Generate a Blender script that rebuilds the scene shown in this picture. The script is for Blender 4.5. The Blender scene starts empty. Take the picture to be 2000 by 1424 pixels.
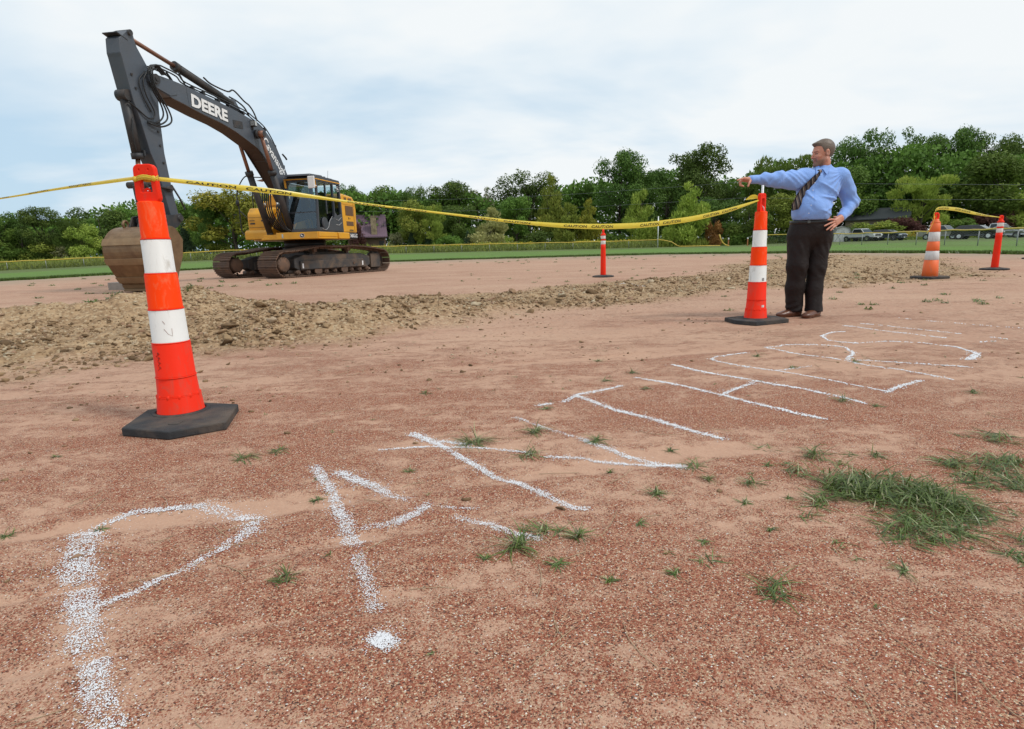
import bpy, bmesh, math, random
import numpy as np
from mathutils import Vector, Matrix, noise as mnoise
from math import sin, cos, pi, radians, atan2, hypot, sqrt

# ------------------------------------------------------------------ camera, world, sun, exposure
S = bpy.context.scene
COL = S.collection
FPX = 1121.0
cd = bpy.data.cameras.new('camera'); cam = bpy.data.objects.new('camera', cd); COL.objects.link(cam)
cd.sensor_width = 36.0; cd.lens = 36.0 * FPX / 2000.0
cd.clip_start = 0.05; cd.clip_end = 9000
PITCH = math.atan(230.9 / 1121.0)
cam.matrix_world = Matrix.Translation((0, 0, 0.8)) @ Matrix.Rotation(pi/2 - PITCH, 4, 'X') @ Matrix.Rotation(-0.030, 4, 'Z')
S.camera = cam
S.render.engine = 'CYCLES'
S.view_settings.view_transform = 'Standard'; S.view_settings.look = 'None'
S.view_settings.exposure = 0.0; S.view_settings.gamma = 1.0
S.cycles.max_bounces = 8; S.cycles.transparent_max_bounces = 12; S.cycles.diffuse_bounces = 3
S.cycles.caustics_reflective = False; S.cycles.caustics_refractive = False

SUN_EL, SUN_AZ = radians(52), radians(110)      # azimuth clockwise from +Y (the view direction)
sd = bpy.data.lights.new('sun', 'SUN'); sun = bpy.data.objects.new('sun', sd); COL.objects.link(sun)
sd.energy = 1.9; sd.angle = radians(10); sd.color = (1.0, 0.95, 0.87)
sv = Vector((sin(SUN_AZ)*cos(SUN_EL), cos(SUN_AZ)*cos(SUN_EL), sin(SUN_EL)))
sun.rotation_euler = sv.to_track_quat('Z', 'Y').to_euler(); sun.location = sv * 60

W = bpy.data.worlds.new('World'); S.world = W; W.use_nodes = True
nt = W.node_tree; nt.nodes.clear()
def wn(t, **k):
    n = nt.nodes.new(t)
    for a, b in k.items(): setattr(n, a, b)
    return n
wl = nt.links.new
out = wn('ShaderNodeOutputWorld'); bg1 = wn('ShaderNodeBackground'); bg2 = wn('ShaderNodeBackground'); mixs = wn('ShaderNodeMixShader')
sky = wn('ShaderNodeTexSky', sky_type='NISHITA', sun_disc=False, sun_elevation=SUN_EL, sun_rotation=SUN_AZ)
sky.air_density = 1.0; sky.dust_density = 1.5; sky.ozone_density = 1.5
wl(sky.outputs[0], bg1.inputs[0]); bg1.inputs[1].default_value = 0.12
tc = wn('ShaderNodeTexCoord'); sep = wn('ShaderNodeSeparateXYZ'); wl(tc.outputs['Generated'], sep.inputs[0])
def wm(op, a, b=None, c=None, clamp=False):
    n = wn('ShaderNodeMath', operation=op); n.use_clamp = clamp
    for i, v in enumerate((a, b, c)):
        if v is None: continue
        if isinstance(v, (int, float)): n.inputs[i].default_value = v
        else: wl(v, n.inputs[i])
    return n.outputs[0]
# project the view direction on a cloud deck overhead
den = wm('ADD', wm('MAXIMUM', sep.outputs[2], 0.0), 0.16)
comb = wn('ShaderNodeCombineXYZ'); wl(wm('DIVIDE', sep.outputs[0], den), comb.inputs[0]); wl(wm('DIVIDE', sep.outputs[1], den), comb.inputs[1])
mp = wn('ShaderNodeMapping'); mp.inputs['Rotation'].default_value = (0, 0, radians(28)); mp.inputs['Scale'].default_value = (0.70, 0.95, 1); wl(comb.outputs[0], mp.inputs[0])
n1 = wn('ShaderNodeTexNoise'); n1.inputs['Scale'].default_value = 0.75; n1.inputs['Detail'].default_value = 5; n1.inputs['Roughness'].default_value = 0.52; n1.inputs['Distortion'].default_value = 0.35
wl(mp.outputs[0], n1.inputs['Vector'])
n2 = wn('ShaderNodeTexNoise'); n2.inputs['Scale'].default_value = 4.2; n2.inputs['Detail'].default_value = 6; wl(mp.outputs[0], n2.inputs['Vector'])
dens = wm('ADD', wm('MULTIPLY', n1.outputs['Fac'], 1.0), wm('MULTIPLY', n2.outputs['Fac'], 0.13))
# thinner veil low on the left, thicker overhead in the middle
az = wm('DIVIDE', sep.outputs[0], wm('ADD', wm('ABSOLUTE', sep.outputs[1]), 0.3))
left = wm('MULTIPLY', wm('MAXIMUM', wm('SUBTRACT', wm('MULTIPLY', az, -1.0), 0.20), 0.0), 1.05, clamp=True)
lowm = wm('SUBTRACT', 1.0, wm('MULTIPLY', sep.outputs[2], 2.2), clamp=True)
right = wm('MULTIPLY', wm('MAXIMUM', wm('SUBTRACT', az, 0.30), 0.0), 0.55, clamp=True)
hi = wm('MAXIMUM', wm('SUBTRACT', sep.outputs[2], 0.20), 0.0, clamp=True)
dens2 = wm('SUBTRACT', wm('SUBTRACT', dens, wm('MULTIPLY', left, lowm)), wm('MULTIPLY', right, hi))
cr = wn('ShaderNodeValToRGB'); cr.color_ramp.elements[0].position = 0.32; cr.color_ramp.elements[1].position = 0.56
cr.color_ramp.elements[0].color = (0.86, 0.86, 0.86, 1)
cr.color_ramp.interpolation = 'EASE'; wl(dens2, cr.inputs[0]); wl(cr.outputs[0], mixs.inputs[0])
cc = wn('ShaderNodeValToRGB'); cc.color_ramp.elements[0].position = 0.34; cc.color_ramp.elements[1].position = 0.60
cc.color_ramp.elements[0].color = (0.56, 0.745, 0.90, 1); cc.color_ramp.elements[1].color = (0.90, 0.94, 0.96, 1)
wl(dens2, cc.inputs[0]); wl(cc.outputs[0], bg2.inputs[0]); bg2.inputs[1].default_value = 1.0
wl(bg1.outputs[0], mixs.inputs[1]); wl(bg2.outputs[0], mixs.inputs[2]); wl(mixs.outputs[0], out.inputs[0])

# ------------------------------------------------------------------ helpers
rng = np.random.default_rng(7); random.seed(7)
def props(o, label=None, cat=None, group=None, kind=None):
    if label: o['label'] = label
    if cat: o['category'] = cat
    if group: o['group'] = group
    if kind: o['kind'] = kind
    return o
def empty(name, loc=(0, 0, 0), rz=0.0, label=None, cat=None, group=None):
    o = bpy.data.objects.new(name, None); COL.objects.link(o); o.location = loc; o.rotation_euler = (0, 0, rz)
    o.empty_display_size = 0.2
    return props(o, label, cat, group)
def addmesh(name, me, mat=None, parent=None, **k):
    o = bpy.data.objects.new(name, me); COL.objects.link(o)
    if mat:
        for m_ in (mat if isinstance(mat, (list, tuple)) else [mat]): me.materials.append(m_)
    if parent: o.parent = parent
    return props(o, **k)
def arr_mesh(name, V, Fc, smooth=False):
    """V (n,3), Fc (m,k) arrays -> mesh, fast"""
    V = np.ascontiguousarray(V, dtype=np.float32); Fc = np.ascontiguousarray(Fc, dtype=np.int32)
    me = bpy.data.meshes.new(name); m, k = Fc.shape
    me.vertices.add(len(V)); me.vertices.foreach_set('co', V.ravel())
    me.loops.add(m*k); me.loops.foreach_set('vertex_index', Fc.ravel())
    me.polygons.add(m); me.polygons.foreach_set('loop_start', np.arange(0, m*k, k, dtype=np.int32))
    me.update(calc_edges=True)
    if smooth: me.polygons.foreach_set('use_smooth', np.ones(m, dtype=bool))
    return me
def attr(me, name, vals):
    a = me.attributes.new(name, 'FLOAT', 'POINT'); a.data.foreach_set('value', np.ascontiguousarray(vals, dtype=np.float32))
class MB:
    """collects shapes of one part in a bmesh"""
    def __init__(s): s.b = bmesh.new()
    def box(s, c, d, rot=None, bev=0.0):
        r = bmesh.ops.create_cube(s.b, size=1.0); vs = r['verts']
        M = Matrix.Translation(c) @ (rot.to_4x4() if rot else Matrix.Identity(4)) @ Matrix.Diagonal((d[0], d[1], d[2], 1))
        bmesh.ops.transform(s.b, matrix=M, verts=vs)
        if bev: s._bev(vs, bev)
        return s
    def box2(s, a, b, bev=0.0):
        return s.box([(a[i]+b[i])/2 for i in range(3)], [abs(b[i]-a[i]) for i in range(3)], None, bev)
    def _bev(s, vs, bev, seg=2):
        es = list({e for v in vs for e in v.link_edges})
        bmesh.ops.bevel(s.b, geom=es, offset=bev, segments=seg, affect='EDGES', profile=0.5, clamp_overlap=True)
    def prism(s, pts, y0, y1, bev=0.0, axis='y', seg=1):
        """polygon pts (x,z) extruded from y0 to y1 (or along x / z)"""
        def P(p, t):
            return {'y': (p[0], t, p[1]), 'x': (t, p[0], p[1]), 'z': (p[0], p[1], t)}[axis]
        n = len(pts); A = [s.b.verts.new(P(p, y0)) for p in pts]; B = [s.b.verts.new(P(p, y1)) for p in pts]
        s.b.faces.new(A); s.b.faces.new(B[::-1])
        for i in range(n): s.b.faces.new((A[(i+1) % n], A[i], B[i], B[(i+1) % n]))
        vs = A + B
        bmesh.ops.recalc_face_normals(s.b, faces=list({f for v in vs for f in v.link_faces}))
        if bev: s._bev(vs, bev, seg)
        return s
    def bar(s, a, b, w, h=None, up=(0, 0, 1), bev=0.0):
        a = Vector(a); b = Vector(b); d = b-a; L_ = d.length; z = d.normalized()
        x = z.cross(Vector(up));
        if x.length < 1e-4: x = Vector((1, 0, 0))
        x.normalize(); y = z.cross(x)
        M = Matrix((x, y, z)).transposed()
        return s.box((a+b)/2, (w, h or w, L_), M, bev)
    def tube(s, path, r, n=8, cap=True):
        P = [Vector(p) for p in path]; R_ = r if isinstance(r, (list, tuple)) else [r]*len(P)
        rings = []; prev = None
        for i, p in enumerate(P):
            t = ((P[i+1]-p).normalized() if i == 0 else (p-P[i-1]).normalized() if i == len(P)-1 else ((P[i+1]-p).normalized()+(p-P[i-1]).normalized()).normalized())
            if prev is None:
                x = t.orthogonal().normalized()
            else:
                x = prev - t*prev.dot(t); x.normalize()
            prev = x; y = t.cross(x)
            rings.append([s.b.verts.new(p + (x*cos(2*pi*k/n)+y*sin(2*pi*k/n))*R_[i]) for k in range(n)])
        for i in range(len(rings)-1):
            for k in range(n):
                f = s.b.faces.new((rings[i][k], rings[i][(k+1) % n], rings[i+1][(k+1) % n], rings[i+1][k])); f.smooth = True
        if cap:
            s.b.faces.new(rings[0][::-1]); s.b.faces.new(rings[-1])
        return s
    def hose(s, path, r, n=6, k=5):
        P = [Vector(p) for p in path]; Q = [P[0]*2-P[1]]+P+[P[-1]*2-P[-2]]; o_ = []
        for i in range(1, len(Q)-2):
            for j in range(k):
                t = j/k; a, b, c, d = Q[i-1:i+3]
                o_.append(.5*((2*b)+(c-a)*t+(2*a-5*b+4*c-d)*t*t+(3*b-a-3*c+d)*t**3))
        return s.tube(o_+[P[-1]], r, n)
    def cyl(s, a, b, r, n=20, r2=None): 
        return s.tube([a, b], [r, r if r2 is None else r2], n)
    def lathe(s, prof, c=(0, 0, 0), n=32, axis='z'):
        """prof list of (r, h)"""
        rings = []
        for r, h in prof:
            ring = []
            for k in range(n):
                a = 2*pi*k/n; x, y = r*cos(a), r*sin(a)
                p = (x, y, h) if axis == 'z' else (x, h, y) if axis == 'y' else (h, x, y)
                ring.append(s.b.verts.new((c[0]+p[0], c[1]+p[1], c[2]+p[2])))
            rings.append(ring)
        fs = []
        for i in range(len(rings)-1):
            for k in range(n):
                f = s.b.faces.new((rings[i][k], rings[i][(k+1) % n], rings[i+1][(k+1) % n], rings[i+1][k])); f.smooth = True; fs.append(f)
        if prof[0][0] > 1e-3: fs.append(s.b.faces.new(rings[0][::-1]))
        if prof[-1][0] > 1e-3: fs.append(s.b.faces.new(rings[-1]))
        bmesh.ops.recalc_face_normals(s.b, faces=fs)
        return s
    def ball(s, c, r, sub=2, sc=(1, 1, 1)):
        q = bmesh.ops.create_icosphere(s.b, subdivisions=sub, radius=r)
        bmesh.ops.transform(s.b, matrix=Matrix.Translation(c) @ Matrix.Diagonal((*sc, 1)), verts=q['verts'])
        for f in {f for v in q['verts'] for f in v.link_faces}: f.smooth = True
        return s
    def xf(s, M): bmesh.ops.transform(s.b, matrix=M, verts=s.b.verts[:]); return s
    def out(s, name, mat, parent=None, **k):
        me = bpy.data.meshes.new(name); s.b.to_mesh(me); s.b.free()
        return addmesh(name, me, mat, parent, **k)

def text_mesh(txt, size, bold=0.0, xs=1.0, shear=0.0, mirror=False, extr=0.0):
    c = bpy.data.curves.new('t', 'FONT'); c.body = txt; c.size = size; c.offset = bold; c.shear = shear
    c.align_x = 'CENTER'; c.align_y = 'CENTER'; c.resolution_u = 3; c.extrude = extr
    o = bpy.data.objects.new('t', c); COL.objects.link(o)
    me = bpy.data.meshes.new_from_object(o, depsgraph=bpy.context.evaluated_depsgraph_get())
    bpy.data.objects.remove(o)
    for v in me.vertices: v.co.x *= xs*(-1 if mirror else 1)
    return me
def place_text(name, txt, size, origin, ex, ey, mat, parent, bold=0.0, xs=1.0, shear=0.0, **k):
    """text lying in the plane of ex (reading direction) and ey (up)"""
    me = text_mesh(txt, size, bold, xs, shear)
    ex = Vector(ex).normalized(); ey = Vector(ey); ey = (ey - ex*ey.dot(ex)).normalized(); o = Vector(origin)
    for v in me.vertices: v.co = o + ex*v.co.x + ey*v.co.y
    me.materials.clear()
    return addmesh(name, me, mat, parent, **k)

# numpy value noise
def _h(i, j, s):
    n = (i.astype(np.int64)*374761393 + j.astype(np.int64)*668265263 + s*974634777) & 0xffffffff
    n = ((n ^ (n >> 13))*1274126177) & 0xffffffff
    return ((n ^ (n >> 16)) & 0xffff)/65535.0
def vn(x, y, s=0):
    i = np.floor(x); j = np.floor(y); fx = x-i; fy = y-j; fx = fx*fx*(3-2*fx); fy = fy*fy*(3-2*fy)
    a = _h(i, j, s); b = _h(i+1, j, s); c = _h(i, j+1, s); d = _h(i+1, j+1, s)
    return (a*(1-fx)+b*fx)*(1-fy)+(c*(1-fx)+d*fx)*fy
def fbm(x, y, s=0, o=4, g=0.5):
    t = 0; a = 1; n = 0
    for k in range(o):
        t = t+a*vn(x*2**k+k*17.3, y*2**k-k*9.1, s+k); n += a; a *= g
    return t/n
def sstep(a, b, x): t = np.clip((x-a)/(b-a), 0, 1); return t*t*(3-2*t)

# ------------------------------------------------------------------ materials
def mat(name): 
    m = bpy.data.materials.new(name); m.use_nodes = True; return m
class NT:
    def __init__(s, m): s.t = m.node_tree; s.b = s.t.nodes['Principled BSDF']; s.o = s.t.nodes['Material Output']
    def n(s, typ, **k):
        n = s.t.nodes.new(typ)
        for a, b in k.items():
            if a.startswith('i_'):
                n.inputs[a[2:].replace('_', ' ')].default_value = b
            else: setattr(n, a, b)
        return n
    def l(s, a, b): s.t.links.new(a, b)
    def m(s, op, a, b=None, clamp=False):
        n = s.t.nodes.new('ShaderNodeMath'); n.operation = op; n.use_clamp = clamp
        for i, v in enumerate((a, b)):
            if v is None: continue
            if isinstance(v, (int, float)): n.inputs[i].default_value = v
            else: s.l(v, n.inputs[i])
        return n.outputs[0]
    def mix(s, f, a, b, blend='MIX'):
        n = s.t.nodes.new('ShaderNodeMix'); n.data_type = 'RGBA'; n.blend_type = blend
        for i, v in ((0, f), (6, a), (7, b)):
            if isinstance(v, (int, float)): n.inputs[i].default_value = v
            elif isinstance(v, tuple): n.inputs[i].default_value = (*v, 1) if len(v) == 3 else v
            else: s.l(v, n.inputs[i])
        return n.outputs[2]
    def ramp(s, f, stops, interp='LINEAR'):
        n = s.t.nodes.new('ShaderNodeValToRGB'); cr = n.color_ramp; cr.interpolation = interp
        while len(cr.elements) < len(stops): cr.elements.new(0.5)
        for e, (p, c) in zip(cr.elements, stops):
            e.position = p; e.color = (*c, 1) if isinstance(c, tuple) else (c, c, c, 1)
        s.l(f, n.inputs[0]); return n.outputs[0]
    def noise(s, scale, detail=4, rough=0.5, vec=None, dist=0.0, out='Fac'):
        n = s.n('ShaderNodeTexNoise'); n.inputs['Scale'].default_value = scale; n.inputs['Detail'].default_value = detail
        n.inputs['Roughness'].default_value = rough; n.inputs['Distortion'].default_value = dist
        if vec is not None: s.l(vec, n.inputs['Vector'])
        return n.outputs[out]
    def pos(s): return s.n('ShaderNodeNewGeometry').outputs['Position']
    def obj(s): return s.n('ShaderNodeTexCoord').outputs['Object']
    def bump(s, h, strength=0.3, dist=0.01):
        n = s.n('ShaderNodeBump'); n.inputs['Strength'].default_value = strength; n.inputs['Distance'].default_value = dist
        s.l(h, n.inputs['Height']); s.l(n.outputs[0], s.b.inputs['Normal'])
def simple(name, col, rough=0.6, metal=0.0, var=0.12, scale=6.0, bump=0.0, dirt=None, dirt_amt=0.4, dirt_scale=3.0, spec=0.5):
    m = mat(name); t = NT(m); v = t.obj()
    f = t.noise(scale, 5, 0.55, v)
    lo = tuple(c*(1-var) for c in col); hi = tuple(min(1, c*(1+var)) for c in col)
    c = t.mix(f, lo, hi)
    if dirt:
        d = t.ramp(t.noise(dirt_scale, 7, 0.65, v, 0.3), [(0.42, 0.0), (0.68, 1.0)])
        c = t.mix(t.m('MULTIPLY', d, dirt_amt), c, dirt)
        t.l(t.m('ADD', t.m('MULTIPLY', d, dirt_amt*0.35), rough, True), t.b.inputs['Roughness'])
    else:
        t.l(t.m('ADD', t.m('MULTIPLY', t.m('SUBTRACT', f, 0.5), 0.25), rough, True), t.b.inputs['Roughness'])
    t.l(c, t.b.inputs['Base Color'])
    t.b.inputs['Metallic'].default_value = metal
    t.b.inputs['Specular IOR Level'].default_value = spec
    if bump: t.bump(t.noise(scale*8, 4, 0.6, v), bump, 0.01)
    return m
def glass(name, tint, refl=0.10, opac=0.35):
    m = mat(name); t = NT(m); t.t.nodes.remove(t.b)
    tr = t.n('ShaderNodeBsdfTransparent'); tr.inputs[0].default_value = (*tint, 1)
    gl = t.n('ShaderNodeBsdfGlossy'); gl.inputs['Roughness'].default_value = 0.03; gl.inputs[0].default_value = (0.9, 0.95, 1, 1)
    fr = t.n('ShaderNodeFresnel'); fr.inputs['IOR'].default_value = 1.5
    mx = t.n('ShaderNodeMixShader'); t.l(t.m('ADD', fr.outputs[0], refl, True), mx.inputs[0]); t.l(tr.outputs[0], mx.inputs[1]); t.l(gl.outputs[0], mx.inputs[2])
    t.l(mx.outputs[0], t.o.inputs[0]); return m
# ------------------------------------------------------------------ terrain
BND = [(-180, 15), (-120, 17), (-90, 20), (-60, 26), (-41.2, 31.6), (-38.2, 32.8), (-34.9, 34.4), (-30, 37.0), (-26.7, 38.6), (-19.1, 39.4), (-11.6, 39.9), (0.3, 38.9), (15, 38.3), (25.6, 34.2), (31.8, 32.0), (37, 29.4), (41.5, 27), (60, 22), (90, 18), (180, 15)]
def Rb(deg): return np.interp(deg, [b[0] for b in BND], [b[1] for b in BND])
# spoil heaps beside the filled trench: x, y, radius along, radius across, height, direction
HEAPS = [(-4.7, 7.7, .75, .75, .38), (-4.1, 8.3, .8, .6, .16), (-5.5, 6.7, .8, .6, .20), (-6.4, 6.2, 1.0, .6, .12), (-4.3, 5.3, .9, .6, .06),
         (-3.55, 5.6, .6, .5, .10), (-2.9, 5.7, .6, .5, .16), (-2.2, 5.85, .65, .5, .19), (-1.55, 6.3, .6, .55, .17), (-0.9, 6.8, .6, .5, .13), (-0.3, 7.5, .6, .5, .09),
         (.4, 8.3, .7, .6, .10), (1.3, 9.2, .8, .7, .10), (2.3, 10.4, .9, .8, .09), (3.6, 11.3, 1.0, .8, .11), (5.2, 12.0, 1.1, .9, .10), (4.6, 10.3, .8, .6, .07), (6.2, 10.6, .9, .5, .14), (7.0, 12.4, .9, .7, .12),
         (8.6, 16.0, 1.6, 1.4, .16), (10.5, 18.5, 1.8, 1.4, .18), (-3.0, 8.9, .7, .4, .07), (-1.6, 9.2, .9, .4, .08)]
BAND = [(-9, 4.0, 1.9), (-5.3, 5.2, 2.4), (-4.1, 6.3, 2.35), (-2.6, 6.9, 2.25), (-1.0, 8.0, 1.9), (.8, 9.0, 1.8), (2.8, 10.9, 2.0), (5.2, 11.6, 2.5), (7.6, 13.3, 3.2), (9.5, 17.0, 3.6), (11.5, 20.0, 3.6), (14, 23, 2.5)]
def band_mask(x, y):
    best = np.full(x.shape, 9.0)
    for (ax, ay, ar), (bx, by, br) in zip(BAND[:-1], BAND[1:]):
        dx, dy = bx-ax, by-ay; t = np.clip(((x-ax)*dx+(y-ay)*dy)/(dx*dx+dy*dy), 0, 1)
        d = np.hypot(x-ax-t*dx, y-ay-t*dy)/(ar+(br-ar)*t); best = np.minimum(best, d)
    return best
def rubble(x, y):
    d = band_mask(x, y) + (fbm(x*1.1, y*1.1, 31, 4)-0.5)*0.55
    return 1-sstep(0.62, 1.02, d)
TRK = [((-2.9, 1.25), (0.8, 2.1)), ((-2.4, .85), (0.2, 1.72)), ((-1.7, 0.75), (-.2, 1.25)), ((-4, 3.2), (3, 4.4)), ((0, 5.2), (7, 7.0)), ((2, 6.9), (9, 8.1))]
def track_mask(x, y):
    m = np.zeros(x.shape)
    for (ax, ay), (bx, by) in TRK:
        dx, dy = bx-ax, by-ay; L2 = dx*dx+dy*dy; t = ((x-ax)*dx+(y-ay)*dy)/L2
        d = np.abs((x-ax)*dy-(y-ay)*dx)/sqrt(L2) + (vn(x*2.3, y*2.3, 5)-.5)*.10
        w = 0.05 + 0.02*ay
        m = np.maximum(m, (1-sstep(w*.4, w, d))*sstep(-.25, .1, t)*(1-sstep(.8, 1.25, t))*sstep(.2, .55, fbm(x*1.7, y*1.7, 77, 3)+.12))
    return m
def G(x, y, fine=True):
    """height of the clay infield at x, y"""
    x = np.asarray(x, float); y = np.asarray(y, float)
    z = (fbm(x*.35, y*.35, 3, 3)-.5)*.035 + (fbm(x*2.2, y*2.2, 9, 3)-.5)*.010
    h = np.zeros(x.shape)
    for (cx, cy, ra, rc, hh) in HEAPS:
        a = radians(30); u = (x-cx)*cos(a)+(y-cy)*sin(a); v = -(x-cx)*sin(a)+(y-cy)*cos(a)
        h = h + hh*np.exp(-(u/ra)**2-(v/rc)**2)
    r = rubble(x, y)
    h = h*(.75+.5*fbm(x*2.5, y*2.5, 41, 3))
    z = z + h*np.maximum(r, .15) + r*(fbm(x*3.5, y*3.5, 21, 5, .62)-.46)*.11
    z = z - track_mask(x, y)*.007
    if fine: z = z + (fbm(x*16, y*16, 55, 4, .6)-.5)*(.006+.03*r)
    # flat pads where things stand
    for (cx, cy, rr) in ((-1.6, 2.72, .42), (2.41, 5.5, .5), (3.03, 5.95, .35), (-7.6, 21.5, 3.4), (7.65, 10.5, .5), (2.29, 14.15, .4), (10.42, 12.43, .4), (-8.4, 13.6, .8)):
        k = 1-sstep(rr, rr*1.6, np.hypot(x-cx, y-cy)); z = z*(1-k)
    return z
def Gs(x, y): return float(G(np.array([x]), np.array([y]))[0])

def ring_mesh(name, degs, rad, zf, wrap=True):
    """degs (n,), rad (m,n) radii"""
    A = np.radians(degs)[None, :]; X = rad*np.sin(A); Y = rad*np.cos(A); Z = zf(X, Y, rad)
    m, n = rad.shape; V = np.stack([X, Y, Z], -1).reshape(-1, 3)
    i = np.arange(m-1)[:, None]; j = np.arange(n if wrap else n-1)[None, :]; j2 = (j+1) % n
    F = np.stack([i*n+j, i*n+j2, (i+1)*n+j2, (i+1)*n+j], -1).reshape(-1, 4)[:, ::-1]
    F = F[:, ::-1] if False else F
    return V, F
degs = np.concatenate([np.linspace(-56, 56, 1001), np.linspace(58, 302, 90)]); degs = np.where(degs > 180, degs-360, degs)
Rr = Rb(degs) + (fbm(degs*.9+50, degs*0+3, 12, 4)-.5)*1.1
m = 760; t = np.linspace(0, 1, m)[:, None]
rad = 0.3*((Rr[None, :]+.6)/0.3)**t
V, F = ring_mesh('infield', degs, rad, lambda x, y, r: G(x, y))
V = np.vstack([V, [[0, 0, 0]]]); n = len(degs); c = len(V)-1
fan = np.stack([np.arange(n), (np.arange(n)+1) % n, np.full(n, c), np.full(n, c)], -1)
me = arr_mesh('infield_ground', V, F[:, ::-1], True)
rb = rubble(V[:, 0], V[:, 1]); attr(me, 'rub', rb)
dist = np.hypot(V[:, 0], V[:, 1]); ang = np.degrees(np.arctan2(V[:, 0], V[:, 1]))
dry = sstep(.74, .97, dist/Rb(ang)); attr(me, 'dry', dry)
attr(me, 'trk', track_mask(V[:, 0], V[:, 1]))

mg = mat('crushed_brick_clay'); t_ = NT(mg); P = t_.pos()
def at(name): return t_.n('ShaderNodeAttribute', attribute_name=name).outputs['Fac']
def vor(scale, vec, feat='F1', out='Color', rnd=1.0):
    n = t_.n('ShaderNodeTexVoronoi', feature=feat); n.inputs['Scale'].default_value = scale; n.inputs['Randomness'].default_value = rnd
    t_.l(vec, n.inputs['Vector']); return n.outputs[out], n
GS = 330
vc, vnode = vor(GS, P); sepc = t_.n('ShaderNodeSeparateColor'); t_.l(vc, sepc.inputs[0])
grit = t_.ramp(sepc.outputs[0], [(0.0, (.10, .050, .038)), (.10, (.22, .066, .036)), (.30, (.36, .118, .068)), (.54, (.43, .190, .120)), (.76, (.52, .31, .19)), (.93, (.68, .54, .38)), (.985, (.80, .76, .68))], 'CONSTANT')
sand = t_.mix(t_.noise(34, 6, .6, P), (.43, .255, .175), (.54, .345, .240))
# drifts of fine sand between the grit: cloudy at several sizes, their borders broken up grain by grain
mpn = t_.n('ShaderNodeMapping'); mpn.inputs['Rotation'].default_value = (0, 0, radians(-22)); mpn.inputs['Scale'].default_value = (.7, 1.6, 1); t_.l(P, mpn.inputs[0])
dr = t_.m('ADD', t_.m('ADD', t_.m('MULTIPLY', t_.noise(1.0, 5, .6, mpn.outputs[0], .5), .34), t_.m('MULTIPLY', t_.noise(4.2, 6, .65, mpn.outputs[0], .8), .42)), t_.m('MULTIPLY', t_.noise(17, 5, .6, P, .3), .24))
gr_ = t_.m('MULTIPLY', t_.m('SUBTRACT', sepc.outputs[2], .5), .11)
ln = t_.n('ShaderNodeVectorMath', operation='LENGTH'); t_.l(P, ln.inputs[0])
far = t_.ramp(t_.m('MULTIPLY', ln.outputs['Value'], .1), [(.30, 0.0), (.62, 1.0)])     # the worn ground beyond the letters is dustier
big = t_.noise(.30, 5, .6, P)
dd = t_.m('ADD', t_.m('ADD', dr, gr_), t_.m('ADD', t_.m('MULTIPLY', at('trk'), .075), t_.m('MULTIPLY', t_.m('MULTIPLY', far, big), .20)))
drift = t_.ramp(dd, [(.492, 0.0), (.555, 1.0)])
clay = t_.mix(t_.m('MULTIPLY', drift, .88), grit, sand)
farclay = t_.mix(t_.ramp(t_.noise(.45, 8, .70, mpn.outputs[0], .6), [(.3, 0.0), (.7, 1.0)]), (.32, .165, .110), (.49, .325, .225))
vf, _ = vor(46, P); sepf = t_.n('ShaderNodeSeparateColor'); t_.l(vf, sepf.inputs[0])
farclay = t_.mix(t_.ramp(sepf.outputs[0], [(0.0, .55), (.10, .55), (.12, 0.0), (.93, 0.0), (.95, .6)], 'CONSTANT'), farclay, t_.ramp(sepf.outputs[1], [(0, (.12, .065, .045)), (.5, (.50, .38, .28))], 'CONSTANT'))
clay = t_.mix(t_.m('MULTIPLY', far, .62), clay, farclay)
soil = t_.ramp(t_.noise(7, 9, .72, P, .5), [(.28, (.10, .060, .030)), (.42, (.28, .178, .098)), (.58, (.40, .27, .155)), (.8, (.48, .35, .215))])
soil = t_.mix(t_.ramp(sepf.outputs[0], [(0, .5), (.2, 0.0), (.8, 0.0), (.85, .6)], 'CONSTANT'), soil, t_.ramp(sepf.outputs[1], [(0, (.14, .09, .05)), (.5, (.48, .38, .25))], 'CONSTANT'))
clay = t_.mix(at('rub'), clay, soil)
dryc = t_.mix(t_.noise(3.0, 9, .80, P), (.17, .125, .08), (.46, .37, .27))
clay = t_.mix(t_.m('MULTIPLY', at('dry'), t_.ramp(t_.noise(.8, 7, .68, mpn.outputs[0]), [(.36, 0.15), (.56, .95)])), clay, dryc)
t_.l(clay, t_.b.inputs['Base Color']); t_.b.inputs['Roughness'].default_value = .92; t_.b.inputs['Specular IOR Level'].default_value = .25
vd, _ = vor(GS, P, out='Distance')
hgt = t_.m('ADD', t_.m('MULTIPLY', t_.m('SUBTRACT', 1.0, vd), t_.m('SUBTRACT', 1.0, t_.m('MULTIPLY', drift, .85))), t_.m('MULTIPLY', t_.noise(60, 5, .6, P), 1.2))
t_.bump(hgt, .9, .004)
addmesh('infield_ground', me, mg, kind='structure')

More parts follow.
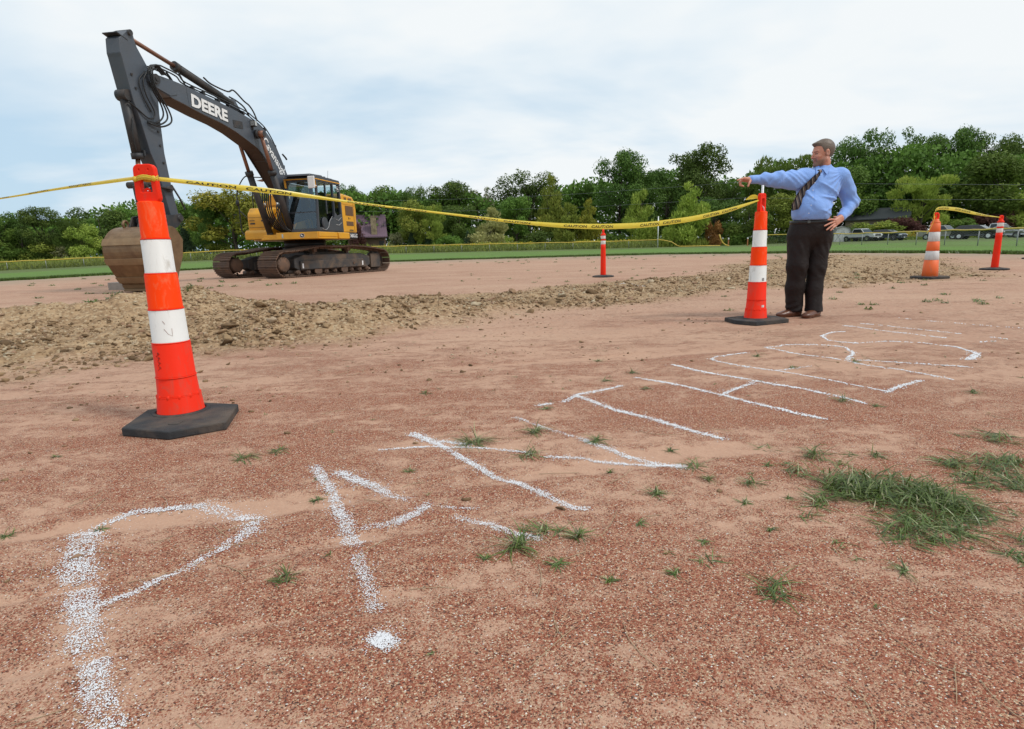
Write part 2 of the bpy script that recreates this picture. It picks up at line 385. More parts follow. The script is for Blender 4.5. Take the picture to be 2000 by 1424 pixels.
# lawn: one sheet from the clay edge to the horizon
def terr(x, y, r):
    a = np.degrees(np.arctan2(x, y))
    rise = np.interp(a, [-60, -41, -30, -12, 5, 20, 60], [-.25, -.25, .12, .32, .10, 0, 0])
    return .03 + rise*sstep(45, 72, r) + (fbm(x*.08, y*.08, 61, 3)-.5)*.10*sstep(0, 25, r-Rb(a)) + (fbm(x*.5, y*.5, 62, 3)-.5)*.03
dl = np.concatenate([np.linspace(-56, 56, 501), np.linspace(58, 302, 90)]); dl = np.where(dl > 180, dl-360, dl)
Rl = Rb(dl) + (fbm(dl*.9+50, dl*0+3, 12, 4)-.5)*1.1
k = np.linspace(0, 1, 120)[:, None]; radl = Rl[None, :]*(5000/Rl[None, :])**(k**1.25)
radl = np.vstack([Rl[None, :]-.04, radl])
V, F = ring_mesh('lawn', dl, radl, terr)
V[:len(dl), 2] = -.06
me = arr_mesh('lawn', V, F[:, ::-1], True)
ml = mat('lawn_grass'); t_ = NT(ml); P = t_.pos()
ms = t_.n('ShaderNodeMapping'); ms.inputs['Scale'].default_value = (1, .35, 1); t_.l(P, ms.inputs[0])
c1 = t_.mix(t_.noise(1.2, 8, .7, P), (.080, .165, .026), (.160, .275, .055))
c2 = t_.mix(t_.ramp(t_.noise(.12, 5, .6, P), [(.35, 0.0), (.7, .75)]), c1, (.13, .17, .055))
ln = t_.n('ShaderNodeVectorMath', operation='LENGTH'); t_.l(P, ln.inputs[0])
c2 = t_.mix(t_.ramp(t_.m('MULTIPLY', ln.outputs['Value'], .01), [(.60, 0.0), (.72, .8)]), c2, t_.mix(t_.noise(2.5, 6, .7, P), (.07, .10, .03), (.16, .18, .07)))
t_.l(c2, t_.b.inputs['Base Color']); t_.b.inputs['Roughness'].default_value = .85; t_.b.inputs['Specular IOR Level'].default_value = .2
t_.bump(t_.noise(9, 6, .7, P), .9, .08)
addmesh('lawn', me, ml, kind='structure')

# ------------------------------------------------------------------ loose stones and clods of the spoil (stuff)
def ico(sub=1):
    b = bmesh.new(); bmesh.ops.create_icosphere(b, subdivisions=sub, radius=1.0)
    v = np.array([x.co[:] for x in b.verts]); f = np.array([[w.index for w in q.verts] for q in b.faces]); b.free(); return v, f
def scatter_stones(name, N, sampler, smin, smax, pw, mats, label, cat, sub, colattr=True, flat=.65, seed=1, sink=.3):
    r = np.random.default_rng(seed); v0, f0 = ico(sub)
    xy, = sampler(r, N),; N = len(xy)
    s = smin*(smax/smin)**(r.random(N)**pw)
    z = G(xy[:, 0], xy[:, 1])
    ax = r.random((N, 3))*.7+.55; ax[:, 2] *= flat; 
    dis = 1+(r.random((N, len(v0)))-.5)*.95
    P_ = v0[None]*dis[..., None]*ax[:, None, :]*s[:, None, None]
    # random rotation about z plus a tilt
    a = r.random(N)*2*pi; tl = (r.random(N)-.5)*1.4
    c_, s_ = np.cos(tl)[:, None], np.sin(tl)[:, None]
    y1 = P_[..., 1]*c_-P_[..., 2]*s_; z1 = P_[..., 1]*s_+P_[..., 2]*c_; x1 = P_[..., 0]
    c_, s_ = np.cos(a)[:, None], np.sin(a)[:, None]
    X = x1*c_-y1*s_+xy[:, 0:1]; Y = x1*s_+y1*c_+xy[:, 1:2]; Z = z1+z[:, None]+(s*(.5-sink)*.6)[:, None]
    V = np.stack([X, Y, Z], -1).reshape(-1, 3); F = (f0[None]+(np.arange(N)*len(v0))[:, None, None]).reshape(-1, 3)
    me = arr_mesh(name, V, F, False); attr(me, 'tone', np.repeat(r.random(N), len(v0)))
    return addmesh(name, me, mats, label=label, cat=cat, kind='stuff')
mst = mat('clod_stone'); t_ = NT(mst); P = t_.pos()
tone = t_.n('ShaderNodeAttribute', attribute_name='tone').outputs['Fac']
c1 = t_.ramp(tone, [(0, (.13, .083, .045)), (.3, (.27, .178, .102)), (.6, (.40, .28, .165)), (.85, (.36, .225, .15)), (.95, (.55, .46, .33))])
c1 = t_.mix(t_.noise(30, 5, .6, P), c1, t_.mix(1.0, c1, (.62, .58, .52), 'MULTIPLY'))
t_.l(c1, t_.b.inputs['Base Color']); t_.b.inputs['Roughness'].default_value = .95; t_.b.inputs['Specular IOR Level'].default_value = .2; t_.bump(t_.noise(90, 4, .6, P), .5, .004)
def samp_rub(r, N, lo=.25, region=None):
    out = []
    cnt = 0
    while cnt < N:
        # sample uniformly in (angle, log-radius) so detail follows closeness
        a = radians(1)*(r.random(N*3)*100-56); q = 3.2*(24/3.2)**(r.random(N*3)**.9)
        x = q*np.sin(a); y = q*np.cos(a); w = rubble(x, y)
        k = r.random(len(x)) < w**1.5*np.clip(fbm(x*1.3, y*1.3, 91, 3)*3.2-.85, .12, 1); out.append(np.stack([x[k], y[k]], -1)); cnt += int(k.sum())
    return np.vstack(out)[:N]
def samp_edge(r, N):
    a = radians(1)*(r.random(N)*112-56); q = 1.6*(30/1.6)**r.random(N); x = q*np.sin(a); y = q*np.cos(a)
    d = band_mask(x, y); k = r.random(N) < np.exp(-np.maximum(d-.9, 0)*2.4)*.9+.02
    return np.stack([x[k], y[k]], -1)
scatter_stones('stones', 46000, samp_rub, .005, .028, 2.6, mst, 'small tan clods and stones covering the dug spoil band', 'rubble', 1, seed=3)
scatter_stones('clods', 1100, samp_rub, .026, .070, 3.0, mst, 'larger broken clods lying on the tan spoil heaps', 'rubble', 2, seed=4, flat=.5)
def samp_mid(r, N):
    cx = r.uniform(-4, 6, 40); cy = 3.0+r.random(40)**1.2*5; k = r.integers(0, 40, N); return np.stack([cx[k]+r.normal(0, .22, N), cy[k]+r.normal(0, .16, N)], -1)
scatter_stones('crumbs', 1500, samp_mid, .003, .017, 3.0, mst, 'small crumbs of soil scattered over the worn clay', 'rubble', 1, seed=8, flat=.6)
scatter_stones('pebbles', 4200, samp_edge, .004, .026, 2.6, mst, 'scattered pebbles on the red clay around the spoil', 'rubble', 1, seed=5, flat=.5)
# ------------------------------------------------------------------ lettering sprayed on the clay: white grains
LET = [
('P',[(0.066, 0.62, [(-1.304, 1.588), (-1.171, 1.41), (-1.095, 1.311)]), (0.056, 0.75, [(-1.068, 1.276), (-0.986, 1.164), (-0.902, 1.062)]), (0.045, 0.75, [(-0.861, 1.02), (-0.797, 0.942), (-0.725, 0.853), (-0.664, 0.775)]), (0.022, 0.75, [(-1.295, 1.619), (-1.224, 1.707), (-1.127, 1.737), (-1.022, 1.76)]), (0.044, 0.55, [(-1.022, 1.76), (-0.912, 1.704), (-0.809, 1.638), (-0.781, 1.555), (-0.817, 1.475)]), (0.019, 0.85, [(-0.817, 1.475), (-0.887, 1.346), (-0.937, 1.259), (-0.986, 1.205)])]),
('A',[(0.032, 0.8, [(-0.757, 2.065), (-0.654, 1.876), (-0.579, 1.729), (-0.532, 1.62)]), (0.040, 0.5, [(-0.532, 1.64), (-0.450, 1.46)]), (0.031, 0.55, [(-0.427, 1.407), (-0.374, 1.273), (-0.329, 1.16)]), (0.036, 1.6, [(-0.302, 1.066), (-0.272, 1.046)]), (0.034, 0.7, [(-0.653, 2.006), (-0.557, 1.914), (-0.448, 1.827)]), (0.031, 0.3, [(-0.448, 1.827), (-0.356, 1.752)]), (0.023, 0.85, [(-0.186, 1.631), (-0.089, 1.559), (0.0, 1.493), (0.068, 1.465)]), (0.032, 0.75, [(-0.374, 1.587), (-0.327, 1.63), (-0.277, 1.72)]), (0.023, 0.35, [(-0.464, 1.551), (-0.374, 1.587)]), (0.012, 0.4, [(-0.24, 1.688), (-0.118, 1.669)])]),
('N',[(0.033, 0.85, [(-0.455, 2.425), (-0.333, 2.3)]), (0.023, 0.85, [(-0.333, 2.3), (-0.211, 2.122), (-0.086, 1.947), (0.023, 1.848)]), (0.024, 0.85, [(0.023, 1.848), (0.12, 1.731), (0.193, 1.652), (0.227, 1.649)]), (0.014, 0.6, [(-0.553, 2.226), (-0.326, 2.249), (-0.114, 2.206), (0.07, 2.138)]), (0.018, 0.7, [(0.108, 2.095), (0.243, 2.073), (0.425, 2.006), (0.609, 1.956)]), (0.02, 0.3, [(0.004, 2.617), (0.129, 2.464), (0.28, 2.29)]), (0.025, 0.7, [(0.289, 2.276), (0.39, 2.128), (0.502, 2.01), (0.614, 1.941)]), (0.02, 0.7, [(-0.336, 2.326), (-0.179, 2.254)])]),
('T',[(0.02, 0.85, [(0.123, 2.809), (0.198, 2.839)]), (0.021, 0.8, [(0.258, 2.862), (0.355, 3.007), (0.622, 3.17)]), (0.024, 0.75, [(0.346, 2.975), (0.496, 2.713), (0.594, 2.59)]), (0.024, 0.85, [(0.596, 2.598), (0.732, 2.405), (0.87, 2.242)])]),
('H',[(0.021, 0.8, [(0.74, 3.375), (0.953, 3.153), (1.096, 2.909), (1.235, 2.678), (1.387, 2.445)]), (0.021, 0.85, [(1.054, 3.727), (1.2, 3.455), (1.395, 3.171), (1.567, 2.938), (1.662, 2.772), (1.703, 2.663)]), (0.022, 0.7, [(1.108, 2.928), (1.226, 3.036), (1.358, 3.151)])]),
('E',[(0.013, 0.8, [(1.507, 3.547), (1.661, 3.362), (1.789, 3.145), (1.938, 2.861)]), (0.017, 0.7, [(1.507, 3.547), (1.373, 3.765), (1.357, 3.838), (1.428, 3.919), (1.689, 4.033)]), (0.013, 0.5, [(1.593, 3.414), (1.878, 3.525)]), (0.021, 0.7, [(1.913, 2.843), (2.074, 2.965), (2.25, 3.072)])]),
('R',[(0.014, 0.85, [(1.894, 4.209), (1.977, 3.946), (2.15, 3.681), (2.224, 3.474), (2.325, 3.341), (2.375, 3.196), (2.426, 3.062)]), (0.015, 0.85, [(1.894, 4.209), (2.103, 4.284), (2.316, 4.247), (2.422, 4.096), (2.36, 3.884), (2.187, 3.658)]), (0.016, 0.7, [(2.249, 3.649), (2.504, 3.511), (2.749, 3.353)])]),
('S',[(0.015, 0.8, [(2.824, 4.797), (2.712, 4.79), (2.526, 4.603), (2.462, 4.41), (2.579, 4.269), (2.815, 4.273), (3.044, 4.185), (3.16, 3.99), (3.117, 3.798)]), (0.033, 0.7, [(3.117, 3.798), (3.108, 3.743), (2.889, 3.551)])]),
('l1',[(0.014, 0.8, [(3.015, 5.169), (3.169, 4.727), (3.385, 4.361)])]),
('l2',[(0.014, 0.7, [(3.233, 5.26), (3.405, 4.951), (3.612, 4.553)])]),
('l3',[(0.012, 0.6, [(3.688, 4.353), (3.734, 4.246)]), (0.016, 0.4, [(3.448, 4.158), (3.563, 4.16)])]),
('l4',[(0.008, 0.4, [(3.763, 5.637), (4.338, 4.602)])]),
('l5',[(0.022, 0.7, [(1.834, 10.112), (2.343, 9.906)])]),
]
WHERE = {'P': 'wide sprayed white letter P nearest the camera, first of the word', 'A': 'broken sprayed white letter A between the P and the N', 'N': 'sprayed white letter N with crossing strokes between A and T', 'T': 'sprayed white letter T between the N and the H', 'H': 'sprayed white letter H on the clay between T and E', 'E': 'thin sprayed white letter E beside the H', 'R': 'sprayed white letter R with a rounded loop before the S', 'S': 'long curved sprayed white letter S, last of the word',
 'l1': 'straight white sprayed line just beyond the letter S', 'l2': 'fainter white line farthest behind the letter S, nearer the man', 'l3': 'two short white dashes right of the letter S', 'l4': 'long faint chalk line on the clay right of the man', 'l5': 'short white chalk line lying on the spoil in the middle'}
mw = mat('sprayed_white'); t_ = NT(mw); t_.b.inputs['Base Color'].default_value = (.70, .705, .73, 1); t_.b.inputs['Roughness'].default_value = .9
def spray(key, strokes, r):
    pts = []; szs = []
    for w, s, q in strokes:
        # smooth the polyline
        q = np.array(q); L_ = np.concatenate([[0], np.cumsum(np.hypot(*np.diff(q, axis=0).T))])
        if L_[-1] < 1e-3: continue
        mean_d = float(np.hypot(q[:, 0], q[:, 1]).mean()); g = .00125*max(1.0, mean_d/1.5)
        W_ = w*1.0; area = (L_[-1]+.5*W_)*W_; N = int(area*s*(.74 if mean_d < 1.95 and s < 1 else 1.08)/(g*g*1.9))
        N = min(N, 40000)
        u = r.random(N)*L_[-1]
        if key != 'A' or len(q) > 2: u = np.clip(u, 0, L_[-1])
        x = np.interp(u, L_, q[:, 0]); y = np.interp(u, L_, q[:, 1])
        tx = np.interp(np.minimum(u+.02, L_[-1]), L_, q[:, 0])-np.interp(np.maximum(u-.02, 0), L_, q[:, 0]); ty = np.interp(np.minimum(u+.02, L_[-1]), L_, q[:, 1])-np.interp(np.maximum(u-.02, 0), L_, q[:, 1])
        n_ = np.hypot(tx, ty)+1e-6; off = r.normal(0, 1, N)
        uni = (r.random(N)-.5); off = np.where(r.random(N) < .80, uni*.95+r.normal(0, .09, N), off*.62)*W_
        off = off*(1+.25*min(1, mean_d/3)); off += (vn(u*9, u*0+w*100, 3)-.5)*W_*.45
        x = x-ty/n_*off; y = y+tx/n_*off
        along = r.normal(0, 1, N)*np.minimum(W_*.40, .022); x += tx/n_*along; y += ty/n_*along
        keep = r.random(N) < np.clip(.05+1.55*fbm(x*24, y*24, 8, 3), .12, 1)
        x, y = x[keep], y[keep]
        pts.append(np.stack([x, y], -1)); szs.append(np.full(len(x), g)*(.6+.9*r.random(len(x))))
    xy = np.vstack(pts); s = np.concatenate(szs); N = len(xy)
    z = G(xy[:, 0], xy[:, 1])+.0012
    v0 = np.array([(1, 0, 0), (0, 1, 0), (-1, 0, 0), (0, -1, 0), (0, 0, .75)]); f0 = np.array([(0, 1, 4), (1, 2, 4), (2, 3, 4), (3, 0, 4)])
    a = r.random(N)*2*pi; jit = .65+.7*r.random((N, 5))
    Pq = v0[None]*jit[..., None]*s[:, None, None]
    X = Pq[..., 0]*np.cos(a)[:, None]-Pq[..., 1]*np.sin(a)[:, None]+xy[:, :1]; Y = Pq[..., 0]*np.sin(a)[:, None]+Pq[..., 1]*np.cos(a)[:, None]+xy[:, 1:]
    V = np.stack([X, Y, Pq[..., 2]+z[:, None]+.0008], -1).reshape(-1, 3); F = (f0[None]+(np.arange(N)*5)[:, None, None]).reshape(-1, 3)
    nm = 'painted_letter' if len(key) == 1 else 'painted_line'
    me = arr_mesh(nm, V, F)
    addmesh(nm, me, mw, label=WHERE[key], cat='painted letter' if len(key) == 1 else 'painted line', group='white letters sprayed on the clay' if len(key) == 1 else 'white lines on the clay')
rp = np.random.default_rng(11)
for k_, st_ in LET: spray(k_, st_, rp)
# ------------------------------------------------------------------ channelizer cones, delineators, caution tape
def band_mat(name, col, rough, scuff, amt, spec=.5):
    m = mat(name); t = NT(m); v = t.obj()
    mp_ = t.n('ShaderNodeMapping'); mp_.inputs['Scale'].default_value = (1, 1, .35); t.l(v, mp_.inputs[0])
    d = t.ramp(t.noise(22, 8, .7, mp_.outputs[0], .8), [(.52, 0.0), (.70, 1.0)])
    d2 = t.ramp(t.noise(5, 5, .6, v), [(.4, 0.0), (.8, .35)])
    c = t.mix(t.m('MULTIPLY', d, amt), t.mix(d2, col, tuple(c_*.86 for c_ in col)), scuff)
    t.l(c, t.b.inputs['Base Color']); t.b.inputs['Roughness'].default_value = rough; t.b.inputs['Specular IOR Level'].default_value = spec
    t.bump(t.noise(14, 4, .5, v), .08, .004)
    return m
M_OR = band_mat('reflective_orange', (.95, .052, .0), .6, (.75, .22, .10), .55, .12)
M_WH = band_mat('reflective_white', (.76, .75, .72), .48, (.40, .35, .29), .65)
M_RD = band_mat('red_orange_plastic', (.88, .030, .008), .55, (.55, .08, .05), .7, .15)
M_OR2 = band_mat('faded_orange', (.80, .13, .02), .55, (.45, .22, .14), .5)
M_WH2 = band_mat('worn_white', (.60, .58, .57), .55, (.28, .26, .25), .6)
M_RB = simple('black_rubber', (.045, .047, .050), .85, 0, .4, 22, .7, (.17, .13, .10), .7, 5, .25)
M_YL = mat('caution_yellow'); t_ = NT(M_YL); cy_ = t_.mix(t_.noise(18, 4, .6, t_.obj()), (.84, .66, .05), (.92, .78, .14)); t_.l(cy_, t_.b.inputs['Base Color']); t_.b.inputs['Roughness'].default_value = .28
tl = t_.n('ShaderNodeBsdfTranslucent'); t_.l(cy_, tl.inputs[0]); mx = t_.n('ShaderNodeMixShader'); mx.inputs[0].default_value = .45; t_.l(t_.b.outputs[0], mx.inputs[1]); t_.l(tl.outputs[0], mx.inputs[2]); t_.l(mx.outputs[0], t_.o.inputs[0])
M_BK = simple('black_print', (.012, .012, .012), .5, 0, .1)
M_WM = simple('white_metal', (.72, .73, .74), .35, .2, .08, 20)
def handle_mesh(w, h, rot, loop=False):
    """flat grip with an opening, two finger holes and a ring (or a plain rounded loop)"""
    c = bpy.data.curves.new('h', 'CURVE'); c.dimensions = '2D'; c.fill_mode = 'BOTH'; c.extrude = .012; c.bevel_depth = .004; c.bevel_resolution = 1
    def sp(pts):
        s_ = c.splines.new('POLY'); s_.points.add(len(pts)-1)
        for p, q in zip(s_.points, pts): p.co = (q[0], q[1], 0, 1)
        s_.use_cyclic_u = True
    def rr(x0, y0, x1, y1, r, n=5, tx=0):
        P = []
        for cx, cy, a0 in ((x1-r, y1-r, 0), (x0+r, y1-r, 90), (x0+r, y0+r, 180), (x1-r, y0+r, 270)):
            for i in range(n+1):
                a = radians(a0+90*i/n); P.append((cx+r*cos(a), cy+r*sin(a)))
        return [(x*(1+tx*(1-(y/h))), y) for x, y in P]
    if not loop:
        sp(rr(-w/2, 0, w/2, h, .020, tx=.18)); sp(rr(-w/2+.017, h*.24, w/2-.015, h-.042, .008, tx=.1))
        for sx in (-1, 1):
            sp([(sx*w*.24+.006*cos(a*pi/5), h-.021+.008*sin(a*pi/5)) for a in range(10)])
    else:
        sp(rr(-w/2, 0, w/2, h, w*.49)); sp(rr(-w/2+.02, .018, w/2-.02, h-.02, (w-.04)*.48))
    o = bpy.data.objects.new('h', c); COL.objects.link(o)
    me = bpy.data.meshes.new_from_object(o, depsgraph=bpy.context.evaluated_depsgraph_get()); bpy.data.objects.remove(o)
    me.transform(Matrix.Rotation(rot, 4, 'Z') @ Matrix.Rotation(pi/2, 4, 'X')); me.materials.clear()
    return me
def rubber_base(pts, h=.04, hole=.118):
    b = MB(); n = len(pts)
    b.prism(pts, 0, h, .006, 'z', 2)
    # raised rim round the hole and moulded bars
    b.lathe([(hole-.006, h), (hole-.006, h+.006), (hole+.010, h+.004), (hole+.014, h-.002)], n=32)
    return b
def big_cone(loc, base, rot, label, base_rz=0):
    t = empty('traffic_channelizer', loc, 0, label, 'traffic cone', 'segmented channelizer cones')
    bb = rubber_base(base); bb.box((base[2][0]*.72, base[2][1]*.62, .0405), (.045, .06, .006), None, .002); bb.out('rubber_base', M_RB, t)
    segs = [(.040, .125, .1055, .0985, M_RD, 'flared_foot'), (.129, .220, .0935, .0885, M_RD, 'lower_body'), (.224, .388, .0872, .0838, M_RD, 'lower_body'),
            (.394, .551, .0795, .0768, M_WH, 'white_band'), (.556, .721, .0738, .0702, M_OR, 'orange_band'), (.726, .880, .0643, .0628, M_WH, 'white_band'), (.887, 1.052, .0585, .0545, M_OR, 'orange_band')]
    for k, (z0, z1, r0, r1, m_, nm) in enumerate(segs):
        b = MB(); l = .0016
        b.lathe([(r0-.004, z0-.003), (r0+l, z0-.002), (r0+l, z0+.003), (r0, z0+.005), (r1, z1-.004), (r1-.002, z1-.001), (r1-.012, z1+.003), (.01, z1+.004)], n=48); b.out(nm, m_, t)
        if nm != 'flared_foot':
            MB().lathe([(r0+.0035, z0-.0065), (r0+.005, z0-.004), (r0+.0022, z0-.001), (r0-.01, z0)], n=48).out('moulded_lip', M_RD, t)
    b = MB()                                   # scalloped moulding above the foot
    for i in range(12):
        a = 2*pi*i/12; b.ball((.0905*cos(a), .0905*sin(a), .122), .018, 2, (.55, .55, .9))
    b.out('foot_ribs', M_RD, t)
    me = handle_mesh(.088, .165, rot); me.transform(Matrix.Translation((0, 0, 1.052)))
    hd = addmesh('grab_handle', me, M_RD, t)
    b = MB(); c0 = Matrix.Rotation(rot, 4, 'Z')
    ring = [c0 @ Vector((.011*cos(a*pi/7), -.004, 1.100+.011*sin(a*pi/7))) for a in range(15)]
    b.tube(ring, .006, 8, cap=False); b.bar(c0 @ Vector((0, 0, 1.05)), c0 @ Vector((0, 0, 1.102)), .010, .016); b.out('handle_ring', M_RD, hd)
    return t
B1 = [(-.19, .03), (-.12, -.28), (.14, -.36), (.335, -.23), (.245, .09), (.02, .15)]
A1 = Vector((-1.674, 2.800, 0)); A2 = Vector((2.411, 5.62, 0))
c1_ = big_cone(A1, B1, 0.0, 'tall orange and white segmented cone in the left foreground on a black base')
B2 = [(.27*cos(radians(22+45*k))*(1.08 if k % 2 else 1), .30*sin(radians(22+45*k))-.02) for k in (0, 1, 3, 4, 5, 7)]
c2_ = big_cone(A2, B2, radians(38), 'tall orange and white segmented cone standing beside the pointing man')
# details seen on the cones: scrawl on the near one, stickers on the other
def on_cyl(c, r, a, z): return Vector((c[0]+r*sin(a), c[1]-r*cos(a), z))
def patch(name, c, r0, a0, a1, z0, z1, m_, par, n=6):
    b = bmesh.new(); L_ = []
    for i in range(n+1):
        a = a0+(a1-a0)*i/n; L_.append((b.verts.new((r0*sin(a), -r0*cos(a), z0)), b.verts.new((r0*sin(a), -r0*cos(a), z1))))
    for p, q in zip(L_[:-1], L_[1:]): b.faces.new((p[0], q[0], q[1], p[1]))
    me = bpy.data.meshes.new(name); b.to_mesh(me); b.free(); return addmesh(name, me, m_, par)
M_GREY = simple('grey_print', (.30, .30, .30), .7)
patch('label_sticker', A2, .0925, radians(10), radians(28), .150, .172, M_WH, c2_)
patch('grey_sticker', A2, .0812, radians(8), radians(24), .404, .432, M_GREY, c2_)
M_SCR = simple('marker_scrawl', (.30, .030, .018), .6)
b = MB()
def scr(pts, r, rad_=.0014): b.tube([on_cyl((0, 0), r, a, z) for a, z in pts], rad_, 5)
for zc in (.262, .285, .308, .33):
    scr([(radians(-22+3*sin(zc*90)), zc), (radians(-15), zc+.010), (radians(-19), zc+.018), (radians(-10), zc+.012), (radians(-16), zc+.022)], .0863)
b.out('pen_scrawl', M_SCR, c1_)
b = MB(); scr([(radians(15), .462), (radians(26), .436), (radians(38), .425), (radians(39), .462)], .0790, .0010); scr([(radians(14), .50), (radians(20), .485)], .0785, .001); b.out('scratch', simple('scratch', (.30, .17, .13), .6), c1_)
b = MB(); b.tube([(-.012, .0, 1.06), (.0, -.012, 1.105), (.012, -.02, 1.09), (.02, -.022, 1.055)], .004, 8); b.out('tie_cord', M_WM, c2_)
pp = MB().tube([(0, 0, 0), (0.005, 0, 1.345)], .0125, 12); pp.out('metal_pole', M_WM, None, label='thin pale metal pole standing behind the cone near the man', cat='pole').location = (2.601, 6.07, 0)
# smooth sided cone further right
t = empty('traffic_cone', (7.66, 10.53, 0), radians(12), 'worn smooth sided orange cone with loop handle, right of the man', 'traffic cone')
MB().prism([(.30*cos(radians(k)), .30*sin(radians(k))) for k in (20, 50, 130, 160, 200, 230, 310, 340)], 0, .045, .008, 'z').out('rubber_base', M_RB, t)
def rr_(z): return .128-.055*(z/1.01)
zs = [(.04, .335, M_OR2, 'orange_body'), (.335, .495, M_WH2, 'white_band'), (.495, .662, M_OR2, 'orange_band'), (.662, .828, M_WH2, 'white_band'), (.828, .985, M_OR2, 'orange_band')]
for z0, z1, m_, nm in zs: MB().lathe([(rr_(z0)-.003, z0), (rr_(z0), z0+.004), (rr_(z1), z1-.002), (rr_(z1)-.006, z1)], n=36).out(nm, m_, t)
MB().lathe([(.075, .98), (.07, 1.0), (.05, 1.02), (.046, 1.05), (.01, 1.055)], n=28).out('neck', M_OR2, t)
me = handle_mesh(.095, .13, 0, True); me.transform(Matrix.Translation((0, 0, 1.035))); addmesh('loop_handle', me, M_RD, t)
def delineator(loc, label, rz, n_cap):
    t = empty('delineator_post', loc, rz, label, 'delineator', 'thin red delineator posts on black bases')
    MB().lathe([(.01, 0), (.25, 0), (.262, .012), (.258, .030), (.21, .040), (.10, .052), (.01, .054)], n=40).out('rubber_base', M_RB, t)
    MB().lathe([(.068, .045), (.0675, .06), (.058, .70), (.0565, .78)], n=28).out('post', M_RD, t)
    for z0, z1, m_, nm in ((.78, .865, M_WH, 'white_band'), (.87, .905, M_RD, 'collar'), (.91, .985, M_WH, 'white_band')):
        MB().lathe([(.0555, z0), (.057, z0+.003), (.0565, z1-.003), (.0555, z1)], n=28).out(nm, m_, t)
    MB().lathe([(.062, .985), (.062, 1.012), (.045, 1.02), (.040, 1.045), (.01, 1.05)], n=28).out('cap', M_RD, t)
    me = handle_mesh(.085, .10, 0, True); me.transform(Matrix.Translation((0, 0, 1.035))); addmesh('loop_handle', me, M_RD, t)
    return t
delineator((2.29, 14.15, 0), 'thin red orange delineator post with its top touching the yellow tape, mid picture', radians(65), 0)
delineator((10.42, 12.43, 0), 'bright red delineator post with looped tape, near the right edge', radians(10), 1)
delineator((15.35, 17.0, Gs(15.35, 17.0)), 'delineator post on a black base, cut off by the right edge', 0, 0)

def tape(name, pts, label, words, side=1, mat_=None, W_=.076, off=0.0, group='yellow caution tape runs', step=.30, size=.050, mirror=False):
    P = np.array([p[:3] for p in pts]); h = np.array([min(p[3], W_*.98) for p in pts])
    L_ = np.concatenate([[0], np.cumsum(np.linalg.norm(np.diff(P, axis=0), axis=1))]); n = max(40, int(L_[-1]/.03))
    s = np.linspace(0, L_[-1], n+1)
    # smooth with a moving average of the piecewise-linear curve
    def sm(v): 
        q = np.interp(s, L_, v); k_ = 5; qq = np.pad(q, k_, mode='edge'); r_ = np.convolve(qq, np.ones(2*k_+1)/(2*k_+1), 'valid'); r_[0] = q[0]; r_[-1] = q[-1]; return r_
    C_ = np.stack([sm(P[:, i]) for i in range(3)], -1); hv = sm(h)
    T = np.gradient(C_, axis=0); T /= np.linalg.norm(T, axis=1)[:, None]
    side_v = np.stack([-T[:, 1], T[:, 0], T[:, 2]*0], -1); side_v /= np.linalg.norm(side_v, axis=1)[:, None]; side_v *= side
    up = np.array([0, 0, 1.0])[None]-T*T[:, 2:3]
    hv = hv*.72; ho = hv*.30; Wv = up*hv[:, None]+side_v*ho[:, None]
    nv = 6; v = np.linspace(-.5, .5, nv+1)
    Nn = np.cross(T, Wv/np.linalg.norm(Wv, axis=1)[:, None])
    cup = .10*W_*(1-(2*v)**2)
    def surf(si, vi, o=0.0):
        i = np.clip(si/L_[-1]*n, 0, n-1e-6); k_ = i.astype(int); f = (i-k_)[:, None]
        c = C_[k_]*(1-f)+C_[k_+1]*f; w = Wv[k_]*(1-f)+Wv[k_+1]*f; nn = Nn[k_]*(1-f)+Nn[k_+1]*f
        return c+w*vi[:, None]+nn*((.10*W_*(1-(2*vi)**2))[:, None]+o)
    SS, VV = np.meshgrid(s, v, indexing='ij'); Vx = surf(SS.ravel(), VV.ravel())
    i = np.arange(n)[:, None]; j = np.arange(nv)[None]; a = i*(nv+1)+j
    F = np.stack([a, a+1, a+nv+2, a+nv+1], -1).reshape(-1, 4)
    me = arr_mesh(name, Vx, F, True)
    o = addmesh(name, me, mat_ or M_YL, label=label, cat='caution tape', group=group)
    if words:
        tm = text_mesh(words, size, .0012, 1.0, mirror=mirror); tv = np.array([q.co[:] for q in tm.vertices]); w_ = tv[:, 0].max()-tv[:, 0].min()
        x = .12; 
        allv = []; allf = []; base = 0; fl = [list(p.vertices) for p in tm.polygons]
        while x+w_ < L_[-1]-.05:
            q = tv.copy(); q[:, 0] += x+w_/2
            vv = np.clip(q[:, 1]/W_+off, -.49, .49)
            for o_ in (-.0012, .0012):
                allv.append(surf(q[:, 0], vv, o_)); allf += [[k+base for k in f] for f in fl]; base += len(tv)
            x += w_+step
        if allv:
            tm2 = bpy.data.meshes.new('printed_words'); tm2.from_pydata(np.vstack(allv).tolist(), [], allf); addmesh('printed_words', tm2, M_BK, o)
    return o
T2 = [(-1.646, 2.829, 1.16, 0.0252),(-1.533, 2.907, 1.149, 0.0259),(-1.404, 2.996, 1.137, 0.0347),(-1.287, 3.077, 1.124, 0.0439),(-1.163, 3.163, 1.111, 0.0339),(-1.01, 3.269, 1.089, 0.0233),(-0.845, 3.383, 1.065, 0.0151),(-0.387, 3.7, 1.012, 0.0165),(0.029, 3.988, 0.962, 0.0285),(0.398, 4.244, 0.933, 0.0454),(0.731, 4.475, 0.924, 0.0559),(1.102, 4.731, 0.934, 0.0591),(1.572, 5.057, 0.982, 0.0632),(1.981, 5.341, 1.055, 0.0572),(2.169, 5.471, 1.103, 0.0439),(2.375, 5.60, 1.155, 0.020)]
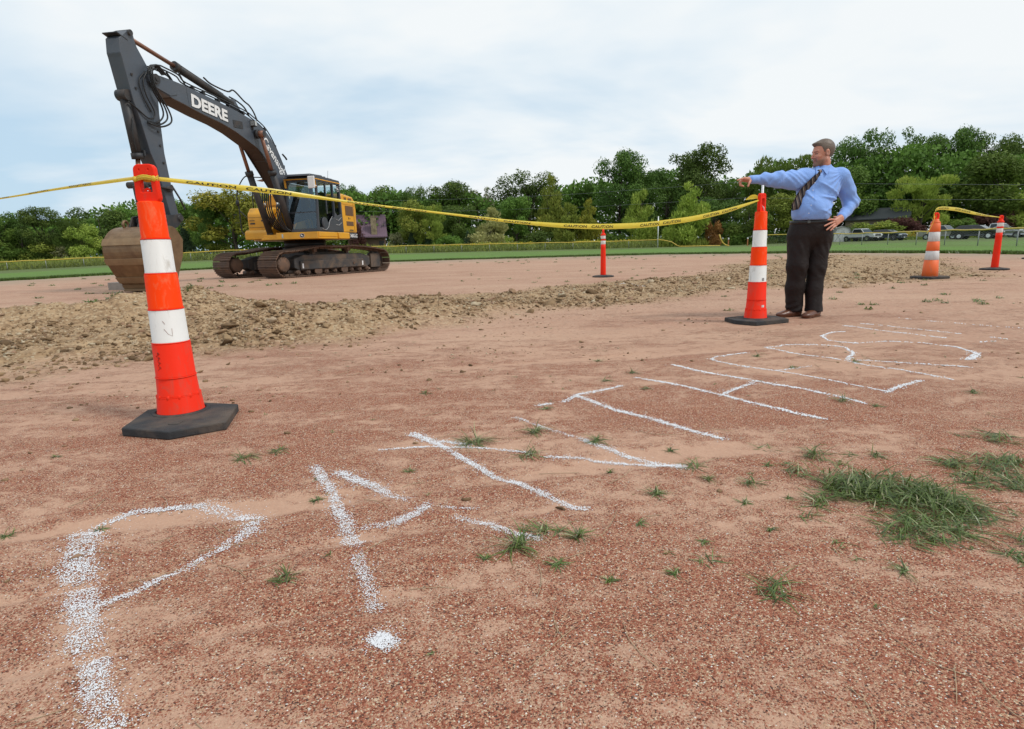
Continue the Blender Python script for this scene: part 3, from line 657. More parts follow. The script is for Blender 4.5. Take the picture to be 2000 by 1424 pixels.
tape('caution_tape', T2, 'long yellow tape sagging from the big left cone to the cone by the man', 'CAUTION   CAUTION', -1)
T1 = [(-1.700, 2.80, 1.164, 0.0225),(-1.931, 2.95, 1.17, 0.0263),(-2.225, 3.15, 1.179, 0.0225),(-2.58, 3.4, 1.189, 0.0182),(-2.89, 3.6, 1.19, 0.0161),(-3.217, 3.8, 1.191, 0.0119),(-4.91, 4.8, 1.192, 0.0128)]
tape('caution_tape', T1[::-1], 'yellow tape running off the left edge from the big cone', 'CAUTION', 1, size=.062)
T3 = [(7.668, 10.544, 1.026, 0.047),(7.534, 10.452, 1.132, 0.0839),(7.567, 10.475, 1.22, 0.0841),(7.836, 10.658, 1.25, 0.0761),(8.424, 11.061, 1.231, 0.0888),(9.07, 11.503, 1.171, 0.0718),(9.648, 11.899, 1.126, 0.0425),(10.36, 12.40, 1.095, 0.016)]
tape('caution_tape', T3, 'wind blown yellow tape arching between the worn cone and the red post', 'CAUTION  DO NOT ENTER', -1, W_=.094, size=.062)
# knots and loose ends
b = MB(); 
ring = [Vector((A1.x+.052*cos(a)*1.0, A1.y+.022*sin(a), 1.158+.004*sin(3*a))) for a in [2*pi*i/20 for i in range(21)]]
for dz, rr in ((0, .006), (.008, .0045), (-.007, .004)): b.tube([p+Vector((0, 0, dz)) for p in ring], rr, 6, False)
for sx in (-1, 1): b.ball((A1.x+sx*.044, A1.y-.018, 1.155), .011, 2, (1, .8, 1.25))
b.out('tape_knot', M_YL, None, label='yellow tape knotted round the handle of the big left cone', cat='tape knot')
b = MB(); b.ball((A2.x-.03, A2.y-.01, 1.157), .009, 2); b.tube([(A2.x-.03, A2.y-.01, 1.157), (A2.x-.02, A2.y-.02, 1.165), (A2.x-.03, A2.y+.01, 1.16)], .005, 6)
kn = b.out('tape_knot', M_YL, None, label='yellow tape knot with a loose flap on the cone beside the man', cat='tape knot')
tape('loose_flap', [(A2.x-.03, A2.y, 1.165, .02), (A2.x-.06, A2.y-.01, 1.19, .05), (A2.x-.11, A2.y-.02, 1.188, .06), (A2.x-.16, A2.y-.02, 1.165, .012)], None, None, 1).parent = kn
kf = bpy.data.objects['loose_flap']
for k_ in ('label', 'category', 'group'):
    if k_ in kf: del kf[k_]
tape('tape_tail', [(7.585, 10.46, 1.10, .03), (7.56, 10.44, 1.02, .03), (7.50, 10.42, .90, .03), (7.44, 10.42, .80, .02)], 'loose tail of yellow tape hanging down the worn cone', None, 1, W_=.05, group=None)
# ------------------------------------------------------------------ signed-distance modelling of the man
def v3(*a): return np.array(a, float)
def sph(P, c, r): return np.linalg.norm(P-v3(*c), axis=1)-r
def ell(P, c, R, rot=None):
    q = P-v3(*c)
    if rot is not None: q = q@rot
    R = v3(*R); k0 = np.linalg.norm(q/R, axis=1); k1 = np.linalg.norm(q/(R*R), axis=1)+1e-9
    return k0*(k0-1)/k1
def cap(P, a, b, ra, rb, fl=None):
    a = v3(*a); b = v3(*b); d = b-a; t = np.clip(((P-a)@d)/(d@d), 0, 1)
    q = P-a-t[:, None]*d
    if fl is not None: q = q/np.array(fl)
    return np.linalg.norm(q, axis=1)-(ra+(rb-ra)*t)
def chain(P, pts, k=.02, fl=None):
    o = None
    for (a, ra), (b, rb) in zip(pts[:-1], pts[1:]):
        d = cap(P, a, b, ra, rb, fl); o = d if o is None else smin(o, d, k)
    return o
def smin(a, b, k): h = np.clip(.5+.5*(b-a)/k, 0, 1); return b*(1-h)+a*h-k*h*(1-h)
def smax(a, b, k): return -smin(-a, -b, k)
def mesh_sdf(name, f, lo, hi, h, B=8):
    lo = np.array(lo); hi = np.array(hi); nb = np.ceil((hi-lo)/(h*B)).astype(int); n = nb*B+1
    D = np.full(n, 1.0, np.float32)
    g = [lo[i]+(np.arange(nb[i])+.5)*B*h for i in range(3)]
    C_ = np.stack(np.meshgrid(*g, indexing='ij'), -1).reshape(-1, 3); dc = f(C_); rad_ = h*B*.87*1.35+.02
    D3 = np.repeat(np.repeat(np.repeat(dc.reshape(nb), B, 0), B, 1), B, 2); D[:-1, :-1, :-1] = D3
    near = np.argwhere((np.abs(dc) < rad_).reshape(nb))
    o = np.stack(np.meshgrid(*[np.arange(B+1)]*3, indexing='ij'), -1).reshape(-1, 3)
    for s in range(0, len(near), 400):
        idx = (near[s:s+400]*B)[:, None, :]+o[None]; I = idx.reshape(-1, 3); v = f(lo+I*h); D[I[:, 0], I[:, 1], I[:, 2]] = v
    ins = D < 0
    c = [ins[x:n[0]-1+x, y:n[1]-1+y, z:n[2]-1+z] for x in (0, 1) for y in (0, 1) for z in (0, 1)]
    sm_ = sum(q.astype(np.int8) for q in c); act = (sm_ > 0) & (sm_ < 8); ids = np.argwhere(act)
    num = np.full(act.shape, -1, np.int64); num[tuple(ids.T)] = np.arange(len(ids))
    acc = np.zeros((len(ids), 3)); cnt = np.zeros(len(ids))
    cs = [(x, y, z) for x in (0, 1) for y in (0, 1) for z in (0, 1)]
    for p in cs:
        for ax in range(3):
            if p[ax]: continue
            q = list(p); q[ax] = 1
            a = D[ids[:, 0]+p[0], ids[:, 1]+p[1], ids[:, 2]+p[2]]; b = D[ids[:, 0]+q[0], ids[:, 1]+q[1], ids[:, 2]+q[2]]
            k = (a < 0) != (b < 0); t = np.where(k, a/(a-b+1e-12), 0)
            pt = np.array(p, float)[None].repeat(len(ids), 0); pt[:, ax] = t; acc[k] += pt[k]; cnt[k] += 1
    V = lo+(ids+acc/cnt[:, None])*h; Fs = []
    for ax in range(3):
        u, w = [(1, 2), (2, 0), (0, 1)][ax]
        s0 = [slice(1, n[i]-1) for i in range(3)]; s0[ax] = slice(0, n[ax]-1); s1 = list(s0); s1[ax] = slice(1, n[ax])
        a = ins[tuple(s0)]; b = ins[tuple(s1)]; e = np.argwhere(a != b); fl = a[tuple(e.T)]
        base = e.copy(); base[:, u] += 1; base[:, w] += 1
        def cell(du, dw): q = base.copy(); q[:, u] -= du; q[:, w] -= dw; return num[q[:, 0], q[:, 1], q[:, 2]]
        quad = np.stack([cell(1, 1), cell(0, 1), cell(0, 0), cell(1, 0)], -1); quad[~fl] = quad[~fl][:, ::-1]; Fs.append(quad)
    F = np.vstack(Fs); F = F[(F >= 0).all(1)]
    return arr_mesh(name, V, F, True), V
def waves(P, seed, freq, n=6, stretch=(1, 1, 1)):
    r = np.random.default_rng(seed); o = 0
    for i in range(n):
        d = r.normal(size=3)*np.array(stretch); d = d/np.linalg.norm(d)*freq*(.6+.8*r.random()); o = o+np.sin(P@d+r.random()*6.28+1.5*np.sin(P@(d[::-1]*.45)+i))
    return o/n
MX, MY = 3.03, 5.95
man = empty('person', (MX, MY, 0), 0, 'man in a blue shirt, striped tie and dark trousers pointing left', 'person')
# skeleton (x to the right of the picture, y away, z up)
RS = (-.085, .00, 1.375); RE = (-.365, -.09, 1.370); RW = (-.640, -.13, 1.366)
LS = (.305, .02, 1.375); LE = (.465, .08, 1.135); LW = (.300, -.06, .988)
fwd = np.array([-.985, -.06, -.10]); fwd /= np.linalg.norm(fwd); sid = np.cross([0, 0, 1], fwd); sid /= np.linalg.norm(sid); upv = np.cross(fwd, sid)
HR = np.stack([fwd, sid, upv], 1); HC = np.array([.088, -.01, 1.607])
def head(P):
    q = (P-HC)@HR; q = q.copy(); q[:, 1] = np.sqrt(q[:, 1]**2+1e-6)
    d = ell(q, (-.018, 0, .034), (.099, .077, .090))
    d = smin(d, ell(q, (.030, 0, -.032), (.060, .058, .090)), .03)
    d = smin(d, cap(q, (-.004, .050, -.064), (.060, .016, -.106), .020, .020), .03)
    d = smin(d, sph(q, (.070, 0, -.103), .022), .02)
    d = smin(d, cap(q, (.080, 0, .021), (.070, .042, .024), .010, .009), .012)           # brow
    d = smin(d, ell(q, (.062, .040, -.028), (.022, .018, .016)), .02)                     # cheek
    d = smax(d, -ell(q, (.094, .031, .000), (.017, .018, .0095)), .010)                   # eye socket
    d = smin(d, sph(q, (.0705, .031, -.002), .0115), .003)
    d = smin(d, cap(q, (.084, 0, .012), (.109, 0, -.030), .0060, .0085), .010)            # nose
    d = smin(d, sph(q, (.096, .011, -.033), .0065), .006)
    d = smax(d, -sph(q, (.100, .008, -.041), .0045), .003)
    d = smin(d, cap(q, (.094, 0, -.056), (.082, .022, -.060), .0045, .003), .006)         # upper lip
    d = smin(d, cap(q, (.090, 0, -.074), (.080, .020, -.070), .0055, .003), .006)
    d = smax(d, -ell(q, (.095, 0, -.0655), (.014, .019, .0045)), .002)                    # open mouth
    e = ell(q, (-.010, .079, -.006), (.020, .009, .033)); e = smax(e, -ell(q, (-.004, .088, -.004), (.011, .006, .018)), .004)
    d = smin(d, e, .006)
    return d
def finger(P, pts, r0, r1):
    n = len(pts)-1; return chain(P, [(p, r0+(r1-r0)*i/n) for i, p in enumerate(pts)], .004)
def rhand(P):   # pointing hand; shared with nothing
    w = np.array(RW); a = np.array([-.965, -.25, .0]); a /= np.linalg.norm(a)
    d = chain(P, [(w+(.02, 0, 0), .027), (w-(.022, .008, .002), .025)], .02)
    d = smin(d, cap(P, w+a*.035+(0, 0, .004), w+a*.090+(0, -.01, .008), .020, .017), .02)
    d = smin(d, cap(P, w+a*.035+(0, .028, -.004), w+a*.086+(0, .030, -.002), .019, .015), .02)
    d = smin(d, finger(P, [w+a*.088+(0, -.014, .012), w+a*.128+(0, -.014, .006), w+a*.172+(0, -.012, -.006)], .0098, .0070), .008)
    for k_, (dy, c) in enumerate(((.004, 1.0), (.022, .95), (.038, .82))):
        K = w+a*.090+(0, dy, .004); d = smin(d, finger(P, [K, K+np.array([-.034*c, 0, -.022]), K+np.array([-.030*c, -.004, -.056*c]), K+np.array([-.004, -.008, -.066*c])], .0098, .0078), .004)
    d = smin(d, finger(P, [w+a*.030+(0, -.022, -.012), w+a*.050+(0, -.040, -.036), w+a*.062+(0, -.046, -.066)], .013, .0085), .010)
    return d
def lhand(P):   # hand resting on the hip, fingers forward
    w = np.array(LW); k = np.array([.205, -.135, .935])
    d = chain(P, [(w+(.012, .01, .012), .029), (w+(-.012, -.02, -.010), .026)], .02)
    for o in ((-.006, .0, .022), (0, .0, 0), (.010, .006, -.020)):
        d = smin(d, cap(P, w+(-.015, -.025, -.012)+np.array(o)*.8, k+np.array(o), .019, .015), .012)
    for K, E in (((-.012, 0, .028), (.100, -.190, .962)), ((-.006, 0, .010), (.070, -.192, .905)), ((.002, .002, -.008), (.095, -.190, .868)), ((.014, .008, -.026), (.140, -.178, .862))):
        A = k+np.array(K); E = np.array(E); M_ = (A+E)/2+np.array([-.006, -.014, .004]); d = smin(d, finger(P, [A, M_, E], .0105, .0080), .004)
    d = smin(d, finger(P, [w+(-.004, -.015, .018), (.250, -.07, .985), (.215, -.085, .990)], .013, .010), .008)
    return d
def body(P):
    d = head(P)
    d = smin(d, chain(P, [((.125, .02, 1.40), .066), ((.112, .012, 1.52), .062), ((.10, .0, 1.57), .058)], .03), .02)
    d = smin(d, ell(P, (.09, .01, 1.24), (.17, .10, .20)), .05); d = smin(d, ell(P, (.05, -.01, 1.02), (.16, .12, .15)), .05)
    d = smin(d, chain(P, [(RS, .055), (RE, .042), (RW, .026)], .02), .04); d = smin(d, chain(P, [(LS, .055), (LE, .042), (LW, .026)], .02), .04)
    d = smin(d, chain(P, [((-.05, 0, .82), .09), ((-.10, -.02, .50), .055), ((-.09, .0, .06), .038)], .03), .05)
    d = smin(d, chain(P, [((.14, 0, .82), .09), ((.11, .0, .48), .055), ((.085, -.06, .06), .038)], .03), .05)
    d = smin(d, rhand(P), .012); d = smin(d, lhand(P), .012)
    return d
me, V = mesh_sdf('body', body, (-.86, -.32, .02), (.58, .24, 1.74), .0046)
q = (V-HC)@HR
fl_ = fbm(V[:, 0]*60, V[:, 2]*60+V[:, 1]*40, 5, 3)
hd = (V[:, 2] > 1.44)
jaw = hd*sstep(-.045, -.075, q[:, 2]+.0*q[:, 0])*sstep(.0, .035, q[:, 0]); must = hd*sstep(.058, .070, q[:, 0])*sstep(-.036, -.044, q[:, 2])*(np.abs(q[:, 1]) < .034)
side = hd*sstep(-.100, -.040, q[:, 2]*-1-.09)*0
burn = hd*sstep(.045, .0, np.abs(q[:, 0]-.012+(q[:, 2]+.06)*.35))*sstep(.02, -.01, q[:, 2])*sstep(-.125, -.09, q[:, 2])*(np.abs(q[:, 1]) > .04)
beard = np.clip(np.maximum(jaw*(q[:, 2] > -.13)*1.0, must), 0, 1)*(.70+.3*fl_)
lip = hd*((q[:, 0] > .078) & (np.abs(q[:, 1]) < .021) & (q[:, 2] < -.053) & (q[:, 2] > -.079)); mouth = hd*((q[:, 0] > .070) & (q[:, 0] < .0915) & (np.abs(q[:, 1]) < .018) & (np.abs(q[:, 2]+.0655) < .0045))
beard = beard*(1-lip)
attr(me, 'beard', beard); attr(me, 'grey', np.clip(burn*.35, 0, 1)*(1-beard)); attr(me, 'lip', lip.astype(float)); attr(me, 'mouth', mouth.astype(float))
eyel = hd*((np.abs(np.abs(q[:, 1])-.031) < .015) & (np.abs(q[:, 2]+.001) < .0035) & (q[:, 0] > .06)); brow = hd*sstep(.072, .078, q[:, 0])*((np.abs(np.abs(q[:, 1])-.030) < .019) & (np.abs(q[:, 2]-.0185) < .0045))
attr(me, 'dark', np.clip(eyel+brow*.7, 0, 1).astype(float))
mk = mat('skin'); t_ = NT(mk); P = t_.obj()
def at2(nm): return t_.n('ShaderNodeAttribute', attribute_name=nm).outputs['Fac']
c = t_.mix(t_.noise(14, 5, .6, P), (.47, .190, .120), (.64, .30, .205))
c = t_.mix(at2('grey'), c, (.36, .26, .22)); c = t_.mix(at2('beard'), c, t_.mix(t_.noise(160, 3, .6, P), (.085, .050, .032), (.24, .15, .10)))
c = t_.mix(at2('lip'), c, (.42, .14, .11)); c = t_.mix(at2('mouth'), c, (.12, .04, .035)); c = t_.mix(at2('dark'), c, (.05, .03, .02))
t_.l(c, t_.b.inputs['Base Color']); t_.b.inputs['Roughness'].default_value = .5; t_.b.inputs['Subsurface Weight'].default_value = .08; t_.b.inputs['Subsurface Radius'].default_value = (.02, .008, .004); t_.b.inputs['Subsurface Scale'].default_value = .3
addmesh('body', me, mk, man)
# teeth glimpse
tb = MB(); tb.ball((0, 0, 0), .010, 2, (.5, 1.1, .28)); tb.xf(Matrix.Translation(Vector(HC+HR@np.array([.0865, 0, -.0625]))) @ Matrix(HR.tolist()).to_4x4()); tb.out('teeth', simple('tooth', (.7, .66, .58), .4), man)
def hair(P):
    q = (P-HC)@HR; a = np.abs(q[:, 1])
    d = ell(q, (-.020, 0, .038), (.104, .0815, .097))
    d = smin(d, ell(q, (.046, 0, .094), (.050, .048, .018)), .02)
    line = np.where(q[:, 0] > -.012, .052+.60*np.maximum(q[:, 0]-.005, 0)*.55-.055*sstep(.060, .020, q[:, 0])*(a > .035), -.055+.0*q[:, 0])
    fade = np.where(q[:, 0] > -.012, .058+.012*sstep(.02, .07, q[:, 0])-.060*sstep(.045, .012, q[:, 0]), -.062)
    d = smax(d, fade-q[:, 2], .006)
    d = smax(d, q[:, 0]-.104+.30*a-.25*(q[:, 2]-.08), .006)
    d = smax(d, -(ell(q, (-.010, .083*np.sign(1), -.006), (.024, .02, .036))), .003)
    q2 = q.copy(); q2[:, 1] = a; d = smax(d, -(ell(q2, (-.008, .083, -.006), (.026, .02, .038))), .003)
    return d + waves(q, 4, 260, 6, (.3, 1, .8))*.0016
me, V = mesh_sdf('hair', hair, (-.05, -.14, 1.50), (.25, .14, 1.76), .0036)
mh = mat('hair_brown_grey'); t_ = NT(mh); P = t_.obj(); mp_ = t_.n('ShaderNodeMapping'); mp_.inputs['Scale'].default_value = (40, 160, 160); t_.l(P, mp_.inputs[0])
t_.l(t_.mix(t_.noise(1, 4, .6, mp_.outputs[0]), (.050, .033, .022), (.22, .165, .125)), t_.b.inputs['Base Color']); t_.b.inputs['Roughness'].default_value = .55; t_.bump(t_.noise(1, 4, .6, mp_.outputs[0]), .5, .003)
addmesh('hair', me, mh, man)
# shirt
def shirt(P):
    d = ell(P, (.022, -.010, 1.05), (.188, .165, .165))
    d = smin(d, ell(P, (-.018, -.075, 1.08), (.148, .112, .135)), .07)          # belly
    d = smin(d, ell(P, (.078, .000, 1.280), (.208, .130, .185)), .08)
    d = smin(d, cap(P, (-.050, .01, 1.388), (.290, .02, 1.390), .078, .080), .06)
    d = smin(d, cap(P, (.115, .02, 1.43), (.115, .02, 1.455), .098, .075), .045)
    ra = chain(P, [(RS, .092), ((-.215, -.045, 1.364), .080), (RE, .068), ((-.50, -.11, 1.370), .052), (RW, .035)], .03)
    la = chain(P, [(LS, .088), ((.400, .055, 1.25), .078), (LE, .074), ((.390, .01, 1.05), .052), (LW, .040)], .02)
    x = P[:, 0]
    # folds: across the raised sleeve, round both elbows, and pulling from the armpits
    m1 = sstep(-.02, -.12, x)*sstep(-.62, -.54, x); ra = ra + m1*(.0075*waves(P, 51, 62, 4, (1.2, .5, .9))+.0025*np.sin(x*70+P[:, 2]*85+2.5*np.sin(x*13+P[:, 2]*20)))
    hang = cap(P, (-.17, -.04, 1.325), (-.46, -.10, 1.335), .060, .034); ra = smin(ra, hang, .04)
    m2 = sstep(.30, .36, x)*sstep(.96, 1.02, P[:, 2]); la = la + m2*(.0045*np.sin(P[:, 2]*80+x*75+2.4*np.sin(P[:, 2]*17+x*9))*np.exp(-((P[:, 2]-1.12)/.07)**2)+.0060*waves(P, 53, 48, 4, (1.1, .5, .8)))
    d = d + .0065*waves(P, 12, 30, 5, (1, .4, .7))+.0035*waves(P, 14, 62, 5, (1, .3, .8))
    fold = lambda ax, az, bx, bz, w_, h_: h_*np.exp(-(((x-ax)*(bz-az)-(P[:, 2]-az)*(bx-ax))/np.hypot(bx-ax, bz-az)/w_)**2)*sstep(-.1, .15, ((x-ax)*(bx-ax)+(P[:, 2]-az)*(bz-az))/((bx-ax)**2+(bz-az)**2))*sstep(1.1, .75, ((x-ax)*(bx-ax)+(P[:, 2]-az)*(bz-az))/((bx-ax)**2+(bz-az)**2))*(P[:, 1] < .02)
    d = d - fold(.26, 1.20, .02, 1.33, .012, .009) - fold(.27, 1.16, .03, 1.19, .012, .010) - fold(.26, 1.13, .06, 1.04, .013, .009) - fold(-.12, 1.27, -.02, 1.14, .012, .008) - fold(-.16, 1.36, -.06, 1.22, .010, .008) - fold(.22, 1.00, .02, 1.06, .012, .007)
    r1 = np.hypot(x+.10, P[:, 2]-1.30); d = d + .0045*np.sin(np.arctan2(P[:, 2]-1.42, x-.30)*22+2*np.sin(r1*15))*np.exp(-((np.hypot(x-.27, P[:, 2]-1.24)-.10)/.09)**2)
    d = smin(d, ra, .045); d = smin(d, la, .035)
    d = smax(d, .955-P[:, 2]+.0*x, .01)*1.0 if False else d
    z0 = .968+.0*x; d = np.where(P[:, 0] > .30, d, smax(d, z0-P[:, 2], .012))
    # blousing over the belt
    cf = chain(P, [((-.605, -.125, 1.367), .041), ((-.648, -.132, 1.366), .040)], .01); d = smin(d, cf, .004)
    cf = chain(P, [((.330, -.033, 1.010), .046), ((.305, -.055, .992), .044)], .01); d = smin(d, cf, .004)
    # placket ridge
    return d
me, V = mesh_sdf('shirt', shirt, (-.72, -.30, .93), (.58, .24, 1.56), .0052)
mc = mat('blue_shirt_cotton'); t_ = NT(mc); P = t_.obj()
t_.l(t_.mix(t_.noise(9, 6, .6, P), (.19, .350, .76), (.235, .415, .85)), t_.b.inputs['Base Color']); t_.b.inputs['Roughness'].default_value = .8; t_.b.inputs['Sheen Weight'].default_value = .25
t_.bump(t_.m('ADD', t_.m('MULTIPLY', t_.noise(11, 3, .5, P, .8), 1.0), t_.m('MULTIPLY', t_.noise(400, 2, .5, P), .04)), .5, .02)
sh = addmesh('shirt', me, mc, man)
from mathutils.bvhtree import BVHTree
def bvh_of(o):
    b = bmesh.new(); b.from_mesh(o.data); t = BVHTree.FromBMesh(b); b.free(); return t
SB = bvh_of(sh)
def front(x, z, o=.003):
    h = SB.ray_cast(Vector((x, -1, z)), Vector((0, 1, 0))); return Vector((x, (h[0].y if h[0] else -.1)-o, z))
# collar: a standing band and two pointed flaps
cm_ = MB(); n = 28; cx, cy, cz = .116, .012, 1.455
for nm in (0,):
    lo_ = []; hi_ = []; fold = []
    for i in range(n+1):
        a = radians(-250)+radians(320)*i/n if False else 2*pi*i/n
        ca, sa = cos(a), sin(a); lift = .020*sa+.010*ca
        hi_.append(cm_.b.verts.new((cx+.071*ca, cy+.069*sa, cz+.042+lift))); lo_.append(cm_.b.verts.new((cx+.080*ca, cy+.078*sa, cz-.006+lift*.6))); fold.append(cm_.b.verts.new((cx+.093*ca, cy+.090*sa, cz-.004+lift*.6)))
    for i in range(n):
        for A_, B_ in ((hi_, lo_), (fold, hi_)):
            f = cm_.b.faces.new((A_[i], A_[i+1], B_[i+1], B_[i])); f.smooth = True
for pts in (((.062, -.082, 1.458), (.135, -.074, 1.482), (.186, -.02, 1.500), (.088, -.128, 1.392)), ((.050, -.084, 1.458), (.040, -.060, 1.482), (.026, -.02, 1.494), (-.010, -.120, 1.398))):
    vs = [Vector(p) for p in pts]; 
    cm_.b.faces.new([cm_.b.verts.new(v) for v in vs]); cm_.b.faces.new([cm_.b.verts.new(v+Vector((0, .006, -.004))) for v in vs[::-1]])
cm_.out('collar', mc, sh)
bt = MB()
for x, z in ((-.045, 1.385), (-.060, 1.32), (-.078, 1.25), (-.098, 1.18), (-.118, 1.105), (-.132, 1.03)):
    bt.ball(front(x+.045, z, .001), .0055, 1, (1, .5, 1))
bt.out('buttons', simple('button', (.75, .78, .82), .4), sh)
pk = MB(); pk.tube([front(x, z, .0006) for x, z in [(.115+.0165*i, 1.205-.002*i+.001*sin(i)) for i in range(9)]], .0016, 5); pk.tube([front(.018-.0026*i, 1.395-.011*i, .0) for i in range(37)], .0014, 5); pk.out('placket_seam', mc, sh)
# tie blown across the chest
tie = MB(); path = [(.032, 1.425, .036), (.016, 1.400, .042), (-.022, 1.360, .054), (-.068, 1.305, .064), (-.112, 1.250, .072), (-.150, 1.195, .080), (-.184, 1.140, .086), (-.210, 1.096, .086)]
prev = None; side_d = Vector((.86, 0, -.51)); 
rows = []
for x, z, w in path:
    c_ = front(max(x, -.10), z, .010); c_.x = x; c_.y += max(0, -.10-x)*.35
    rows.append([tie.b.verts.new(c_+Vector((side_d.x*w*.5*s_, -.006*(1-abs(s_)), side_d.z*w*.5*s_))) for s_ in (-1, -.5, 0, .5, 1)])
tip = tie.b.verts.new(Vector((-.236, front(-.10, 1.06, .012).y+.045, 1.058)))
for a, b_ in zip(rows[:-1], rows[1:]):
    for i in range(4): f = tie.b.faces.new((a[i], b_[i], b_[i+1], a[i+1])); f.smooth = True
for i in range(4): tie.b.faces.new((rows[-1][i], tip, rows[-1][i+1]))
bmesh.ops.solidify(tie.b, geom=tie.b.faces[:], thickness=.004)
kc = front(.034, 1.428, .008); tie.ball(kc, .021, 2, (1.15, .7, 1.0))
mt = mat('striped_tie'); t_ = NT(mt); P = t_.obj(); sx = t_.n('ShaderNodeSeparateXYZ'); t_.l(P, sx.inputs[0])
ph = t_.m('FRACT', t_.m('MULTIPLY', t_.m('ADD', sx.outputs[0], t_.m('MULTIPLY', sx.outputs[2], .18)), 22.0))
t_.l(t_.ramp(ph, [(0, (.030, .022, .030)), (.30, (.030, .022, .030)), (.36, (.42, .36, .30)), (.46, (.42, .36, .30)), (.50, (.060, .035, .035)), (.62, (.10, .055, .05)), (.66, (.30, .22, .17)), (.74, (.20, .14, .12)), (.80, (.025, .022, .035)), (1, (.03, .022, .03))]), t_.b.inputs['Base Color']); t_.b.inputs['Roughness'].default_value = .55
tie.out('necktie', mt, man)
# trousers
def trous(P):
    x, y, z = P[:, 0], P[:, 1], P[:, 2]
    d = ell(P, (.036, .00, .86), (.204, .150, .165)); d = smin(d, cap(P, (.028, .0, .93), (.028, .0, .96), .10, .10, (1.90, 1.42, 1)), .03)
    a = chain(P, [((-.070, -.005, .80), .120), ((-.094, -.03, .52), .096), ((-.094, -.02, .30), .086), ((-.086, -.01, .075), .083)], .04)
    b = chain(P, [((.138, .005, .78), .112), ((.110, -.02, .50), .088), ((.092, -.035, .28), .080), ((.088, -.075, .055), .081)], .04)
    w = .0055*waves(P, 31, 26, 5, (1.2, .6, .35))+.0035*np.sin(z*60-x*70+2.5*np.sin(z*19+x*11))*sstep(.22, .08, z)+.003*np.sin(z*45+x*60)*np.exp(-((z-.46)/.06)**2)
    # pressed crease and drape
    a = a+w; b = b+w; d = smin(d, smin(a, b, .012), .05); d = d+.003*waves(P, 33, 20, 4, (1, .4, .5))
    d = d + .003*np.sin(x*90+z*30)*sstep(.80, .72, z)*sstep(.60, .68, z)
    d = smax(d, .052-z+.05*(x+.05)*0, .006); d = smax(d, z-.966, .006)
    return d
me, V = mesh_sdf('trousers', trous, (-.26, -.26, .02), (.34, .24, 1.0), .0055)
mtr = mat('dark_trousers'); t_ = NT(mtr); P = t_.obj()
t_.l(t_.mix(t_.noise(12, 5, .6, P), (.0120, .0082, .0078), (.0215, .0148, .0138)), t_.b.inputs['Base Color']); t_.b.inputs['Roughness'].default_value = .6; t_.b.inputs['Specular IOR Level'].default_value = .22; t_.bump(t_.noise(9, 4, .5, P, 1.6), .5, .02)
tr = addmesh('trousers', me, mtr, man); TB = bvh_of(tr)
bl = MB(); n = 56; ro, ri = [], []
for i in range(n):
    a = 2*pi*i/n; dct = Vector((cos(a), sin(a), 0)); c0 = Vector((.028, 0, .948)); h = TB.ray_cast(c0+dct*.5, -dct); R_ = (h[0]-c0).length+.004 if h[0] else .2
    ro.append([bl.b.verts.new(c0+dct*(R_+dr)+Vector((0, 0, dz))) for dr, dz in ((0, -.017), (.003, -.015), (.003, .015), (0, .017))])
for i in range(n):
    for k in range(3): f = bl.b.faces.new((ro[i][k], ro[(i+1) % n][k], ro[(i+1) % n][k+1], ro[i][k+1])); f.smooth = True
blt = bl.out('belt', simple('black_leather', (.012, .011, .012), .35, 0, .2, 30), man)
MB().box((-.075, -.168, .948), (.030, .006, .026), None, .002).out('belt_buckle', simple('buckle', (.10, .10, .10), .3, 1.0), blt)
mshoe = simple('brown_shoe_leather', (.105, .036, .018), .32, 0, .35, 14, .1, (.20, .12, .08), .3, 12)
def shoe(loc, dirv, nm):
    dv = Vector(dirv).normalized(); b = MB()
    ux = dv; uy = Vector((-dv.y, dv.x, 0))
    def f(P):
        q = np.stack([P@np.array(ux), P@np.array(uy), P[:, 2]], 1)
        d = ell(q, (.055, 0, .036), (.115, .050, .040)); d = smin(d, ell(q, (.165, .004, .030), (.072, .046, .028)), .03); d = smin(d, ell(q, (.0, 0, .060), (.062, .040, .062)), .02)
        d = smin(d, sph(q, (-.045, 0, .04), .032), .02)
        s_ = smin(cap(q, (-.05, 0, .010), (.05, 0, .010), .037, .036, (1, 1, .35)), cap(q, (.05, 0, .010), (.175, 0, .010), .042, .046, (1, 1, .30)), .01)
        d = smax(d, .014-q[:, 2], .003); d = smin(d, s_, .002); return smax(d, .0005-P[:, 2], .001)
    me, V = mesh_sdf(nm, f, (-.32, -.32, -.01), (.32, .32, .14), .005)
    o = addmesh(nm, me, mshoe, man); o.location = loc; return o
shoe((-.070, -.01, 0), (-.96, -.28, 0), 'shoe'); shoe((.100, -.085, 0), (-.80, -.58, 0), 'shoe')
wt = MB(); wt.ball((0, 0, 0), .001, 1)
wt.b.free()
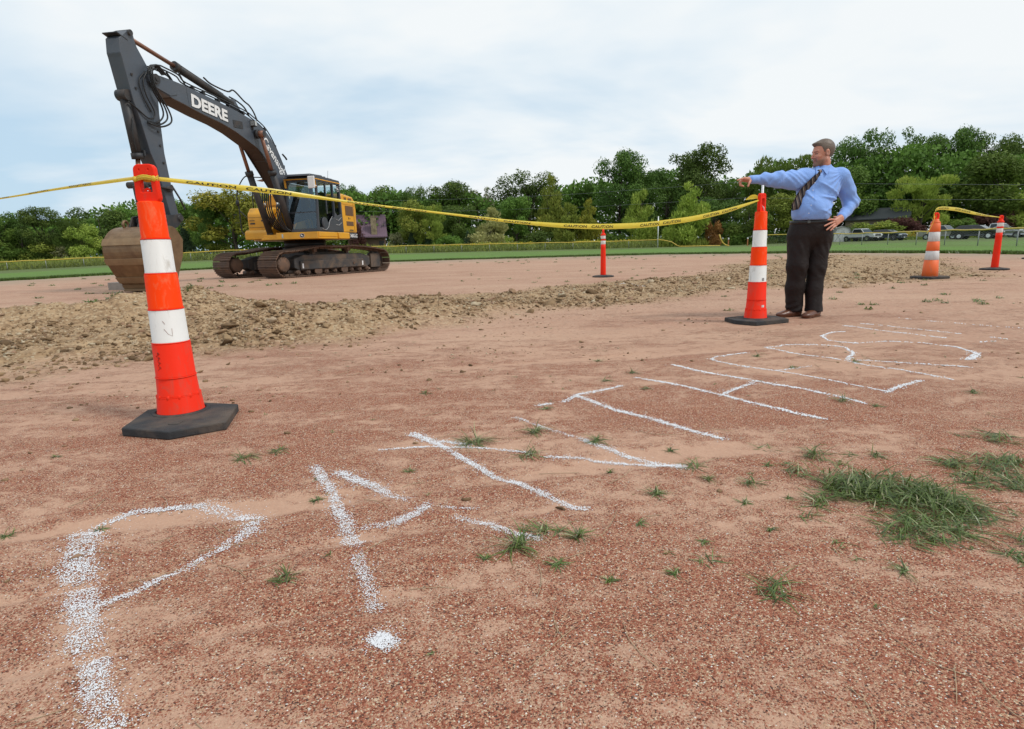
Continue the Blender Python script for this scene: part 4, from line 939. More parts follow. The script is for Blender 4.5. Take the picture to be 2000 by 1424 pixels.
# ------------------------------------------------------------------ excavator (local x forward, y to its left, z up)
M_GR = simple('boom_grey_paint', (.062, .076, .098), .42, 0, .15, 3, .03, (.15, .12, .10), .18, 2.2)
M_DK = simple('dark_steel', (.022, .024, .028), .55, 0, .3, 8, .1, (.12, .08, .055), .35, 4)
M_BL = simple('black_hose', (.012, .012, .013), .5, 0, .2)
M_YE = simple('machine_yellow', (.74, .36, .022), .36, 0, .08, 2.5, .02, (.30, .15, .05), .28, 1.7)
M_CG = simple('cab_grey', (.042, .050, .064), .38, 0, .12, 5, .02, (.14, .11, .09), .2, 4)
M_RU = simple('rusty_rod', (.24, .115, .075), .45, .3, .25, 9)
M_TK = simple('track_steel', (.13, .085, .062), .62, .35, .4, 7, .3, (.26, .15, .095), .75, 5)
M_FR = simple('track_frame_paint', (.045, .043, .043), .6, 0, .3, 4, .15, (.22, .145, .09), .7, 2.2)
M_BU = simple('worn_bucket_steel', (.21, .130, .064), .42, .35, .45, 6, .4, (.12, .062, .034), .75, 2.2)
M_BU2 = simple('bucket_wear_strip', (.25, .165, .088), .6, .15, .3, 6, .3, (.22, .13, .07), .5, 4)
M_LV = simple('louvre_brown', (.24, .11, .025), .6, 0, .2)
M_SIL = simple('bare_metal', (.55, .55, .53), .3, .7, .15, 10)
M_GL = glass('cab_glass', (.72, .84, .86), .07)
M_DKP = simple('interior_dark', (.018, .018, .020), .7, 0, .3, 8)
M_TXT = simple('white_lettering_and_mirror', (.80, .80, .80), .5, 0, .04)
ex = empty('excavator', (-7.38, 21.362, 0), radians(-99), 'yellow and dark grey tracked excavator with its boom raised and bucket on the ground', 'excavator')
def E(b, name, m_, par=None, **k): return b.out(name, m_, par or ex, **k)
# --- undercarriage: its own heading, slewed against the house
UM = Matrix.Translation((-.19, -.10, 0)) @ Matrix.Rotation(radians(-21.7), 4, 'Z')
GA = 1.21   # half gauge
def track_path():
    pts = []; R1 = .40; xf, xr = 2.22, -2.22; zc = .435
    n_ = 14
    for i in range(n_+1): a = -pi/2+pi*i/n_; pts.append((xf+R1*cos(a), zc+R1*sin(a)))
    top = [(1.75, .86), (1.2, .93), (.75, .99), (.2, .985), (-.3, .975), (-.8, .99), (-1.3, .955), (-1.8, .90)]
    pts += top
    for i in range(n_+1): a = pi/2+pi*i/n_; pts.append((xr+R1*cos(a), zc+R1*sin(a)))
    pts += [(-1.8+.4*i, .035) for i in range(10)]
    return pts
tp = track_path(); tp2 = tp+[tp[0]]; Ls = [0]
for a, b_ in zip(tp2[:-1], tp2[1:]): Ls.append(Ls[-1]+hypot(b_[0]-a[0], b_[1]-a[1]))
NS = 52
def at_path(s):
    s %= Ls[-1]; x = np.interp(s, Ls, [p[0] for p in tp2]); z = np.interp(s, Ls, [p[1] for p in tp2]); return float(x), float(z)
for sgn, nm in ((1, 'near'), (-1, 'far')):
    yc = sgn*GA
    b = MB()
    for i in range(NS):
        s = i*Ls[-1]/NS; p = at_path(s-.05); q = at_path(s+.05); c_ = at_path(s); a = atan2(q[1]-p[1], q[0]-p[0]); R_ = Matrix.Rotation(-a, 3, 'Y')
        nrm = Vector((sin(a), 0, -cos(a)))
        C_ = Vector((c_[0], yc, c_[1]))
        b.box(C_, (.205, .90, .018), R_)
        for o in (-.075, 0.0, .075): b.box(C_+nrm*.022+Vector((cos(a), 0, sin(a)))*o, (.014, .90, .032), R_)
        for dy in (-.09, .09): b.box(C_-nrm*.045+Vector((0, dy, 0)), (.19, .035, .07), R_)
        for dy in (-.34, .34): b.box(C_-nrm*.0+Vector((0, dy, 0))+nrm*.013, (.03, .03, .014), R_)
    b.xf(UM); E(b, 'track_chain', M_TK)
    b = MB(); b.prism([(-1.55, .20), (-1.75, .30), (-1.75, .60), (-1.3, .72), (1.35, .72), (1.75, .60), (1.75, .30), (1.55, .20)], yc-.20, yc+.24, .02)
    b.prism([(-1.35, .24), (-1.35, .52), (1.55, .52), (1.55, .24)], yc-.30, yc+.31*1, .012)
    for x_ in (-.8, .9): b.cyl((x_, yc, .70), (x_, yc, .738), .12, 16)
    b.xf(UM); fr = E(b, 'track_frame', M_FR)
    if sgn > 0:
        for x_ in (-1.28, 1.47):
            b = MB(); b.box((x_, yc+.317, .36), (.055, .006, .16)); b.xf(UM); E(b, 'sticker', M_TXT, fr)
        b = MB(); b.cyl((-.85, yc+.31, .38), (-.85, yc+.33, .38), .05, 12); b.cyl((.1, yc+.312, .38), (.1, yc+.32, .38), .014, 10); b.xf(UM); E(b, 'bolt_plug', M_TK, fr)
    b = MB(); b.lathe([(.02, yc-.22), (.30, yc-.22), (.31, yc-.05), (.25, yc), (.25, yc+.20), (.24, yc+.30), (.20, yc+.325), (.01, yc+.33)], (2.22, 0, .435), 28, 'y')
    for i in range(14):
        a = 2*pi*i/14; b.cyl((2.22+.205*cos(a), yc+.31, .435+.205*sin(a)), (2.22+.205*cos(a), yc+.335, .435+.205*sin(a)), .016, 6)
    for i in range(21):
        a = 2*pi*i/21; b.box((2.22+.345*cos(a), yc, .435+.345*sin(a)), (.07, .05, .045), Matrix.Rotation(-a, 3, 'Y'))
    b.xf(UM); E(b, 'drive_sprocket', M_TK)
    b = MB(); b.lathe([(.02, yc-.12), (.33, yc-.12), (.355, yc-.03), (.355, yc+.03), (.33, yc+.12), (.2, yc+.14), (.02, yc+.15)], (-2.22, 0, .435), 28, 'y'); b.box((-2.02, yc+.20, .43), (.50, .14, .52), None, .02); b.xf(UM); E(b, 'idler', M_FR)
    for i in range(9):
        x_ = -1.6+.4*i; b = MB(); r_ = .085 if i % 2 else .075; b.cyl((x_, yc-.24, .15), (x_, yc+.24, .15), r_, 16); b.cyl((x_, yc-.27, .15), (x_, yc+.27, .15), .04, 10)
        if i in (3, 6): b.prism([(x_-.16, .26), (x_-.16, .12), (x_-.09, .06), (x_+.09, .06), (x_+.16, .12), (x_+.16, .26)], yc+.262, yc+.285, .006)
        b.xf(UM); E(b, 'track_roller', M_TK)
    for x_ in (.75, -.8):
        b = MB(); b.cyl((x_, yc-.15, .88), (x_, yc+.15, .88), .075, 14); b.box((x_, yc+.0, .77), (.12, .12, .18)); b.xf(UM); E(b, 'carrier_roller', M_TK)
b = MB(); b.prism([(-1.0, .45), (-.9, .82), (.9, .82), (1.0, .45)], -1.0, 1.0, .03); b.cyl((0, 0, .80), (0, 0, .98), .78, 36); b.xf(UM); E(b, 'centre_frame', M_FR)
b = MB(); b.cyl((0, 0, .96), (0, 0, 1.22), .72, 40); E(b, 'slew_ring', M_BL)
# --- house
b = MB(); b.prism([(1.93, 1.55), (1.93, -.50), (1.55, -.60), (1.0, -1.20), (.7, -1.56), (-.6, -1.56), (-1.25, -1.30), (-1.55, -.7), (-1.62, 0), (-1.50, .8), (-1.05, 1.45), (-.9, 1.55)], 1.235, 1.30, .01, 'z'); E(b, 'deck', M_YE)
b = MB(); b.prism([(1.93, 1.30), (1.93, 1.455), (.02, 1.455), (.02, 1.30)], 1.46, 1.56, .015); b.prism([(.55, 1.235), (.62, 1.455), (-.30, 1.455), (-.30, 1.235)], 1.50, 1.605, .02); b.box2((1.86, .05, 1.235), (1.965, 1.52, 1.455), .015); E(b, 'side_skirt', M_YE)
b = MB(); b.prism([(-.31, 1.235), (-.31, 1.455), (-1.02, 1.455), (-1.08, 1.30), (-.98, 1.235)], 1.40, 1.60, .03); E(b, 'model_badge_panel', M_DK)
place_text('model_number', '345G LC', .155, (-.66, 1.6035, 1.345), (-1, 0, 0), (0, 0, 1), M_TXT, ex, .006, 1.05)
b = MB(); b.prism([(-.01, 1.46), (-.01, 2.70), (-.10, 2.82), (-1.0, 2.76), (-1.20, 2.62), (-1.27, 2.3), (-1.22, 1.46)], .55, 1.50, .05, 'y', 3)
b.prism([(-.01, 1.46), (-.01, 2.66), (-.10, 2.74), (-1.2, 2.70), (-1.45, 2.55), (-1.56, 2.2), (-1.56, 1.46)], -.75, .56, .06, 'y', 3)
b.prism([(.10, 1.46), (.10, 2.56), (-.0, 2.66), (-1.0, 2.62), (-1.22, 2.45), (-1.3, 2.1), (-1.3, 1.46)], -1.53, -.74, .06, 'y', 3); hd_ = E(b, 'engine_housing', M_YE)
b = MB(); b.prism([(-1.50, -1.0), (-1.60, -.6), (-1.66, 0), (-1.58, .7), (-1.30, 1.22), (-1.05, 1.47), (-.95, 1.3), (-.95, -1.3), (-1.2, -1.4)], 1.25, 2.3, .08, 'z', 3); E(b, 'counterweight', M_YE)
for (x0, x1, z0, z1) in ((-.31, -.96, 2.07, 2.41), (-.34, -.93, 1.71, 1.865), (-.27, -.45, 2.60, 2.70), (-.60, -.88, 2.60, 2.69)):
    b = MB(); b.box2((x1, 1.498, z0), (x0, 1.510, z1)); lv = E(b, 'louvre', M_LV, hd_)
    b = MB(); n_ = max(2, int((z1-z0)/.035))
    for i in range(n_): b.box(((x0+x1)/2, 1.512, z0+(i+.5)*(z1-z0)/n_), (abs(x1-x0), .010, .012), Matrix.Rotation(radians(25), 3, 'X'))
    E(b, 'slats', M_DK, lv)
b = MB(); b.box((-.55, 1.503, 1.97), (.05, .012, .07)); b.box((-.66, 1.503, 1.97), (.03, .012, .05)); E(b, 'door_latch', M_DK, hd_)
b = MB(); b.tube([(-1.02, 1.502, 1.50), (-1.02, 1.506, 2.62)], .006, 5); b.tube([(-.03, 1.504, 1.98+.48), (-1.2, 1.504, 1.96+.48)], .004, 5); E(b, 'panel_seam', M_LV, hd_)
place_text('small_lettering', 'HYDRAU', .085, (-.72, 1.512, 1.545), (-1, 0, 0), (0, 0, 1), M_DK, hd_, .003, 1.0, .2)
# right-hand tank and tool box with stepped, sloping front
b = MB(); b.prism([(.98, 1.28), (1.0, 1.95), (.98, 2.16), (.80, 2.36), (-.2, 2.40), (-.2, 1.28)], -1.53, -.60, .04, 'y', 2); E(b, 'fuel_tank', M_YE)
b = MB(); b.prism([(1.30, 1.28), (1.30, 1.52), (1.22, 1.60), (1.0, 1.60), (1.0, 1.28)], -1.50, -.62, .03, 'y', 2); E(b, 'tool_box', M_YE)
b = MB(); b.box((1.01, -1.36, 1.93), (.012, .20, .020)); b.box((1.01, -1.34, 1.83), (.010, .18, .050)); b.box((1.01, -.98, 1.92), (.012, .05, .05)); b.box((1.005, -1.05, 2.04), (.010, .88, .008)); b.box((1.005, -1.05, 1.70), (.010, .88, .008)); E(b, 'tank_marks', M_DK)
b = MB(); b.prism([(.1, 2.38), (.1, 2.85), (-.2, 2.92), (-.5, 2.6), (-.5, 2.38)], -1.2, -.65, .03); E(b, 'hydraulic_cover', M_YE)
b = MB()
for y_ in (-.42, .40): b.prism([(1.55, 1.25), (1.45, 1.55), (1.0, 2.0), (.75, 2.28), (.45, 2.3), (-.2, 1.8), (-.4, 1.25)], y_-.03, y_+.03, .01)
b.box2((1.5, -.45, 1.28), (1.9, .42, 1.40), .01)
E(b, 'boom_bracket', M_YE)
b = MB(); b.box2((.3, -.60, 1.28), (1.35, -.5, 2.0)); b.box2((0, -.4, 1.28), (.9, .4, 1.6)); E(b, 'pump_bay', M_LV)
def catm(P, k=3):
    Q = [(2*P[0][0]-P[1][0], 2*P[0][1]-P[1][1])]+list(P)+[(2*P[-1][0]-P[-2][0], 2*P[-1][1]-P[-2][1])]; o = []
    for i in range(1, len(Q)-2):
        for j in range(k):
            t = j/k; a, b_, c, d = Q[i-1:i+3]; o.append(tuple(.5*((2*b_[q])+(c[q]-a[q])*t+(2*a[q]-5*b_[q]+4*c[q]-d[q])*t*t+(3*b_[q]-a[q]-3*c[q]+d[q])*t**3) for q in (0, 1)))
    return o+[tuple(P[-1])]
# --- boom (curved box section) and arm
BT = [(.25, 2.28), (.55, 2.42), (.85, 2.72), (1.254, 3.20), (1.407, 3.44), (1.632, 3.80), (1.906, 4.14), (2.262, 4.45), (2.668, 4.64), (3.1, 4.735), (4.098, 4.845), (4.887, 4.91), (5.92, 4.98), (6.45, 4.99), (6.75, 4.985), (6.95, 4.97), (7.08, 4.90), (7.06, 4.77)]
BB = [(6.85, 4.66), (6.45, 4.57), (6.0, 4.515), (5.35, 4.42), (4.6, 4.345), (3.97, 4.23), (3.395, 4.065), (3.0, 3.95), (2.75, 3.82), (2.5, 3.62), (2.15, 3.22), (1.82, 2.86), (1.45, 2.38), (1.05, 2.0), (.60, 1.78), (.25, 1.90), (.15, 2.1)]
b = MB(); b.prism(catm(BT, 2)+catm(BB, 2), -.10, .33, .010); bm_ = E(b, 'boom', M_GR)
b = MB()
for y0, y1 in ((-.12, -.10), (.33, .35)): b.prism([(6.55, 4.97), (6.95, 4.97), (7.09, 4.90), (7.06, 4.74), (6.85, 4.67), (6.45, 4.60), (6.2, 4.68), (6.3, 4.86)], y0, y1, .004)
b.prism([(5.80, 4.52), (5.83, 4.97), (5.81, 4.97), (5.78, 4.51)], .33, .334)
E(b, 'boom_nose_plate', M_GR, bm_)
b = MB(); b.prism([(p[0], p[1]+.0) for p in BB[1:12]]+[(p[0]+(-.035), p[1]-.022) for p in BB[1:12][::-1]], -.12, .35, 0); E(b, 'boom_underside_plate', simple('boom_underside', (.055, .036, .028), .7, 0, .25, 5), bm_)
dx = Vector((-1, 0, -.075)).normalized()
place_text('maker_lettering', 'DEERE', .40, (4.98, .3345, 4.615), dx, (0, 0, 1), M_TXT, bm_, .017, 1.28)
place_text('maker_lettering_outline', 'DEERE', .40, (4.98, .3325, 4.60), dx, (0, 0, 1), M_BL, bm_, .030, 1.28)  # black printed edge behind the white maker's name
place_text('owner_lettering', 'Cavanaugh', .36, (2.02, .3345, 3.79), Vector((-.73, 0, -.68)), Vector((-.68, 0, .73)), M_TXT, bm_, .008, .90)
place_text('owner_lettering_outline', 'Cavanaugh', .36, (2.02, .3325, 3.785), Vector((-.73, 0, -.68)), Vector((-.68, 0, .73)), M_BL, bm_, .016, .90)  # bolder black print that edges the white owner's name
b = MB(); b.box((3.80, .336, 4.45), (.44, .012, .20), Matrix.Rotation(radians(4), 3, 'Y'), .004); E(b, 'warning_plate', M_DK, bm_)
b = MB(); b.box((3.12, .40, 4.60), (.12, .14, .17), None, .01); b.box((3.12, .35, 4.48), (.05, .05, .10)); wl_ = E(b, 'work_light', M_DK, bm_); b = MB(); b.box((3.185, .40, 4.60), (.01, .11, .13)); b.box((3.12, .475, 4.60), (.10, .01, .13)); E(b, 'lens', M_SIL, wl_)
# arm
AB = [(7.41, 5.75), (7.27, 5.72), (7.24, 5.55), (7.20, 5.45), (6.97, 5.13), (6.80, 4.86), (6.74, 4.70), (6.79, 4.12), (6.81, 3.24), (6.76, 2.73), (6.71, 2.30), (6.62, 1.80), (6.64, 1.66), (6.76, 1.58), (6.88, 1.68), (6.98, 2.15), (7.12, 2.85), (7.26, 3.17), (7.42, 3.86), (7.54, 4.22), (7.70, 5.12), (7.72, 5.20), (7.69, 5.50), (7.58, 5.60)]
b = MB(); b.prism(AB, -.10, .25, .010); ar = E(b, 'arm', M_GR)
b = MB()
for z_, x_ in ((4.81, 7.50), (4.54, 7.43), (3.70, 6.93), (3.39, 6.93), (3.0, 6.9)): b.cyl((x_, .25, z_), (x_, .275, z_), .028, 10)
b.cyl((6.90, -.13, 4.86), (6.90, .40, 4.86), .11, 20); b.cyl((6.90, .39, 4.86), (6.90, .42, 4.86), .05, 12)
b.cyl((7.38, -.06, 5.70), (7.38, .30, 5.70), .06, 16); b.cyl((6.74, -.2, 1.72), (6.74, .40, 1.72), .075, 16)
b.box((7.60, .075, 5.56), (.30, .36, .02), Matrix.Rotation(radians(-15), 3, 'Y'))
E(b, 'pins', M_DK, ar)
# hydraulic cylinders
def ram(nm, p_rod, p_mid, p_base, r_rod, r_bar, y, par=None):
    P_ = [Vector((q[0], y, q[1])) for q in (p_rod, p_mid, p_base)]
    b = MB(); b.cyl(P_[1]+(P_[2]-P_[1])*0, P_[2], r_bar, 20); d = (P_[1]-P_[2]).normalized(); b.cyl(P_[1]-d*.10, P_[1]+d*.03, r_bar*1.22, 20); b.ball(P_[2], r_bar*1.1, 2); b.tube([P_[1]-d*.15+Vector((0, 0, r_bar*1.2)), P_[2]+d*.3+Vector((0, 0, r_bar*1.2))], .016, 6); o = E(b, nm, M_DK, par)
    b = MB(); b.cyl(P_[0], P_[1], r_rod, 16); b.cyl(P_[0]-Vector((0, r_rod*2, 0)), P_[0]+Vector((0, r_rod*2, 0)), r_rod*1.7, 16); E(b, 'piston_rod', M_RU, o)
ram('arm_cylinder', (7.33, 5.66), (5.85, 5.44), (3.70, 5.06), .050, .095, .11)
b = MB(); b.prism([(3.95, 4.82), (3.75, 5.16), (3.60, 5.18), (3.2, 4.74)], .05, .08, .005); b.prism([(3.95, 4.82), (3.75, 5.16), (3.60, 5.18), (3.2, 4.74)], .16, .19, .005); E(b, 'cylinder_lug', M_GR, bm_)
for y_ in (.50, -.28): ram('boom_cylinder', (2.96, 4.33), (2.56, 3.30), (1.75, 1.45), .055, .10, y_)
b = MB(); b.cyl((2.96, -.42, 4.33), (2.96, .62, 4.33), .085, 18); b.cyl((2.96, .36, 4.33), (2.96, .46, 4.33), .13, 18); E(b, 'boom_pin', M_DK, bm_)
ram('bucket_cylinder', (7.56, 2.44), (7.47, 3.05), (7.60, 4.36), .050, .105, .07)
b = MB(); b.cyl((7.62, -.05, 4.36), (7.62, .20, 4.36), .12, 16); b.box((7.50, .07, 4.36), (.25, .14, .16)); E(b, 'cylinder_bracket', M_DK, ar); b = MB(); b.box((7.40, .07, 3.15), (.05, .3, .14), None, .01); E(b, 'cylinder_clamp', M_DK, ar)
b = MB()
for y_ in (-.16, .30): b.bar((7.58, y_, 2.44), (6.86, y_, 2.40), .035, .13, (0, 1, 0), .006)
b.cyl((7.58, -.19, 2.44), (7.58, .33, 2.44), .075, 14); b.cyl((6.86, -.19, 2.40), (6.86, .33, 2.40), .07, 14)
b.bar((7.58, .07, 2.44), (7.50, .07, 1.62), .26, .13, (0, 1, 0), .02); b.cyl((7.50, -.14, 1.62), (7.50, .28, 1.62), .085, 14); E(b, 'bucket_linkage', M_DK, ar)
b = MB(); b.tube([(6.80, .30, 2.50), (6.60, .32, 2.20), (6.52, .33, 2.02)], .022, 8); b.box((6.50, .33, 1.98), (.03, .03, .10)); E(b, 'guard_rod', M_DK, ar)
# bucket
BO0 = [(7.30, 1.44), (7.45, 1.50), (7.75, 1.49), (7.98, 1.40), (8.16, 1.22), (8.24, 1.0), (8.22, .78), (8.13, .58), (7.99, .36), (7.84, .17), (7.76, .05)]
def inner(pts, t):
    o = []
    for i, p in enumerate(pts):
        a = pts[max(0, i-1)]; c = pts[min(len(pts)-1, i+1)]; dx_, dz_ = c[0]-a[0], c[1]-a[1]; l = hypot(dx_, dz_); o.append((p[0]+dz_/l*t, p[1]-dx_/l*t))
    return o
BO = catm(BO0)
b = MB(); b.prism(BO+inner(BO, .035)[::-1], -.50, .62, 0); bk = E(b, 'bucket', M_BU)
for f in bk.data.polygons: f.use_smooth = False
for y0, y1 in ((-.535, -.50), (.62, .655)):
    b = MB(); b.prism(BO+[(7.55, .05), (7.40, .42), (7.20, .80), (7.12, 1.20)], y0, y1, .006); E(b, 'side_plate', M_BU, bk)
for i0, i1 in ((12, 14), (18, 20), (24, 26)):
    seg_ = BO[i0:i1+1]; o_ = inner(BO, -.022)[i0:i1+1]; b = MB(); b.prism(o_+seg_[::-1], -.54, .66, 0); E(b, 'wear_strip', M_BU2, bk)
b = MB(); b.prism(inner(BO, -.014)[27:]+BO[27:][::-1], -.54, .66, 0); b.box2((7.50, -.53, .02), (7.83, .65, .07), .01); E(b, 'cutting_edge', M_BU2, bk)
for k_ in range(5):
    y_ = -.44+k_*.25; b = MB(); b.prism([(7.62, .0), (7.62, .10), (7.36, .06), (7.26, .02), (7.36, .0)], y_-.05, y_+.05, .01); E(b, 'tooth', M_DK, bk)
b = MB()
for y_ in (-.20, .02, .12, .34): b.prism([(7.75, 1.48), (7.62, 1.72), (7.45, 1.76), (6.85, 1.80), (6.68, 1.84), (6.62, 1.70), (6.85, 1.50), (7.25, 1.38)], y_-.02, y_+.02, .006)
E(b, 'bucket_ear', M_DK, bk)
b = MB(); ringp = [(7.72+.075*cos(a*pi/8), -.30, 1.545+.085*sin(a*pi/8)) for a in range(17)]; b.tube(ringp, .032, 8, False); E(b, 'lifting_eye', M_BU, bk)
# hoses and pipes
b = MB()
hp = [(6.76, 5.10), (6.63, 5.20), (6.41, 5.20), (5.99, 5.16), (5.75, 5.04), (4.69, 4.99), (3.36, 4.90), (2.9, 4.80), (2.35, 4.62), (2.0, 4.34), (1.75, 4.02), (1.5, 3.65), (1.3, 3.32)]
for y_, dz_ in ((.22, 0), (.28, .035), (-.02, .03)): b.hose([(x, y_, z+dz_) for x, z in hp], .018, 6)
b.hose([(4.9, .20, 5.42), (4.6, .20, 5.33), (3.95, .22, 5.30), (3.65, .22, 5.40), (3.2, .22, 5.22), (2.95, .22, 5.15), (2.75, .22, 5.0), (2.6, .22, 4.78)], .022, 6)
b.hose([(3.8, .16, 5.20), (3.45, .16, 5.16), (3.15, .18, 5.05), (2.95, .18, 4.86)], .022, 6)
b.hose([(6.3, .20, 5.18), (6.15, .2, 5.05), (6.1, .2, 4.98)], .022, 6); b.hose([(5.85, .19, 5.30), (5.7, .19, 5.10), (5.6, .19, 5.0)], .02, 6)
for x_, z_ in ((5.5, 5.0), (5.1, 4.98), (4.5, 4.93), (3.4, 4.84), (2.35, 4.58), (1.85, 4.15), (1.45, 3.58)): b.box((x_, .25, z_), (.07, .12, .10), None, .005)
b.hose([(1.62, .38, 3.95), (1.52, .42, 3.85), (1.46, .42, 3.80)], .03, 6)
E(b, 'boom_pipes', M_BL, bm_)
b = MB()
for k_, yo in ((0, .33), (1, .38), (2, .43)):
    s_ = 1+.12*k_
    b.hose([(6.62, yo, 5.02), (6.85, yo, 5.16), (7.02, yo, 5.08), (7.06, yo, 4.90), (7.0, yo, 4.60), (6.80-.05*k_, yo, 4.32-.05*k_), (6.78-.06*k_, yo, 4.08-.06*k_), (6.95, yo-.05, 3.90-.05*k_), (7.25, yo-.1, 3.88-.03*k_)], .020, 6)
b.hose([(7.02, .30, 5.02), (7.22, .30, 4.75), (7.20, .30, 4.45), (7.02, .30, 4.15), (7.05, .29, 3.98), (7.25, .29, 3.95), (7.50, .26, 4.10), (7.66, .20, 4.22)], .016, 6)
b.hose([(7.10, .28, 4.98), (7.33, .28, 4.72), (7.28, .28, 4.4), (7.10, .28, 4.1)], .014, 6)
b.hose([(7.60, .20, 3.9), (7.66, .20, 3.5), (7.60, .18, 3.15)], .012, 6)
E(b, 'arm_hoses', M_BL, ar)
b = MB()
for k_ in range(5):
    y_ = -.30+.07*k_; b.hose([(1.9, y_, 2.75), (1.95, y_, 2.30), (1.90, y_+.05, 1.95), (1.70, y_+.18, 1.62), (1.45, y_+.3, 1.50)], .022, 6)
for k_ in range(3): b.hose([(2.0, .20+.06*k_, 2.35), (2.02, .22+.06*k_, 1.95), (1.96, .32+.06*k_, 1.62), (1.9, .46+.05*k_, 1.50)], .020, 6)
hs = E(b, 'base_hoses', M_BL)
for y_ in (-.30, -.23, .20, .27): b = MB(); b.cyl((1.935, y_, 2.28), (1.945, y_, 2.42), .027, 8); E(b, 'hose_coupling', M_SIL, hs)
# handrail and mirrors on the tank side
b = MB(); rl = [(.95, -1.22, 3.38), (.95, -1.47, 3.40), (.95, -1.73, 3.10), (.95, -1.85, 2.76), (.95, -1.82, 2.45), (.95, -1.82, 1.80), (.95, -1.80, 1.55), (.95, -1.62, 1.42), (.95, -1.35, 1.42)]
b.hose(rl, .020, 8); b.hose([(.95, -1.22, 3.38), (.92, -1.27, 2.95), (.90, -1.31, 2.35)], .020, 8); b.hose([(.95, -1.83, 2.3), (.9, -1.5, 1.95)], .018, 8); b.hose([(.95, -1.22, 3.38), (.9, -.9, 3.36), (.8, -.45, 3.33)], .018, 8)
b.ball((.97, -1.84, 2.55), .07, 2, (.5, 1, 1.6)); b.box((1.0, -1.92, 1.88), (.02, .16, .025)); b.box((1.0, -1.96, 2.15), (.02, .12, .03))
E(b, 'handrail', M_BL)
b = MB(); b.prism([(-1.0, 3.24), (-.7, 3.30), (-.6, 3.24), (-.8, 3.20)], 1.0, 1.06, .005, 'x'); E(b, 'lamp_bar', M_RU)
# --- cab
x0, x1, y0, y1, z0, z1 = .02, 1.86, .45, 1.52, 1.47, 3.20
def post(a, c, w=.075, d=.075): 
    b.bar(a, c, w, d, (1, 0, 0), .012)
b = MB()
XF, XT = x1, 1.74          # windscreen foot and head
for y_ in (y0+.03, y1-.03): post((XF-.03, y_, z0), (XT-.03, y_, 3.12))
post((.62, y1-.03, z0), (.60, y1-.03, 3.12), .09, .06); post((.06, y1-.03, z0), (.10, y1-.03, 3.10), .10, .09); post((.06, y0+.03, z0), (.10, y0+.03, 3.10), .10, .09)
b.box2((x0, y0, z0-.01), (x1, y1, z0+.07), .01); b.box2((x0+.05, y0, 3.06), (XT+.02, y0+.06, 3.13), .01); b.box2((x0+.05, y1-.06, 3.06), (XT+.02, y1, 3.13), .01); b.box2((XT-.06, y0, 3.05), (XT+.02, y1, 3.12), .01)
b.box2((XF-.06, y0+.06, 1.53), (XF-.01, y1-.06, 1.56)); b.bar((XF-.045, y0+.06, 2.08), (XF-.045, y1-.06, 2.08), .03, .03)
b.bar((1.14, y1-.03, 2.05), (1.12, y1-.03, 3.08), .05, .05)
cab = E(b, 'cab', M_CG)
b = MB(); b.prism([(x0, 3.12), (x0+.06, 3.22), (XT-.02, 3.24), (XT+.08, 3.16), (XT+.06, 3.10), (x0, 3.10)], y0-.015, y1+.015, .03, 'y', 2); b.prism([(1.66, 2.9), (XT+.05, 3.12), (XT+.08, 3.12), (XT+.02, 2.86)], y1-.02, y1+.02, .01); b.prism([(1.66, 2.9), (XT+.05, 3.12), (XT+.08, 3.12), (XT+.02, 2.86)], y0-.02, y0+.02, .01); rf_ = E(b, 'cab_roof', M_CG, cab)
b = MB(); b.prism([(x0+.02, 3.115), (XT+.085, 3.105), (XT+.09, 3.135), (x0+.02, 3.145)], y0-.022, y1+.022, .004); b.bar((XT+.07, y0+.02, 3.10), (XT+.045, y0+.02, 2.86), .05, .05); b.bar((XT+.07, y1-.02, 3.10), (XT+.045, y1-.02, 2.86), .05, .05); E(b, 'roof_trim', M_YE, rf_)
b = MB(); b.prism([(1.0, 3.24), (1.1, 3.30), (1.92, 3.27), (1.98, 3.20), (1.8, 3.22)], y0+.06, y1-.10, .015); b.cyl((.75, 1.3, 3.22), (.75, 1.3, 3.30), .06, 14); b.box((.35, 1.3, 3.27), (.35, .05, .035)); E(b, 'roof_visor', M_CG, cab)
b = MB(); b.tube([(.55, 1.35, 3.24), (.50, 1.36, 3.52)], .006, 5); E(b, 'antenna', M_BL, cab)
# door lower panel with its curved white line and round grille
b = MB(); b.prism([(.10, z0+.03), (.10, 2.10), (.42, 2.02), (.56, 2.12), (.62, 1.98), (.90, 1.90), (1.25, 1.72), (1.30, z0+.03)], y1-.005, y1+.02, .005); b.box2((1.28, y1-.01, z0+.03), (1.84, y1+.018, 1.60), .004); E(b, 'door_panel', M_CG, cab)
b = MB(); b.cyl((1.42, y1-.01, 1.74), (1.42, y1+.03, 1.74), .19, 24); b.cyl((1.42, y1+.03, 1.74), (1.42, y1+.036, 1.74), .15, 24); E(b, 'door_vent', M_CG, cab)
b = MB(); b.tube([(1.66, y1+.03, 1.55), (1.40, y1+.032, 1.52), (1.20, y1+.03, 1.62), (1.08, y1+.027, 1.82), (.86, y1+.027, 1.98)], .007, 5); b.tube([(.60, y1+.027, 1.90), (.40, y1+.027, 1.86), (.15, y1+.027, 1.98)], .007, 5); b.tube([(.62, y1+.027, 1.72), (.40, y1+.027, 1.70), (.15, y1+.027, 1.80)], .007, 5); E(b, 'door_trim_line', simple('pale_trim', (.5, .5, .5), .4), cab)
def pane(nm, pts, m_=M_GL):
    bb = bmesh.new(); vs = [bb.verts.new(p) for p in pts]; bb.faces.new(vs); me = bpy.data.meshes.new(nm); bb.to_mesh(me); bb.free(); return addmesh(nm, me, m_, cab)
pane('upper_windscreen', [(XF-.035, y0+.06, 2.10), (XF-.035, y1-.06, 2.10), (XT-.02, y1-.06, 3.06), (XT-.02, y0+.06, 3.06)])
